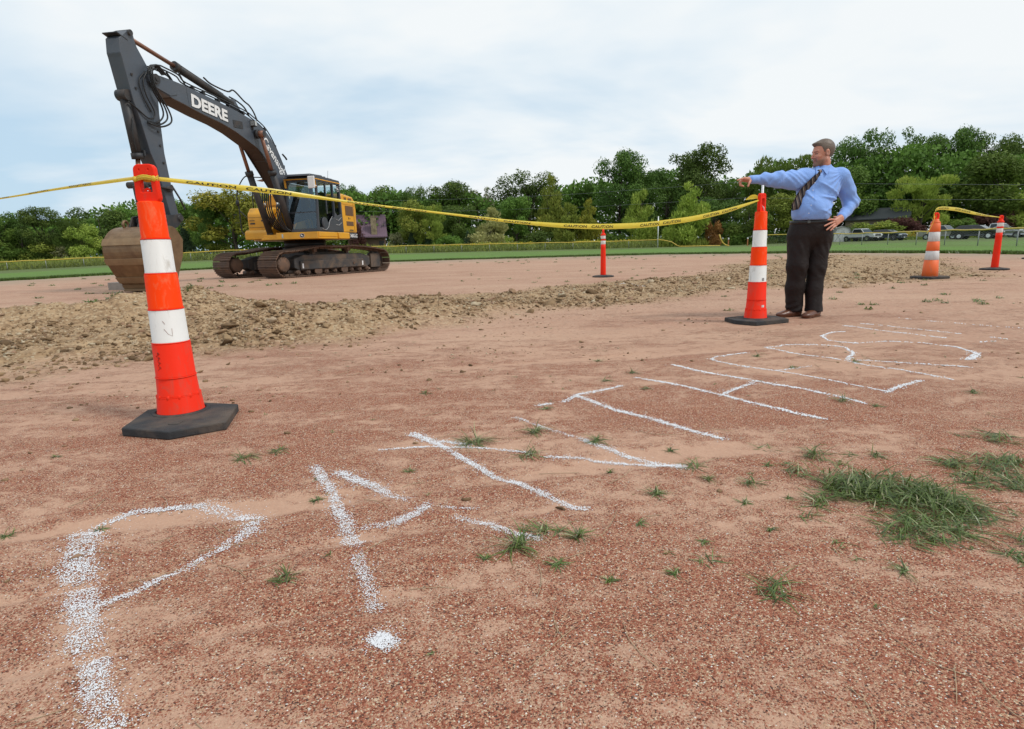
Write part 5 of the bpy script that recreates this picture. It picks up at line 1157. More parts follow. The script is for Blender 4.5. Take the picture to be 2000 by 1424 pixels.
pane('lower_windscreen', [(XF-.025, y0+.06, 1.56), (XF-.025, y1-.06, 1.56), (XF-.035, y1-.06, 2.07), (XF-.035, y0+.06, 2.07)])
pane('door_window', [(1.10, y1-.02, 2.06), (.66, y1-.02, 2.15), (.66, y1-.02, 3.05), (1.10, y1-.02, 3.05)]); pane('door_window', [(1.78, y1-.02, 1.62), (1.16, y1-.02, 1.80), (1.15, y1-.02, 3.05), (1.69, y1-.02, 3.05)])
pane('rear_side_window', [(.56, y1-.02, 2.12), (.14, y1-.02, 2.05), (.14, y1-.02, 3.04), (.56, y1-.02, 3.04)])
pane('rear_window', [(.06, y0+.08, 2.3), (.06, y1-.08, 2.3), (.09, y1-.08, 3.04), (.09, y0+.08, 3.04)]); pane('right_window', [(.14, y0+.02, 2.0), (1.80, y0+.02, 1.7), (1.72, y0+.02, 3.05), (.14, y0+.02, 3.05)])
place_text('window_lettering', 'OL', .17, (.36, y1+.004, 2.88), (-1, 0, 0), (0, 0, 1), M_DK, cab, .004, 1.1)
b = MB(); b.box((.62, .98, 1.95), (.50, .50, .14), None, .04); b.box((.42, .98, 2.32), (.14, .48, .66), Matrix.Rotation(radians(-8), 3, 'Y'), .05); b.box((.40, .98, 2.74), (.10, .26, .18), None, .03); b.box((.62, .68, 2.12), (.40, .09, .10), None, .02); b.box((.62, 1.28, 2.12), (.40, .09, .10), None, .02); b.box((.62, .98, 1.7), (.3, .3, .4)); E(b, 'seat', M_DKP, cab)
b = MB(); b.box((1.45, 1.18, 2.15), (.14, .34, .20), None, .02); b.tube([(1.25, 1.15, 1.55), (1.45, 1.18, 2.1)], .03, 6); E(b, 'console', M_DKP, cab)
for p_ in ([(1.15, .80, 1.6), (1.30, .80, 2.15)], [(1.4, .9, 1.55), (1.5, .88, 1.9)], [(1.4, 1.05, 1.55), (1.5, 1.04, 1.9)]): b = MB(); b.tube(p_, .015, 6); E(b, 'control_lever', M_DKP, cab)
b = MB(); b.box((.09, .98, 1.9), (.04, .9, .8)); E(b, 'rear_panel', M_DKP, cab)
b = MB(); b.box((1.78, 1.15, 2.98), (.02, .55, .03)); b.tube([(1.84, .70, 2.10), (1.80, .95, 2.70)], .008, 5); E(b, 'wiper', M_DKP, cab)
b = MB(); b.box((1.96, 1.46, 3.00), (.05, .24, .38), None, .03); b.tube([(1.93, 1.5, 2.90), (1.80, 1.55, 2.90)], .014, 6); mr = E(b, 'mirror', M_TXT, cab)  # mirror is flat white: its reflection of the sky is put into the colour
b = MB(); b.lathe([(.01, 0), (.085, .0), (.095, .012), (.085, .02), (.01, .022)], (0, 0, 0), 20, 'x'); b.xf(Matrix.Translation((1.30, -.15, 2.62)) @ Matrix.Diagonal((1, 1, 1.4, 1))); b2 = E(b, 'round_mirror', M_DK)
b = MB(); b.tube([(1.26, -.15, 2.62), (1.2, -.2, 2.3), (.95, -.5, 2.1)], .012, 6); E(b, 'mirror_stalk', M_BL, b2)
# maker's emblem: dark oval with a leaping animal
def emblem(c, ex_, ey_, r, par):
    ex_ = Vector(ex_).normalized(); ey_ = Vector(ey_).normalized(); nn = ex_.cross(ey_)
    for nm, rr, off, m_ in (('emblem_rim', 1.0, .001, M_TXT), ('emblem', .90, .002, M_BL)):
        bb = bmesh.new(); bb.faces.new([bb.verts.new(Vector(c)+nn*off+ex_*(rr*r*1.15*cos(2*pi*i/24))+ey_*(rr*r*.92*sin(2*pi*i/24))) for i in range(24)])
        me = bpy.data.meshes.new(nm); bb.to_mesh(me); bb.free(); addmesh(nm, me, m_, par)
    pts = [(-.75, .05), (-.50, .30), (-.40, .55), (-.32, .34), (-.15, .55), (-.20, .22), (.05, .10), (.45, .0), (.70, -.30), (.45, -.18), (.30, -.28), (.62, -.55), (.20, -.38), (.0, -.14), (-.30, -.15), (-.62, -.42), (-.42, -.05), (-.52, .08)]
    bb = bmesh.new(); bb.faces.new([bb.verts.new(Vector(c)+nn*.004+ex_*(p[0]*r*1.05)+ey_*(p[1]*r)) for p in pts]); me = bpy.data.meshes.new('emblem_animal'); bb.to_mesh(me); bb.free(); addmesh('emblem_animal', me, M_TXT, par)
emblem((1.966, .97, 1.345), (0, 1, 0), (0, 0, 1), .075, ex); emblem((.22, y1+.006, 2.93), (-1, 0, 0), (0, 0, 1), .10, cab)
b = MB(); b.box((1.968, .28, 1.345), (.01, .05, .13)); E(b, 'step_reflector', M_SIL)
# concrete block beside the bucket
bb = MB().box((0, 0, .10), (.62, .30, .20), None, .012); blk = bb.out('concrete_block', simple('concrete', (.30, .27, .24), .9, 0, .2, 12, .4), None, label='small grey concrete block lying beside the excavator bucket', cat='block'); blk.location = (-10.05, 15.1, Gs(-10.05, 15.1)-.01); blk.rotation_euler = (0, 0, radians(-8))
# ------------------------------------------------------------------ trees
def leaf_mat(name, a, b_, c_=None, trans=.25):
    m = mat(name); t = NT(m); tone = t.n('ShaderNodeAttribute', attribute_name='tone').outputs['Fac']
    c = t.ramp(tone, [(0, a), (.75, b_), (1, c_ or b_)]); oi = t.n('ShaderNodeObjectInfo')
    hs_ = t.n('ShaderNodeHueSaturation'); t.l(c, hs_.inputs['Color']); t.l(t.m('ADD', t.m('MULTIPLY', oi.outputs['Random'], .03), .485), hs_.inputs['Hue']); t.l(t.m('ADD', t.m('MULTIPLY', oi.outputs['Random'], .35), .82), hs_.inputs['Value'])
    t.l(hs_.outputs[0], t.b.inputs['Base Color']); t.b.inputs['Roughness'].default_value = .7; t.b.inputs['Specular IOR Level'].default_value = .25
    tl = t.n('ShaderNodeBsdfTranslucent'); t.l(hs_.outputs[0], tl.inputs[0]); mx = t.n('ShaderNodeMixShader'); mx.inputs[0].default_value = trans
    t.l(t.b.outputs[0], mx.inputs[1]); t.l(tl.outputs[0], mx.inputs[2]); t.l(mx.outputs[0], t.o.inputs[0]); return m
LM = {'dark': leaf_mat('leaves_dark_green', (0.049, 0.095, 0.018), (0.114, 0.188, 0.034), (0.192, 0.259, 0.047)),
      'mid': leaf_mat('leaves_green', (0.076, 0.137, 0.022), (0.155, 0.248, 0.040), (0.238, 0.304, 0.051)),
      'olive': leaf_mat('leaves_olive', (0.138, 0.189, 0.030), (0.292, 0.346, 0.059), (0.416, 0.354, 0.070)),
      'light': leaf_mat('leaves_light_green', (0.191, 0.287, 0.041), (0.380, 0.478, 0.083), (0.492, 0.500, 0.117)),
      'pale': leaf_mat('leaves_pale_yellow', (.30, .32, .10), (.55, .54, .22), (.66, .64, .32)),
      'yellow': leaf_mat('leaves_turning', (0.178, 0.224, 0.034), (0.381, 0.381, 0.053), (0.600, 0.502, 0.078)),
      'blue': leaf_mat('needles_blue_green', (0.041, 0.083, 0.041), (0.085, 0.140, 0.069), (0.132, 0.182, 0.089)),
      'maroon': leaf_mat('leaves_maroon', (0.057, 0.023, 0.021), (0.117, 0.043, 0.035), (0.168, 0.066, 0.044)),
      'rust': leaf_mat('leaves_rusty', (0.168, 0.074, 0.025), (0.338, 0.140, 0.051), (0.339, 0.165, 0.058)),
      'grey': leaf_mat('leaves_grey_green', (0.132, 0.140, 0.064), (0.262, 0.264, 0.127), (0.308, 0.290, 0.173))}
M_BARK = simple('bark', (.075, .058, .043), .95, 0, .35, 3, .6)
def crown_mesh(name, kind, seed, N, leaf):
    """unit tree: height 1, foliage as small leaf sprays grouped in clumps through the crown volume"""
    r = np.random.default_rng(seed); V = []; tone = []
    if kind == 'broad':        # irregular rounded lobes
        nl = 22; C_ = []; 
        for i in range(nl):
            z = .30+.60*r.random(); R_ = .36*np.sqrt(max(.05, 1-((z-.52)/.50)**2)); a = r.random()*6.28; q = R_*r.random()**.5
            C_.append((q*cos(a), q*sin(a), z, .085+.085*r.random()))
    elif kind == 'open':       # tall, clumpy top with sky showing through
        C_ = []
        for i in range(46):
            z = .18+.76*r.random(); R_ = .35*(1 if z > .5 else .85)*np.sqrt(max(.05, 1-((z-.58)/.45)**2)); a = r.random()*6.28; q = R_*r.random()**.45
            C_.append((q*cos(a), q*sin(a), z, .055+.065*r.random()))
        C_ += [(.09*cos(a), .09*sin(a), .74+.03*sin(3*a), .10) for a in (0, 2.1, 4.2)]
    elif kind == 'spiky':      # upswept sprays
        C_ = []
        for i in range(26):
            z = .25+.62*r.random(); R_ = .40*np.sqrt(max(.05, 1-((z-.50)/.52)**2)); a = r.random()*6.28; q = R_*r.random()**.5; C_.append((q*cos(a), q*sin(a), z, .07+.07*r.random()))
    elif kind == 'cone':       # young upright tree
        C_ = []
        for i in range(26):
            z = .06+.90*r.random(); R_ = .30*(1-z)**.75+.02; a = r.random()*6.28; q = R_*r.random()**.5; C_.append((q*cos(a), q*sin(a), z, .05+.07*(1-z)))
    elif kind == 'spruce':
        C_ = []
        for i in range(90):
            z = .03+.95*(i/90); R_ = .30*(1-z); a = i*2.4; q = R_*(.35+.65*r.random()); C_.append((q*cos(a), q*sin(a), z, .03+.05*(1-z)))
    elif kind == 'shrub':
        C_ = []
        for i in range(22):
            z = .12+.68*r.random(); R_ = .55*np.sqrt(max(.05, 1-((z-.30)/.70)**2)); a = r.random()*6.28; q = R_*r.random()**.5; C_.append((q*cos(a), q*sin(a), z, .14+.12*r.random()))
    C_ = np.array(C_); w = C_[:, 3]**2.2; k = r.choice(len(C_), N, p=w/w.sum()); c = C_[k]
    d = r.normal(size=(N, 3)); d /= np.linalg.norm(d, axis=1)[:, None]; rad_ = c[:, 3]*(.55+.55*r.random(N)**.6)*(1+.35*(vn(d[:, 0]*2.5+k*7, d[:, 1]*2.5+d[:, 2]*2, seed)-.5)*2)
    P_ = c[:, :3]+d*rad_[:, None]*np.array([1, 1, .80 if kind != 'cone' else 1.2])
    if kind == 'spruce': P_[:, 2] -= rad_*.3
    P_[:, 2] = np.maximum(P_[:, 2], .01)
    s = leaf*(.55+.9*r.random(N))
    nrm = d*.8+r.normal(size=(N, 3))*.55+np.array([0, 0, .35]); nrm /= np.linalg.norm(nrm, axis=1)[:, None]
    t1 = np.cross(nrm, r.normal(size=(N, 3))); t1 /= np.linalg.norm(t1, axis=1)[:, None]
    el_ = np.full(N, 1.5)
    if kind in ('spiky', 'cone'): t1 = t1*.6+np.array([0, 0, .9])+d*.4; t1 /= np.linalg.norm(t1, axis=1)[:, None]; el_ = np.full(N, 2.3)
    t2 = np.cross(nrm, t1); t2 /= np.linalg.norm(t2, axis=1)[:, None]
    a = t1*(s*el_)[:, None]; b_ = t2*(s*.7)[:, None]
    jit = lambda: (.7+.6*r.random((N, 1)))
    V = np.stack([P_-a*jit(), P_-b_*jit()+a*.1, P_+a*jit(), P_+b_*jit()-a*.15], 1).reshape(-1, 3); F = np.arange(N*4).reshape(N, 4)
    tone = np.clip(.25+.45*r.random(N)+.5*(vn(k*3.7, k*1.3, seed+1)-.4), 0, 1)
    me = arr_mesh(name, V, F); attr(me, 'tone', np.repeat(tone, 4)); return me, C_
def trunk_mesh(name, C_, seed, r0=.022):
    rr = random.Random(seed); b = MB(); b.tube([(0, 0, 0), (.004, .002, .15), (-.004, .006, .35), (.006, -.004, .58), (0, 0, .80)], [r0*1.25, r0, r0*.8, r0*.5, r0*.15], 8)
    for c in C_[:14]:
        z = max(.12, c[2]*.55); p0 = (0, 0, z); p2 = tuple(c[:3]); p1 = (c[0]*.45+rr.uniform(-.02, .02), c[1]*.45, (z+c[2])/2); b.tube([p0, p1, p2], [r0*.42, r0*.25, r0*.08], 5)
    me = bpy.data.meshes.new(name); b.b.to_mesh(me); b.b.free(); me.materials.append(M_BARK); return me
PROTO = {}
for key, kind, seed, N, leaf in (('broad1', 'broad', 1, 13000, .0105), ('broad2', 'broad', 2, 13000, .0105), ('broad3', 'broad', 3, 12000, .011), ('open1', 'open', 4, 15000, .0085), ('open2', 'open', 5, 15000, .0085), ('open3', 'open', 9, 15000, .0085), ('spiky1', 'spiky', 6, 12000, .0085), ('cone1', 'cone', 7, 9000, .0105), ('cone2', 'cone', 8, 9000, .0105), ('spruce', 'spruce', 10, 9000, .010), ('shrub1', 'shrub', 11, 7000, .020), ('shrub2', 'shrub', 12, 7000, .020)):
    me, C_ = crown_mesh('crown_'+key, kind, seed, N, leaf); PROTO[key] = (me, trunk_mesh('trunk_'+key, C_, seed, .012 if kind in ('cone', 'shrub') else .020))
MATC = {}
def crown_of(key, col):
    if (key, col) not in MATC:
        me = PROTO[key][0].copy() if PROTO[key][0].materials else PROTO[key][0]
        me.materials.clear(); me.materials.append(LM[col]); MATC[(key, col)] = me
    return MATC[(key, col)]
PI_ = cam.matrix_world.to_3x3(); 
def ground_at(x, y):
    a = np.array([x*1.0]); b_ = np.array([y*1.0]); return float(terr(a, b_, np.hypot(a, b_))[0])
def tree(nm, x, y, h, w, key, col, label, cat='tree', group=None, rz=None, z=None, sq=1.0):
    """x, y in metres on the ground, h height, w crown width"""
    t = empty(nm, (x, y, (ground_at(x, y) if z is None else z)-.05), rz if rz is not None else random.random()*6.28, label, cat, group)
    wk = {'broad': .78, 'open': .74, 'spiky': .86, 'cone1': .56, 'cone2': .56, 'spruce': .60, 'shrub1': 1.2, 'shrub2': 1.2}.get(key if key in ('cone1', 'cone2', 'spruce', 'shrub1', 'shrub2') else key[:-1], .78)
    t.scale = (w/wk, w/wk*sq, h)
    c = bpy.data.objects.new('crown' if 'shrub' not in key else 'foliage', crown_of(key, col)); COL.objects.link(c); c.parent = t
    k = bpy.data.objects.new('trunk' if 'shrub' not in key else 'stems', PROTO[key][1]); COL.objects.link(k); k.parent = t
    return t
TREES=[
('tree',-68.7,80.0,7.9,6.1,'broad1','dark','dark bushy tree at the far left edge, beyond the fence'),
('tree',-63.0,80.0,8.1,5.4,'open1','dark','tree with a thin ragged top, second from the left edge'),
('tree',-65.9,80.0,5.5,5.0,'broad2','mid','low green tree below and between the two leftmost treetops'),
('tree',-59.3,80.0,6.8,3.6,'spiky1','dark','dark feathery tree between the ragged tree and the bucket'),
('tree',-57.9,80.0,5.5,4.4,'broad3','light','small bright green tree just left of the bucket top'),
('tree',-62.0,90.0,8.4,8.8,'broad2','dark','broad dark tree whose top shows left of the arm, above the bucket'),
('tree',-60.7,95.0,8.9,7.6,'broad1','mid','tree top showing just behind the bucket linkage'),
('bush',-67.9,80.0,4.1,5.0,'shrub1','mid','green bush low at the left edge behind the fence'),
('bush',-62.5,80.0,3.5,5.7,'shrub2','olive','olive bush left of the grey one by the bucket'),
('bush',-59.3,80.0,3.0,4.3,'shrub1','grey','pale grey green bush just left of the bucket'),
('bush',-69.3,80.0,4.1,2.9,'shrub2','maroon','brownish purple bush cut by the left edge'),
('tree',-51.6,95.0,9.2,8.1,'broad3','mid','rounded green tree right of the arm, left of the yellowing tree'),
('tree',-58.0,100.0,9.1,5.4,'broad2','mid','green tree showing right behind the lower arm'),
('spruce_tree',-43.9,80.0,5.3,3.3,'spruce','blue','dark blue green spruce between the bucket and the machine'),
('tree',-37.1,80.0,9.6,10.7,'broad1','yellow','large tree with yellowing tips behind the excavator handrail'),
('tree',-40.4,80.0,8.0,5.0,'spiky1','dark','darker feathery side crown left of the large yellowing tree'),
('tree',-35.3,90.0,9.1,8.0,'broad2','dark','dark tree behind the boom foot and cab front'),
('bush',-39.4,80.0,2.4,4.3,'shrub2','olive','low rounded hedge like bush left of the tracks'),
('tree',-31.7,116.0,13.8,7.2,'open2','dark','dark tree crown rising right behind the cab'),
('tree',-25.3,112.0,12.1,9.0,'broad3','mid','green tree behind the purple roof, left half'),
('tree',-20.2,114.0,11.9,9.2,'broad1','mid','second green tree right of the purple roofed house skyline'),
('tree',-27.5,116.0,10.0,7.2,'broad2','olive','lower olive tree directly behind the purple roof ridge'),
('tree',-16.8,108.0,12.2,5.8,'open3','dark','dark pointed crown left of the wide dark oak'),
('tree',-10.9,110.0,12.7,11.3,'open1','dark','wide dark oak crown left of the sky gap, centre left'),
('tree',-4.7,112.0,11.8,5.5,'open2','grey','thin greyish half bare tree at the edge of the sky gap'),
('tree',-14.2,90.0,7.7,5.6,'broad3','olive','tall olive willowy tree right of the purple roof'),
('tree',-11.5,89.0,7.4,4.8,'spiky1','olive','olive willowy tree left of the pale yellow tree'),
('tree',-7.8,96.0,7.4,6.0,'broad2','dark','dark shaded tree directly behind the pale yellow tree'),
('tree',-2.6,89.0,6.7,6.2,'cone1','pale','pale yellow green rounded young tree in the centre'),
('tree',3.7,102.0,13.5,11.8,'open3','dark','oak with many sky gaps standing above the centre treeline'),
('tree',6.8,92.0,11.1,6.2,'cone2','olive','tall olive conical tree in front of the gappy oak'),
('tree',1.4,94.0,8.9,5.9,'broad1','mid','mid green tree below the left side of the gappy oak'),
('tree',13.9,108.0,12.1,5.8,'spiky1','dark','narrow feathery tree left of the big oak pair'),
('tree',9.1,89.0,7.2,4.8,'cone1','olive','olive green tree left of the yellowing tree by the thin post'),
('tree',12.2,89.0,7.3,4.6,'cone2','yellow','yellowing thin tree just left of the mid delineator post'),
('tree',18.6,98.0,15.6,9.6,'open1','dark','big dark oak, left one of the tallest pair at the centre right'),
('tree',23.8,100.0,13.7,8.0,'broad1','dark','dark oak filling the gap between the two tallest oaks'),
('tree',30.6,96.0,16.5,11.1,'open2','dark','tallest dark oak left of the pointing hand'),
('tree',25.2,94.0,10.0,7.5,'broad2','dark','shaded tree below the tallest oaks'),
('tree',36.9,100.0,11.1,5.4,'open3','dark','dark bushy crown right of the tallest oak, left of the man'),
('tree',20.1,89.0,9.0,5.2,'cone1','light','light green young tree right of the red post'),
('tree',24.6,80.0,8.4,6.0,'cone2','light','light green young tree with a pointed top below the tallest oak'),
('bush',27.9,80.0,3.5,2.6,'shrub1','rust','rusty brown bush behind the yellow tape, left of the segmented cone'),
('tree',29.5,84.0,6.8,6.7,'broad3','dark','dark green tree left of the cone by the man'),
('tree',32.7,80.0,5.7,5.7,'broad2','mid','mid green tree behind the cone handle'),
('tree',42.8,92.0,13.7,10.3,'spiky1','mid','feathery silver maple behind the man raised arm'),
('tree',41.7,98.0,12.9,6.1,'open2','mid','tree top left of the feathery maple'),
('tree',41.7,88.0,7.5,7.9,'broad1','olive','olive green tree behind the man chest and tie'),
('bush',31.3,80.0,1.9,4.3,'shrub2','mid','green bush left of the segmented cone by the man'),
('bush',40.1,88.0,2.1,3.9,'shrub1','mid','green bush between the cone and the man'),
('tree',62.7,106.0,19.8,10.4,'open3','dark','tall airy tree right behind the man head'),
('tree',56.5,100.0,11.8,9.8,'broad3','mid','green tree behind the man shoulder'),
('tree',68.2,108.0,14.1,7.7,'open1','dark','dark tree between the airy tree and the tall oaks'),
('tree',74.8,108.0,19.9,10.6,'open2','dark','tall dark oak, first of the row at the right'),
('tree',81.6,109.0,19.5,9.7,'open1','dark','tall dark oak, second of the row at the right'),
('tree',87.0,108.0,18.7,9.6,'open3','dark','tall dark oak, third of the row at the right'),
('tree',94.5,109.0,18.8,9.7,'open2','dark','tall dark oak cut by the right edge'),
('tree',73.4,104.0,11.8,15.8,'broad1','dark','deep shaded tree under the tall oak row'),
('tree',66.6,102.0,8.4,8.2,'broad2','dark','shaded tree above the dark roofed house'),
('tree',65.9,94.0,10.3,9.6,'spiky1','light','lighter green tree in front, above the parked cars gap'),
('tree',78.2,93.0,12.6,12.4,'broad3','mid','large rounded mid green tree at the right edge'),
('tree',78.2,88.0,6.6,7.1,'broad2','light','yellow green willowy tree cut by the right edge'),
('bush',54.4,88.0,3.0,7.9,'shrub1','olive','wide olive shrub above the white pickup'),
('bush',60.5,90.0,3.7,6.0,'shrub2','maroon','dark maroon shrub below the dark roof'),
('bush',67.6,88.0,3.1,5.0,'shrub1','mid','rounded green shrub above the tan pickup'),
('bush',74.1,90.0,3.9,8.0,'shrub2','maroon','dark maroon hedge behind the wind blown tape'),
('bush',-25.9,100.0,5.9,2.9,'shrub2','maroon','dark purple leaved bush beside the purple roofed house'),
('young_conifer',-14.6,89.0,3.8,2.2,'spruce','blue','small blue green conifer right of the purple house'),
('young_conifer',-12.1,89.0,3.4,2.4,'spruce','blue','small conifer below the olive willowy tree'),
('young_conifer',-6.1,89.0,3.2,2.4,'spruce','blue','small conifer left of the pale yellow tree'),
('young_conifer',-3.0,89.0,3.1,2.7,'spruce','grey','greyish small conifer at the foot of the pale yellow tree'),
('bush',-17.2,89.0,3.2,3.2,'shrub1','grey','grey green bush in front of the purple house corner'),
('bush',-8.8,89.0,2.7,4.8,'shrub2','mid','low green bush row left of the pale tree'),
('bush',-0.6,89.0,2.3,3.2,'shrub1','light','small light green bush right of the pale yellow tree'),
('bush',-27.5,89.0,3.1,4.0,'shrub1','mid','green bush seen under the excavator tail'),
('bush',4.4,89.0,3.0,5.6,'shrub2','dark','dark bush under the centre trees'),
('bush',16.1,89.0,2.3,4.8,'shrub1','mid','green bush behind the mid delineator'),
('bush',50.5,88.0,2.4,4.7,'shrub2','dark','dark bush behind the white shed'),
]
for (nm, x, y, h, w, key, col, lab) in TREES:
    tree(nm, x, y, h, w, key, col, lab, {'tree': 'tree', 'bush': 'bush', 'spruce_tree': 'spruce tree', 'young_conifer': 'conifer'}[nm])
# the wood behind: one mass of foliage
def foliage_mass(name, sampler, N, leaf, m_, label, cat, seed, upright=False):
    r = np.random.default_rng(seed); P_, s, tone = sampler(r, N); N = len(P_)
    nrm = r.normal(size=(N, 3)); nrm[:, 1] -= .8; nrm /= np.linalg.norm(nrm, axis=1)[:, None]; t1 = np.cross(nrm, r.normal(size=(N, 3))); t1 /= np.linalg.norm(t1, axis=1)[:, None]
    if upright: t1 = r.normal(size=(N, 3))*.35+np.array([0, 0, 1.0]); t1 /= np.linalg.norm(t1, axis=1)[:, None]
    t2 = np.cross(nrm, t1); t2 /= np.linalg.norm(t2, axis=1)[:, None]
    a = t1*(s*(2.4 if upright else 1.5))[:, None]; b_ = t2*(s*(.35 if upright else .8))[:, None]; j = lambda: .6+.8*r.random((N, 1))
    V = np.stack([P_-a*j(), P_-b_*j(), P_+a*j(), P_+b_*j()], 1).reshape(-1, 3); me = arr_mesh(name, V, np.arange(N*4).reshape(N, 4)); attr(me, 'tone', np.repeat(tone, 4))
    return addmesh(name, me, m_, label=label, cat=cat, kind='stuff')
SKY = [(-125, 9.5), (-101, 9.6), (-93, 10), (-87, 8.3), (-82, 9.0), (-75, 10.5), (-62, 10.5), (-48, 10.5), (-33, 12), (-20, 12.2), (-6, 10.8), (0, 9.8), (8, 11.8), (15, 12.5), (21, 13.8), (30, 14.8), (39, 12.2), (42, 10.7), (47.5, 13.3), (55.5, 13.3), (63, 14.2), (70, 16.2), (110, 16.5)]
def s_wood(r, N):
    a = radians(1)*(r.random(N)*108-54); q = 116+16*r.random(N); x = q*np.sin(a); y = q*np.cos(a)
    x = r.uniform(-125, 150, N); y = 104+14*r.random(N)+6*(fbm(x*.05, x*0, 2, 2))-.22*np.maximum(x-30, 0)
    top = np.interp(x, [p[0] for p in SKY], [p[1] for p in SKY])*(.72+.42*fbm(x*.13, x*0+4, 5, 3))
    z = top*r.random(N)**.75; cl = vn(x*.35, z*.45+y*.1, 9); k = r.random(N) < .25+1.1*cl
    return np.stack([x, y, z], -1)[k], (.15+.20*r.random(N))[k], np.clip(cl*.6+.3*r.random(N)-.1, 0, 1)[k]
foliage_mass('woodland', s_wood, 130000, .3, LM['mid'], 'dark wood closing the view behind the separate trees', 'wood', 41)
FEN = [(-64.2, 66), (-58.2, 67), (-40.9, 72), (-37.0, 74), (-14.9, 80), (14.5, 80), (19.9, 78.5)]
def fy(x): return np.interp(x, [p[0] for p in FEN], [p[1] for p in FEN])
def tz(x, y): return terr(x, y, np.hypot(x, y))
def s_weed(r, N):
    x = r.uniform(-75, 27, N); y = fy(x)+.4+11*r.random(N)**1.3; z = tz(x, y); cl = fbm(x*.35, y*.35, 14, 3); hh = (.25+1.1*cl)*(.6+.5*r.random(N)); return np.stack([x, y, z+hh*r.random(N)], -1), .10+.12*r.random(N), np.clip(cl*.7+.2*r.random(N), 0, 1)
foliage_mass('weeds', s_weed, 34000, .2, LM['olive'], 'tall rough weeds growing along behind the far fence', 'weeds', 42, True)
def s_gold(r, N):
    cx = r.uniform(-34, 20, N//40); x = cx[r.integers(0, len(cx), N)]+r.normal(0, .5, N); y = fy(x)+2+9*r.random(N); z = tz(x, y)+.55+.55*fbm(x*.35, y*.35, 14, 3)+.25*r.random(N); k = fbm(x*.15, x*0+3, 19, 3) > .42
    return np.stack([x, y, z], -1)[k], (.05+.06*r.random(N))[k], r.random(N)[k]
MGD = leaf_mat('goldenrod_yellow', (.30, .24, .02), (.55, .42, .03), (.62, .50, .06))
foliage_mass('goldenrod', s_gold, 3600, .1, MGD, 'yellow goldenrod flowers among the weeds behind the fence', 'wild flowers', 43)
def s_rw(r, N):
    x = r.uniform(22, 70, N); y = 87-.05*(x-30)+3*r.random(N)*2; z = tz(x, y); cl = fbm(x*.5, y*.5, 24, 3); return np.stack([x, y, z+(.2+.9*cl)*r.random(N)], -1), .10+.12*r.random(N), np.clip(cl*.7+.2*r.random(N), 0, 1)
foliage_mass('weeds', s_rw, 16000, .2, LM['olive'], 'rough weeds behind the man and between the parked cars', 'weeds', 44, True)
def s_rg(r, N):
    x = r.uniform(53.5, 58, N); y = r.uniform(80, 82, N); return np.stack([x, y, tz(x, y)+.5+.5*r.random(N)], -1), .05+.07*r.random(N), r.random(N)
foliage_mass('yellow_flowers', s_rg, 260, .1, MGD, 'yellow flowers beyond the fence between the dark sedan and the tan pickup', 'wild flowers', 45)

# ------------------------------------------------------------------ fences, posts, wires
M_GALV = simple('galvanised_steel', (.30, .31, .31), .5, .4, .15)
M_CAPY = simple('fence_cap_yellow', (.62, .43, .06), .45, 0, .12, 2, 0, (.35, .28, .12), .4, .6)
M_RU2 = simple('rust_orange', (.35, .14, .05), .8)
mm = mat('chain_link'); t_ = NT(mm); tr_ = t_.n('ShaderNodeBsdfTransparent'); mx = t_.n('ShaderNodeMixShader'); t_.b.inputs['Base Color'].default_value = (.30, .31, .31, 1)
P = t_.obj(); sx = t_.n('ShaderNodeSeparateXYZ'); t_.l(P, sx.inputs[0])
def diag(sg): return t_.m('LESS_THAN', t_.m('ABSOLUTE', t_.m('SUBTRACT', t_.m('FRACT', t_.m('MULTIPLY', t_.m('ADD', sx.outputs[0], t_.m('MULTIPLY', sx.outputs[2], sg)), 9.0)), .5)), .018)
t_.l(t_.m('MAXIMUM', diag(1.0), diag(-1.0)), mx.inputs[0]); t_.l(tr_.outputs[0], mx.inputs[1]); t_.l(t_.b.outputs[0], mx.inputs[2]); t_.l(mx.outputs[0], t_.o.inputs[0])
def fence(pts, label, spacing=3.0, rcap=.055, posts=True, r_post=.03):
    """pts (x, y, rail z)"""
    x0, y0 = pts[0][:2]; t = empty('chain_link_fence', (x0, y0, 0), 0, label, 'fence'); P_ = np.array(pts, float); L_ = np.concatenate([[0], np.cumsum(np.hypot(*np.diff(P_[:, :2], axis=0).T))])
    f = lambda s: (float(np.interp(s, L_, P_[:, 0]))-x0, float(np.interp(s, L_, P_[:, 1]))-y0, float(np.interp(s, L_, P_[:, 2])))
    n = int(L_[-1]/.5); b = MB(); b.tube([Vector(f(L_[-1]*i/n))+Vector((0, 0, .018*sin(i*.55)+.012*sin(i*1.31))) for i in range(n+1)], rcap, 8); b.out('top_cap', M_CAPY, t)
    k = int(L_[-1]/spacing)
    for i in range(k+1):
        q = f(L_[-1]*i/k); g = ground_at(q[0]+x0, q[1]+y0); b = MB(); b.cyl((q[0], q[1], g-.1), (q[0], q[1], q[2]-.01), r_post, 8); b.out('post', M_GALV, t)
    b = bmesh.new(); pr = None
    for i in range(k+1):
        q = f(L_[-1]*i/k); g = ground_at(q[0]+x0, q[1]+y0); a = (b.verts.new((q[0], q[1], g+.03)), b.verts.new((q[0], q[1], q[2]-.05)))
        if pr: b.faces.new((pr[0], a[0], a[1], pr[1]))
        pr = a
    me = bpy.data.meshes.new('wire_mesh'); b.to_mesh(me); b.free(); addmesh('wire_mesh', me, mm, t); return t
fence([(-80, 63, .70), (-64.23, 66, .72), (-58.17, 67, .74), (-40.87, 72, 1.11), (-37.0, 74, 1.33), (-14.87, 80, 1.29), (14.47, 80, 1.04), (19.85, 78, 1.10)], 'long low chain link fence with yellow top cap, left and centre of the field', 3.7)
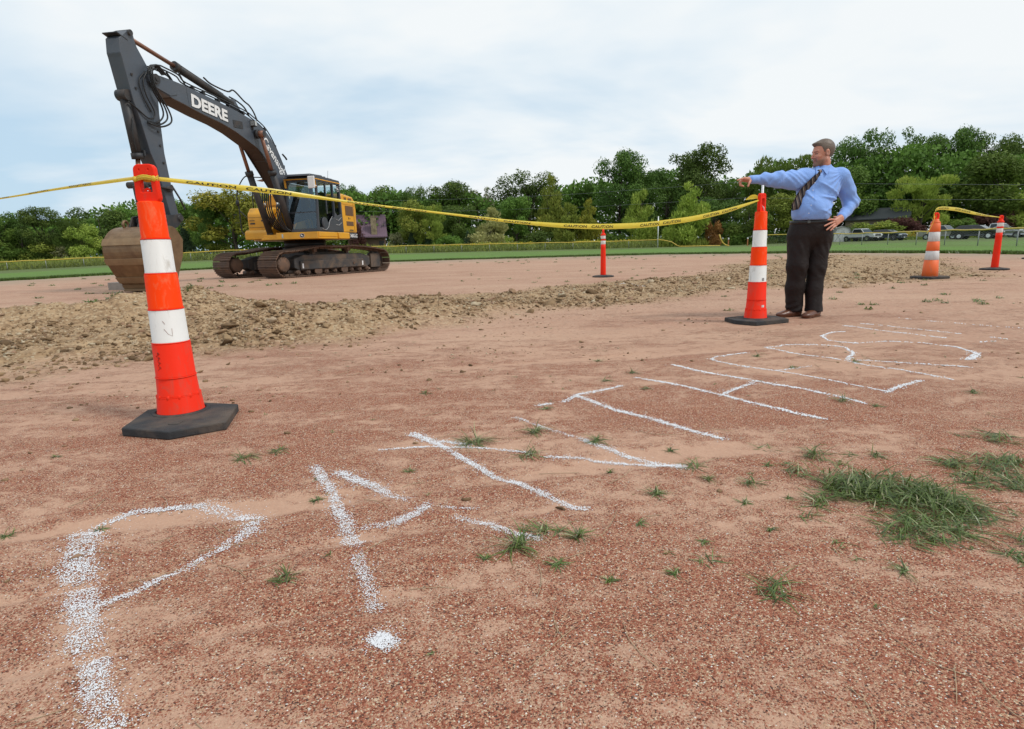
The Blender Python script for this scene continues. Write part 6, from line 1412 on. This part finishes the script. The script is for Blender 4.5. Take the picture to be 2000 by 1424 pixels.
fence([(26.3, 60, 1.14), (27.71, 58, 1.14), (30.09, 53, 1.02), (29.37, 46, .98), (29.18, 43, .98), (27.39, 35, .96), (26.26, 31, .94), (25.16, 27, .92), (24.5, 22, .92)], 'low chain link fence with yellow top cap in front of the cars', 3.6, .045, r_post=.028)
MB().cyl((0, 0, -.1), (0, 0, 4.0), .07, 12).out('foul_pole', M_WM, None, label='tall pale pole at the end of the left fence', cat='pole').location = (19.9, 78, ground_at(19.9, 78))
b = MB(); g = ground_at; b.tube([(19.9, 77.9, 1.10), (20.8, 77.8, .95), (21.7, 77.8, .72), (22.4, 77.7, .25), (22.8, 77.7, g(22.8, 77)+.06), (25, 77, g(25, 77)+.06), (27.5, 76, g(27, 76)+.06)], .06, 8); b.out('drooping_fence_cap', M_CAPY, None, label='yellow fence cap drooping to the grass right of the pale pole', cat='fence cap')
b = MB(); b.tube([(25.2, 70, 1.45), (25.35, 70, .95), (25.6, 70, .5), (25.95, 70, .2), (26.4, 70, .08)], .075, 8); b.out('curved_fence_cap', M_CAPY, None, label='short upright curve of yellow cap left of the segmented cone', cat='fence cap')
for x_, lab in ((26.3, 'short rusty stake with white tip, nearer the yellow curve'), (28.6, 'short rusty stake with white tip, close to the segmented cone')):
    t = empty('marker_stake', (x_, 70, ground_at(x_, 70)), 0, lab, 'stake', 'rusty marker stakes'); MB().box((0, 0, .40), (.11, .11, .8)).out('stake', M_RU2, t); MB().box((0, 0, .90), (.13, .13, .2)).out('white_tip', M_WM, t)
def wire(pts, lab):
    b = MB(); P_ = np.array(pts); n = 60; s = np.linspace(0, len(pts)-1, n+1); b.tube([tuple(float(np.interp(q, range(len(pts)), P_[:, i])) for i in range(3)) for q in s], .014, 5); b.out('power_line', simple('wire_grey', (.20, .21, .22), .6), None, label=lab, cat='power line', group='overhead power lines')
wire([(-23.7, 95, 8.47), (-8, 93, 8.25), (9.4, 90, 8.19), (24.4, 85, 8.38), (30.7, 80, 8.31), (41.8, 70, 6.77), (52.1, 60, 5.35), (58, 54, 4.9)], 'upper of two thin power lines crossing in front of the trees')
wire([(-23.8, 95, 6.97), (-6.8, 93, 6.44), (12.9, 90, 6.29), (32.5, 80, 6.27), (41.95, 70, 4.97), (52.3, 60, 3.9), (58, 54, 3.5)], 'lower of two thin power lines crossing in front of the trees')

# ------------------------------------------------------------------ houses and shed
M_PUR = simple('purple_metal_roof', (.155, .095, .130), .5, .1, .12, 1.5); M_WALLB = simple('brown_wall', (.16, .10, .075), .85); M_STONE = simple('chimney_stone', (.30, .235, .15), .9, 0, .5, 3, .3, (.12, .09, .06), .8, 1.4)
h1 = empty('house', (-25.8, 108, ground_at(-24, 108)), radians(13), 'house with a steep purple metal roof and stone chimney right of the excavator', 'house')
b = MB(); b.box2((-3.4, -3.0, 0), (3.2, 3.4, 3.3)); b.prism([(-2.6, 3.3), (0, 6.6), (2.8, 3.3)], 3.0, 3.2, 0, 'x'); b.out('wall', M_WALLB, h1)
b = MB(); b.prism([(-3.9, 2.9), (-1.9, 4.65), (0, 6.85), (3.8, 2.9), (3.8, 2.7), (0, 6.6), (-1.9, 4.45), (-3.9, 2.7)], -3.6, 3.5, 0, 'x')
for i in range(18): b.bar((-3.5+.41*i, -3.88, 2.93), (-3.5+.41*i, -1.9, 4.70), .04, .04); b.bar((-3.5+.41*i, -1.9, 4.70), (-3.5+.41*i, 0, 6.88), .04, .04)
rf = b.out('roof', M_PUR, h1); b = MB(); b.box2((.75, -3.55, 2.6), (1.75, -2.6, 6.35), .02); b.box2((.68, -3.62, 6.3), (1.82, -2.53, 6.45)); b.out('chimney', M_STONE, rf)
b = MB(); b.box2((-1.8, -3.03, 1.0), (-.6, -3.0, 2.2)); b.out('window', M_GL, h1); b = MB(); b.box2((2.0, -3.06, 0), (2.9, -3.0, 2.1)); b.out('door', M_DK, h1)
h2 = empty('house', (60.6, 97, .5), radians(-33), 'low house with a dark grey roof and brick chimney above the maroon shrub', 'house')
MB().box2((-4.2, -2.5, 0), (4.2, 2.5, 2.9)).out('wall', simple('tan_wall', (.22, .17, .13), .85), h2)
rf = MB().prism([(-3.1, 2.75), (0, 4.5), (3.1, 2.75), (3.1, 2.9), (0, 4.65), (-3.1, 2.9)][::-1], -4.7, 4.7, 0, 'x').out('roof', simple('dark_shingles', (.050, .058, .060), .9, 0, .3, 6), h2)
b = MB(); b.box2((-3.6, -.4, 3.6), (-2.7, .3, 5.2)); b.out('chimney', simple('red_brick', (.22, .08, .05), .9, 0, .3, 6), rf); b = MB(); b.box((1.2, -1.9, 3.52), (.9, .9, .05), Matrix.Rotation(radians(29), 3, 'X')); b.out('skylight', M_WM, rf); MB().box2((-1.5, -2.53, 1.0), (0, -2.5, 2.1)).out('window', M_GL, h2)
sh_ = empty('garden_shed', (47.7, 84, 0), radians(-22), 'small white garden shed with a rounded barn roof left of the white pickup', 'shed')
GB = [(-1.05, 0), (-1.05, 1.35), (-.72, 1.85), (0, 2.12), (.72, 1.85), (1.05, 1.35), (1.05, 0)]
MB().prism(GB, -1.2, 1.2, 0).out('wall', simple('white_paint', (.62, .62, .60), .7, 0, .15, 3, 0, (.35, .33, .28), .5, 2), sh_)
b = MB(); o_ = [(-1.18, 1.25), (-.78, 1.93), (0, 2.22), (.78, 1.93), (1.18, 1.25)]; b.prism(o_+[(.95, 1.38), (.70, 1.86), (0, 2.13), (-.70, 1.86), (-.95, 1.38)], -1.3, 1.3, 0); b.out('roof', simple('grey_felt', (.25, .25, .24), .9), sh_)
b = MB()
for x_ in (-.52, .52): b.box((x_, -1.215, .75), (.9, .02, 1.4)); 
dr_ = b.out('double_door', simple('white_door', (.66, .66, .64), .6), sh_)
b = MB()
for x_ in (-.52, .52):
    b.bar((x_-.38, -1.235, .1), (x_+.38, -1.235, 1.4), .06, .02, (0, 1, 0)); b.bar((x_+.38, -1.237, .1), (x_-.38, -1.237, 1.4), .06, .02, (0, 1, 0))
b.out('cross_braces', M_GREY, dr_)
# ------------------------------------------------------------------ parked vehicles
def carpaint(nm, c, r=.25, me_=.0): 
    m = simple(nm, c, r, me_, .03, 2); m.node_tree.nodes['Principled BSDF'].inputs['Coat Weight'].default_value = .6; return m
M_TYRE = simple('tyre', (.018, .018, .018), .8); M_CGL = simple('car_window', (.022, .028, .032), .08, 0, .05); M_LAMP = simple('headlamp', (.72, .74, .76), .15, .1); M_CHR = simple('chrome', (.55, .56, .57), .15, .9); M_TRIM = simple('black_trim', (.02, .02, .021), .6)
def vehicle(nm, x, y, rz, Ln, Wd, Ht, style, paint, label, lower=None, scale=1.0):
    t = empty(nm, (x, y, ground_at(x, y)), rz, label, {'pickup_truck': 'pickup truck', 'parked_car': 'car', 'sport_utility_vehicle': 'car'}[nm], 'vehicles parked beyond the fence'); t.scale = (scale,)*3
    h = Ln/2; w = Wd/2
    if style == 'pickup':
        low = [(h-.05, .45), (h, .62), (h, .98), (h-.10, 1.08), (h-1.35, 1.16), (h-1.55, 1.14), (-h+1.95, 1.12), (-h+.02, 1.12), (-h, .55), (-h+.1, .42)]
        cab_ = [(h-1.45, 1.13), (h-2.15, Ht-.06), (h-2.45, Ht), (h-3.25, Ht-.01), (h-3.45, Ht-.10), (h-3.60, 1.13)]; ws = 0; base_z = 1.13
    elif style == 'suv':
        low = [(h-.10, .35), (h, .55), (h-.02, .82), (h-.35, 1.0), (h-1.20, 1.08), (-h+.1, 1.12), (-h, .95), (-h+.02, .50), (-h+.1, .36)]
        cab_ = [(h-1.10, 1.07), (h-2.0, Ht-.06), (h-2.4, Ht), (-h+.75, Ht-.05), (-h+.08, 1.11)]; base_z = 1.08
    else:
        low = [(h-.12, .30), (h, .48), (h-.03, .70), (h-.45, .84), (h-1.25, .93), (-h+.75, .98), (-h+.05, .92), (-h, .62), (-h+.08, .32)]
        cab_ = [(h-1.15, .92), (h-2.0, Ht-.05), (h-2.4, Ht), (-h+1.55, Ht-.03), (-h+.65, .97)]; base_z = .93
    b = MB(); b.prism(low, -w, w, .06, 'y', 3)
    for v in b.b.verts:
        if v.co.x > h-.6: v.co.y *= 1-.22*max(0, (v.co.x-(h-.6))/.6)**1.6
        if v.co.x < -h+.4 and style != 'pickup': v.co.y *= 1-.15*((-h+.4-v.co.x)/.4)
    bd = b.out('body', paint, t)
    if style == 'pickup': MB().box2((-h+.08, -w+.08, 1.05), (-h+1.85, w-.08, 1.130)).out('truck_bed', M_TRIM, t)
    if lower: MB().box2((-h+.1, -w-.012, .42), (h-.2, w+.012, .60), .01).out('lower_sill', lower, t)
    b = MB(); b.prism(cab_, -w+.06, w-.06, .03, 'y', 2)
    for v in b.b.verts: v.co.y *= 1-.20*max(0, (v.co.z-base_z)/(Ht-base_z))
    cb = b.out('cabin', paint, t)
    # glass set just proud of the cabin
    def yb(z): return (w-.06)*(1-.20*max(0, (z-base_z)/(Ht-base_z)))
    f0, f1 = cab_[0], cab_[1]; zt = Ht-.10; zb = base_z+.06
    def onl(p, q, z): k = (z-p[1])/(q[1]-p[1]); return p[0]+(q[0]-p[0])*k
    def quad(nm2, pts, m_=M_CGL):
        bb = bmesh.new(); bb.faces.new([bb.verts.new(p) for p in pts]); me = bpy.data.meshes.new(nm2); bb.to_mesh(me); bb.free(); addmesh(nm2, me, m_, t)
    quad('windscreen', [(onl(f0, f1, zb)+.03, s_*(yb(zb)-.06), zb) for s_ in (-1, 1)]+[(onl(f0, f1, zt)+.03, s_*(yb(zt)-.06), zt) for s_ in (1, -1)])
    r0, r1 = cab_[-1], cab_[-2]
    quad('rear_window', [(onl(r0, r1, zb)-.03, s_*(yb(zb)-.08), zb) for s_ in (-1, 1)]+[(onl(r0, r1, zt)-.03, s_*(yb(zt)-.08), zt) for s_ in (1, -1)])
    xa, xb_ = onl(r0, r1, zb)+.12, onl(f0, f1, zb)-.10; xc, xd = onl(f0, f1, zt)-.08, onl(r0, r1, zt)+.12
    for s_ in (-1, 1):
        ym = lambda z: s_*(yb(z)+.008); cuts = [(0, 1)] if style == 'pickup' else [(0, .30), (.33, .62), (.65, 1)]
        for a_, c_ in cuts: quad('side_window', [(xa+(xb_-xa)*a_, ym(zb), zb), (xa+(xb_-xa)*c_, ym(zb), zb), (xd+(xc-xd)*c_, ym(zt), zt), (xd+(xc-xd)*a_, ym(zt), zt)])
        for x_ in (h-.95, -h+.95 if style != 'pickup' else -h+1.05):
            r_ = .37 if style != 'sedan' else .33; b = MB(); b.cyl((x_, s_*(w-.22), r_), (x_, s_*(w+.005), r_), r_+.05, 20); b.out('wheel_arch', M_TRIM, t)
            b = MB(); b.lathe([(.12, s_*(w-.2)), (r_-.02, s_*(w-.2)), (r_, s_*(w-.15)), (r_, s_*(w)), (r_-.03, s_*(w+.03)), (r_*.62, s_*(w+.03)), (r_*.60, s_*(w+.01))], (x_, 0, r_), 20, 'y'); wh = b.out('wheel', M_TYRE, t)
            b = MB(); b.cyl((x_, s_*(w), r_), (x_, s_*(w+.022), r_), r_*.60, 16)
            for i in range(5): b.bar((x_, s_*(w+.03), r_), (x_+r_*.55*cos(i*1.257), s_*(w+.03), r_+r_*.55*sin(i*1.257)), .05, .02, (0, 1, 0))
            b.out('rim', M_CHR if nm != 'sport_utility_vehicle' else M_WM, wh)
        zl = .86 if style == 'pickup' else .72 if style == 'suv' else .62
        b = MB(); b.box((h-.03 if style == 'pickup' else h-.17, s_*(w*.72), zl+(.0 if style == 'pickup' else .05)), (.14 if style == 'pickup' else .34, w*.30, .20 if style == 'pickup' else .13), Matrix.Rotation(s_*radians(-18), 3, 'Z'), .02); b.out('headlight', M_LAMP, t)
        b = MB(); b.box((xb_-.05, s_*(w+.06), base_z+.12), (.10, .18, .14), None, .02); b.out('side_mirror', paint if style != 'pickup' else M_TRIM, t)
        b = MB(); b.box((h-.06, s_*w*.6, .45), (.06, .16, .08)); b.out('fog_lamp', M_LAMP, t)
    gz = {'pickup': (.86, .26, .95), 'suv': (.76, .16, .62), 'sedan': (.60, .14, .62)}[style]
    b = MB(); b.box((h+.005, 0, gz[0]), (.03, w*gz[2]*1.1, gz[1])); gr = b.out('grille', M_TRIM, t)
    b = MB(); b.box((h+.024, 0, gz[0]+.01), (.012, w*gz[2]*1.0, .03)); b.box((h+.028, 0, gz[0]+.01), (.012, .14, .06)); b.out('grille_bar', M_CHR, gr)
    b = MB(); b.box((h-.03, 0, .50 if style == 'pickup' else .40), (.16, w*1.85, .18 if style == 'pickup' else .12), None, .03); b.out('bumper', M_TRIM if style == 'pickup' else paint, t)
    b = MB(); b.box((h+.06, 0, .50 if style == 'pickup' else .42), (.01, .30, .13)); b.out('number_plate', M_WM, t)
    return t
D = radians
vehicle('pickup_truck', 48.9, 81.2, D(-72), 5.4, 1.95, 1.82, 'pickup', carpaint('white_car_paint', (.62, .63, .64)), 'white pickup truck parked nearest the white shed', M_TRIM, .95)
vehicle('parked_car', 52.2, 80.6, D(-66), 4.7, 1.82, 1.58, 'suv', carpaint('midnight_paint', (.014, .020, .036)), 'dark blue car parked right beside the white pickup', None, .95)
vehicle('pickup_truck', 55.6, 75.0, D(-62), 5.2, 1.9, 1.86, 'pickup', carpaint('tan_paint', (.30, .285, .25), .3, .3), 'tan silver pickup partly hidden behind the black car', None, .95)
vehicle('sport_utility_vehicle', 54.4, 68.0, D(-58), 4.8, 1.9, 1.66, 'suv', carpaint('black_paint', (.012, .013, .015)), 'black car with pale wheels right of the worn smooth cone', None, .97)
vehicle('pickup_truck', 64.5, 77.0, D(-60), 5.2, 1.9, 1.95, 'pickup', carpaint('white_paint_two', (.60, .62, .64)), 'white vehicle roof seen behind the black and silver cars', None, .95)
vehicle('parked_car', 60.2, 71.0, D(-55), 4.6, 1.8, 1.46, 'sedan', carpaint('silver_paint', (.36, .37, .39), .25, .5), 'silver car behind the bright red delineator post', None, .97)
vehicle('parked_car', 64.6, 71.0, D(-55), 4.6, 1.8, 1.46, 'sedan', carpaint('pale_silver_paint', (.50, .51, .52), .25, .4), 'pale silver car cut off by the right edge', None, .97)
# ------------------------------------------------------------------ grass tufts on the clay
mgx = mat('grass_blade'); t_ = NT(mgx); tone = t_.n('ShaderNodeAttribute', attribute_name='tone').outputs['Fac']
c = t_.ramp(tone, [(0, (.045, .072, .012)), (.35, (.085, .140, .022)), (.70, (.16, .22, .050)), (.86, (.34, .36, .17)), (1, (.50, .45, .28))])
t_.l(c, t_.b.inputs['Base Color']); t_.b.inputs['Roughness'].default_value = .38; t_.b.inputs['Specular IOR Level'].default_value = .55; tl = t_.n('ShaderNodeBsdfTranslucent'); t_.l(c, tl.inputs[0]); mx = t_.n('ShaderNodeMixShader'); mx.inputs[0].default_value = .25
t_.l(t_.b.outputs[0], mx.inputs[1]); t_.l(tl.outputs[0], mx.inputs[2]); t_.l(mx.outputs[0], t_.o.inputs[0])
def blades(r, cx, cy, rad_, n, ln, wd, rise, spread, dry=.12):
    """arched blades growing outward from (cx, cy)"""
    k = 5; a = r.random(n)*2*pi; q = rad_*spread*r.random(n)**.7; bx = cx+q*np.cos(a*3.1+1); by = cy+q*np.sin(a*3.1+1); bz = G(bx, by)
    L_ = ln*(.45+.75*r.random(n)); el_ = np.clip(r.normal(rise, .28, n), .10, 1.35); cv = .5+1.1*r.random(n); W_ = wd*(.6+.6*r.random(n))
    t = np.linspace(0, 1, k)[None]; ang_ = el_[:, None]-cv[:, None]*t*1.1; ds = L_[:, None]/(k-1)
    h = np.concatenate([np.zeros((n, 1)), np.cumsum(np.cos(ang_[:, :-1])*ds, 1)], 1); v = np.concatenate([np.zeros((n, 1)), np.cumsum(np.sin(ang_[:, :-1])*ds, 1)], 1); v = np.maximum(v, .0015)
    sw = (r.random(n)-.5)[:, None]*t**2*L_[:, None]*.6
    ca, sa = np.cos(a)[:, None], np.sin(a)[:, None]; X = bx[:, None]+h*ca-sw*sa; Y = by[:, None]+h*sa+sw*ca; Z = bz[:, None]+v
    wv = W_[:, None]*np.array([.6, 1, .85, .5, .05])[None]*.5; tl_ = (r.random(n)-.5)[:, None]*.9
    V = np.stack([np.stack([X-wv*sa*-1, Y-wv*ca, Z+wv*tl_], -1), np.stack([X+wv*sa*-1, Y+wv*ca, Z-wv*tl_], -1)], 2)      # n,k,2,3
    V = V.reshape(n, k*2, 3); F = np.array([(2*i, 2*i+1, 2*i+3, 2*i+2) for i in range(k-1)])[None]+(np.arange(n)*k*2)[:, None, None]
    tn = np.clip(r.random(n)*.78+.25*(r.random(n) < dry), 0, 1)
    return V.reshape(-1, 3), F.reshape(-1, 4), np.repeat(tn, k*2)
def grass_obj(name, parts, **k):
    Vs, Fs, Ts, o = [], [], [], 0
    for V, F, T in parts: Vs.append(V); Fs.append(F+o); Ts.append(T); o += len(V)
    me = arr_mesh(name, np.vstack(Vs), np.vstack(Fs)); attr(me, 'tone', np.concatenate(Ts)); return addmesh(name, me, mgx, **k)
rg = np.random.default_rng(5)
BIG = [(-0.17, 2.279, 0.091, 'grass tuft beside the start of the letter N'), (0.092, 2.395, 0.06, 'grass tuft right of the tuft at the top of the N'), (0.059, 2.127, 0.057, 'white speckled grass tuft on the long stroke of the N'), (0.34, 2.258, 0.056, 'grass tuft on the second stem of the N'),
 (-1.069, 2.165, 0.058, 'flat grass tuft between the big cone and the A, left one'), (-0.965, 2.237, 0.050, 'flat grass tuft between the big cone and the A, right one'), (-0.584, 1.295, 0.037, 'sparse grass sprig between the P and the A'), (-0.001, 1.422, 0.078, 'star shaped grass tuft at the lower end of the A'), (0.066, 1.509, 0.048, 'grass tuft just behind the star shaped one'),
 (0.172, 1.473, 0.050, 'spiky grass tuft right of the star shaped one'), (0.102, 1.332, 0.026, 'small grass tuft below the star shaped one'), (0.594, 1.192, 0.066, 'lone star shaped grass tuft low at the right'), (1.119, 2.027, 0.076, 'wide grass tuft above the large patch'), (0.981, 1.865, 0.057, 'grass tuft left above the large patch'),
 (0.926, 1.627, 0.07, 'grass tuft at the left foot of the large patch'), (0.452, 1.735, 0.046, 'small grass tuft below the end of the N'), (0.645, 1.953, 0.049, 'grass tuft touching the right end of the N'), (1.895, 2.142, 0.076, 'grass tuft near the right edge, highest of that group'), (1.252, 1.3, 0.049, 'grass sprig below the large patch'), (1.335, 1.36, 0.05, 'grass tuft cut by the right edge below the patch')]
for x, y, rad_, lab in BIG: grass_obj('grass_tuft', [blades(rg, x, y, rad_, int(16+rad_*rg.uniform(450, 900)), rad_*rg.uniform(1.0, 1.4)+.006, .0032, rg.uniform(.2, .55), rg.uniform(.25, .8), .35)], label=lab, cat='grass tuft', group='grass tufts on the clay')
PATCH = [(1.091, 1.749, 0.094), (1.206, 1.72, 0.107), (1.213, 1.59, 0.099), (1.313, 1.601, 0.086), (1.05, 1.70, .07), (1.13, 1.66, .08), (1.28, 1.66, .07)]
grass_obj('grass_patch', [blades(rg, x, y, r_, 150, .085, .0036, .55, 1.1, .3) for x, y, r_ in PATCH]+[blades(rg, x, y, r_, 75, .100, .0038, .70, 1.0, .25) for x, y, r_ in PATCH], label='large dark green grass patch at the lower right', cat='grass patch')
PATCH2 = [(1.044, 1.429, 0.076), (1.147, 1.437, 0.077), (1.309, 1.517, 0.068), (1.22, 1.46, .07), (1.10, 1.48, .06)]
grass_obj('grass_patch', [blades(rg, x, y, r_, 100, .085, .0034, .35, .95, .4) for x, y, r_ in PATCH2], label='flatter pale stemmed grass patch in front of the large dark one', cat='grass patch')
PATCH3 = [(1.63, 1.793, 0.08), (1.61, 1.711, 0.061), (1.67, 1.905, 0.082), (1.755, 1.898, 0.051), (1.50, 1.76, .07), (1.54, 1.90, .05)]
grass_obj('grass_patch', [blades(rg, x, y, r_, 110, .075, .0034, .4, 1.0, .3) for x, y, r_ in PATCH3], label='grass patch running off the right edge', cat='grass patch')
SMALL = [(-0.66, 1.785, 0.025), (-1.263, 1.61, 0.02), (-0.082, 1.367, 0.02), (1.338, 2.009, 0.047), (0.852, 1.668, 0.015), (0.659, 1.831, 0.036), (0.783, 1.792, 0.045), (0.705, 1.642, 0.026), (0.936, 1.259, 0.034), (0.711, 1.478, 0.018), (0.504, 1.42, 0.018), (0.22, 1.253, 0.018), (0.388, 1.277, 0.023), (0.358, 1.54, 0.025), (0.338, 1.938, 0.024), (0.61, 2.126, 0.03), (0.909, 1.942, 0.024), (2.322, 2.795, 0.05), (0.159, 2.749, 0.034), (0.736, 3.096, 0.039), (1.624, 2.728, 0.058), (1.723, 2.624, 0.033), (-0.494, 3.13, 0.039), (-0.389, 1.995, 0.028), (-1.521, 1.585, 0.028), (-1.889, 2.25, 0.02), (.60, 3.9, .05), (.75, 3.5, .05), (.55, 3.3, .04), (1.7, 3.9, .05), (2.2, 3.6, .05), (1.75, 3.5, .04)]
parts = [blades(rg, x, y, r_, int(14+r_*500), r_*1.2+.006, .0030, .4, .45, .25) for x, y, r_ in SMALL]
for i in range(26):
    x, y = 1.2+rg.normal()*.42, 1.7+rg.normal()*.30; parts.append(blades(rg, x, y, rg.uniform(.02, .05), 16, rg.uniform(.03, .065), .0030, rg.uniform(.15, .5), .8, .4))
for i in range(70):
    a = radians(rg.uniform(-50, 50)); q = 1.0+rg.random()**.8*5; parts.append(blades(rg, q*sin(a), q*cos(a), .014, 7, .018+.003*q, .0026, .5, .5, .4))
grass_obj('sprouts', parts, label='tiny grass sprouts dotted over the red clay', cat='grass', kind='stuff')
parts = []
def scat(n, u0, u1, d0, d1, ln, nb, wd, dry):
    for i in range(n):
        a = radians(rg.uniform(u0, u1)); q = rg.uniform(d0, d1); x, y = q*sin(a), q*cos(a); parts.append(blades(rg, x, y, ln*1.1, nb, ln, wd, .8, .9, dry))
scat(46, -42, -27, 8.6, 13.5, .075, 34, .012, .45); scat(50, -40, -20, 16, 30, .09, 26, .02, .8); scat(50, -18, 30, 26, 36, .09, 20, .025, .9); scat(36, 20, 42, 7, 14, .06, 24, .010, .5); scat(25, -5, 20, 12, 20, .06, 16, .014, .6)
grass_obj('dry_grass', parts, label='thin dry grass growing in strips across the far clay', cat='grass', kind='stuff')
n = 90; parts = []
mst2 = simple('dry_straw', (.42, .31, .19), .8, 0, .3, 20); b = MB()
for i in range(n):
    a = radians(rg.uniform(-46, 46)); q = .95+rg.random()**1.3*4.5; x, y = q*sin(a), q*cos(a); l = rg.uniform(.02, .07)*(1+.15*q); t0 = rg.uniform(0, 6.28); cv = rg.uniform(-.4, .4)
    P_ = [(x+l*k*cos(t0+cv*k), y+l*k*sin(t0+cv*k)) for k in (-1, -.4, .3, 1)]; b.tube([(px, py, Gs(px, py)+.0025) for px, py in P_], .0007*(1+.12*q), 4)
b.out('straw', mst2, None, label='thin dry straws and stalks lying on the clay', cat='straw', kind='stuff')
# rough lip of turf where the lawn meets the clay
n = 26000; a = np.radians(rg.uniform(-48, 48, n)); dg = np.degrees(a); R_ = np.interp(dg, dl[:501], Rl[:501]); q = R_+rg.random(n)**1.5*.9-.06; X = q*np.sin(a); Y = q*np.cos(a); Z = terr(X, Y, q)
hh = .05+.07*rg.random(n); w_ = .012+.012*rg.random(n); lx = rg.normal(0, .03, n); ly = rg.normal(0, .03, n)
V = np.stack([np.stack([X-w_, Y, Z-.03], -1), np.stack([X+w_, Y, Z-.03], -1), np.stack([X+lx, Y+ly, Z+hh], -1)], 1).reshape(-1, 3); me = arr_mesh('turf_edge', V, np.arange(n*3).reshape(n, 3)); attr(me, 'tone', np.repeat(rg.random(n)*.6, 3))
addmesh('turf_edge', me, mgx, label='ragged grass lip along the edge of the lawn', cat='grass', kind='stuff')
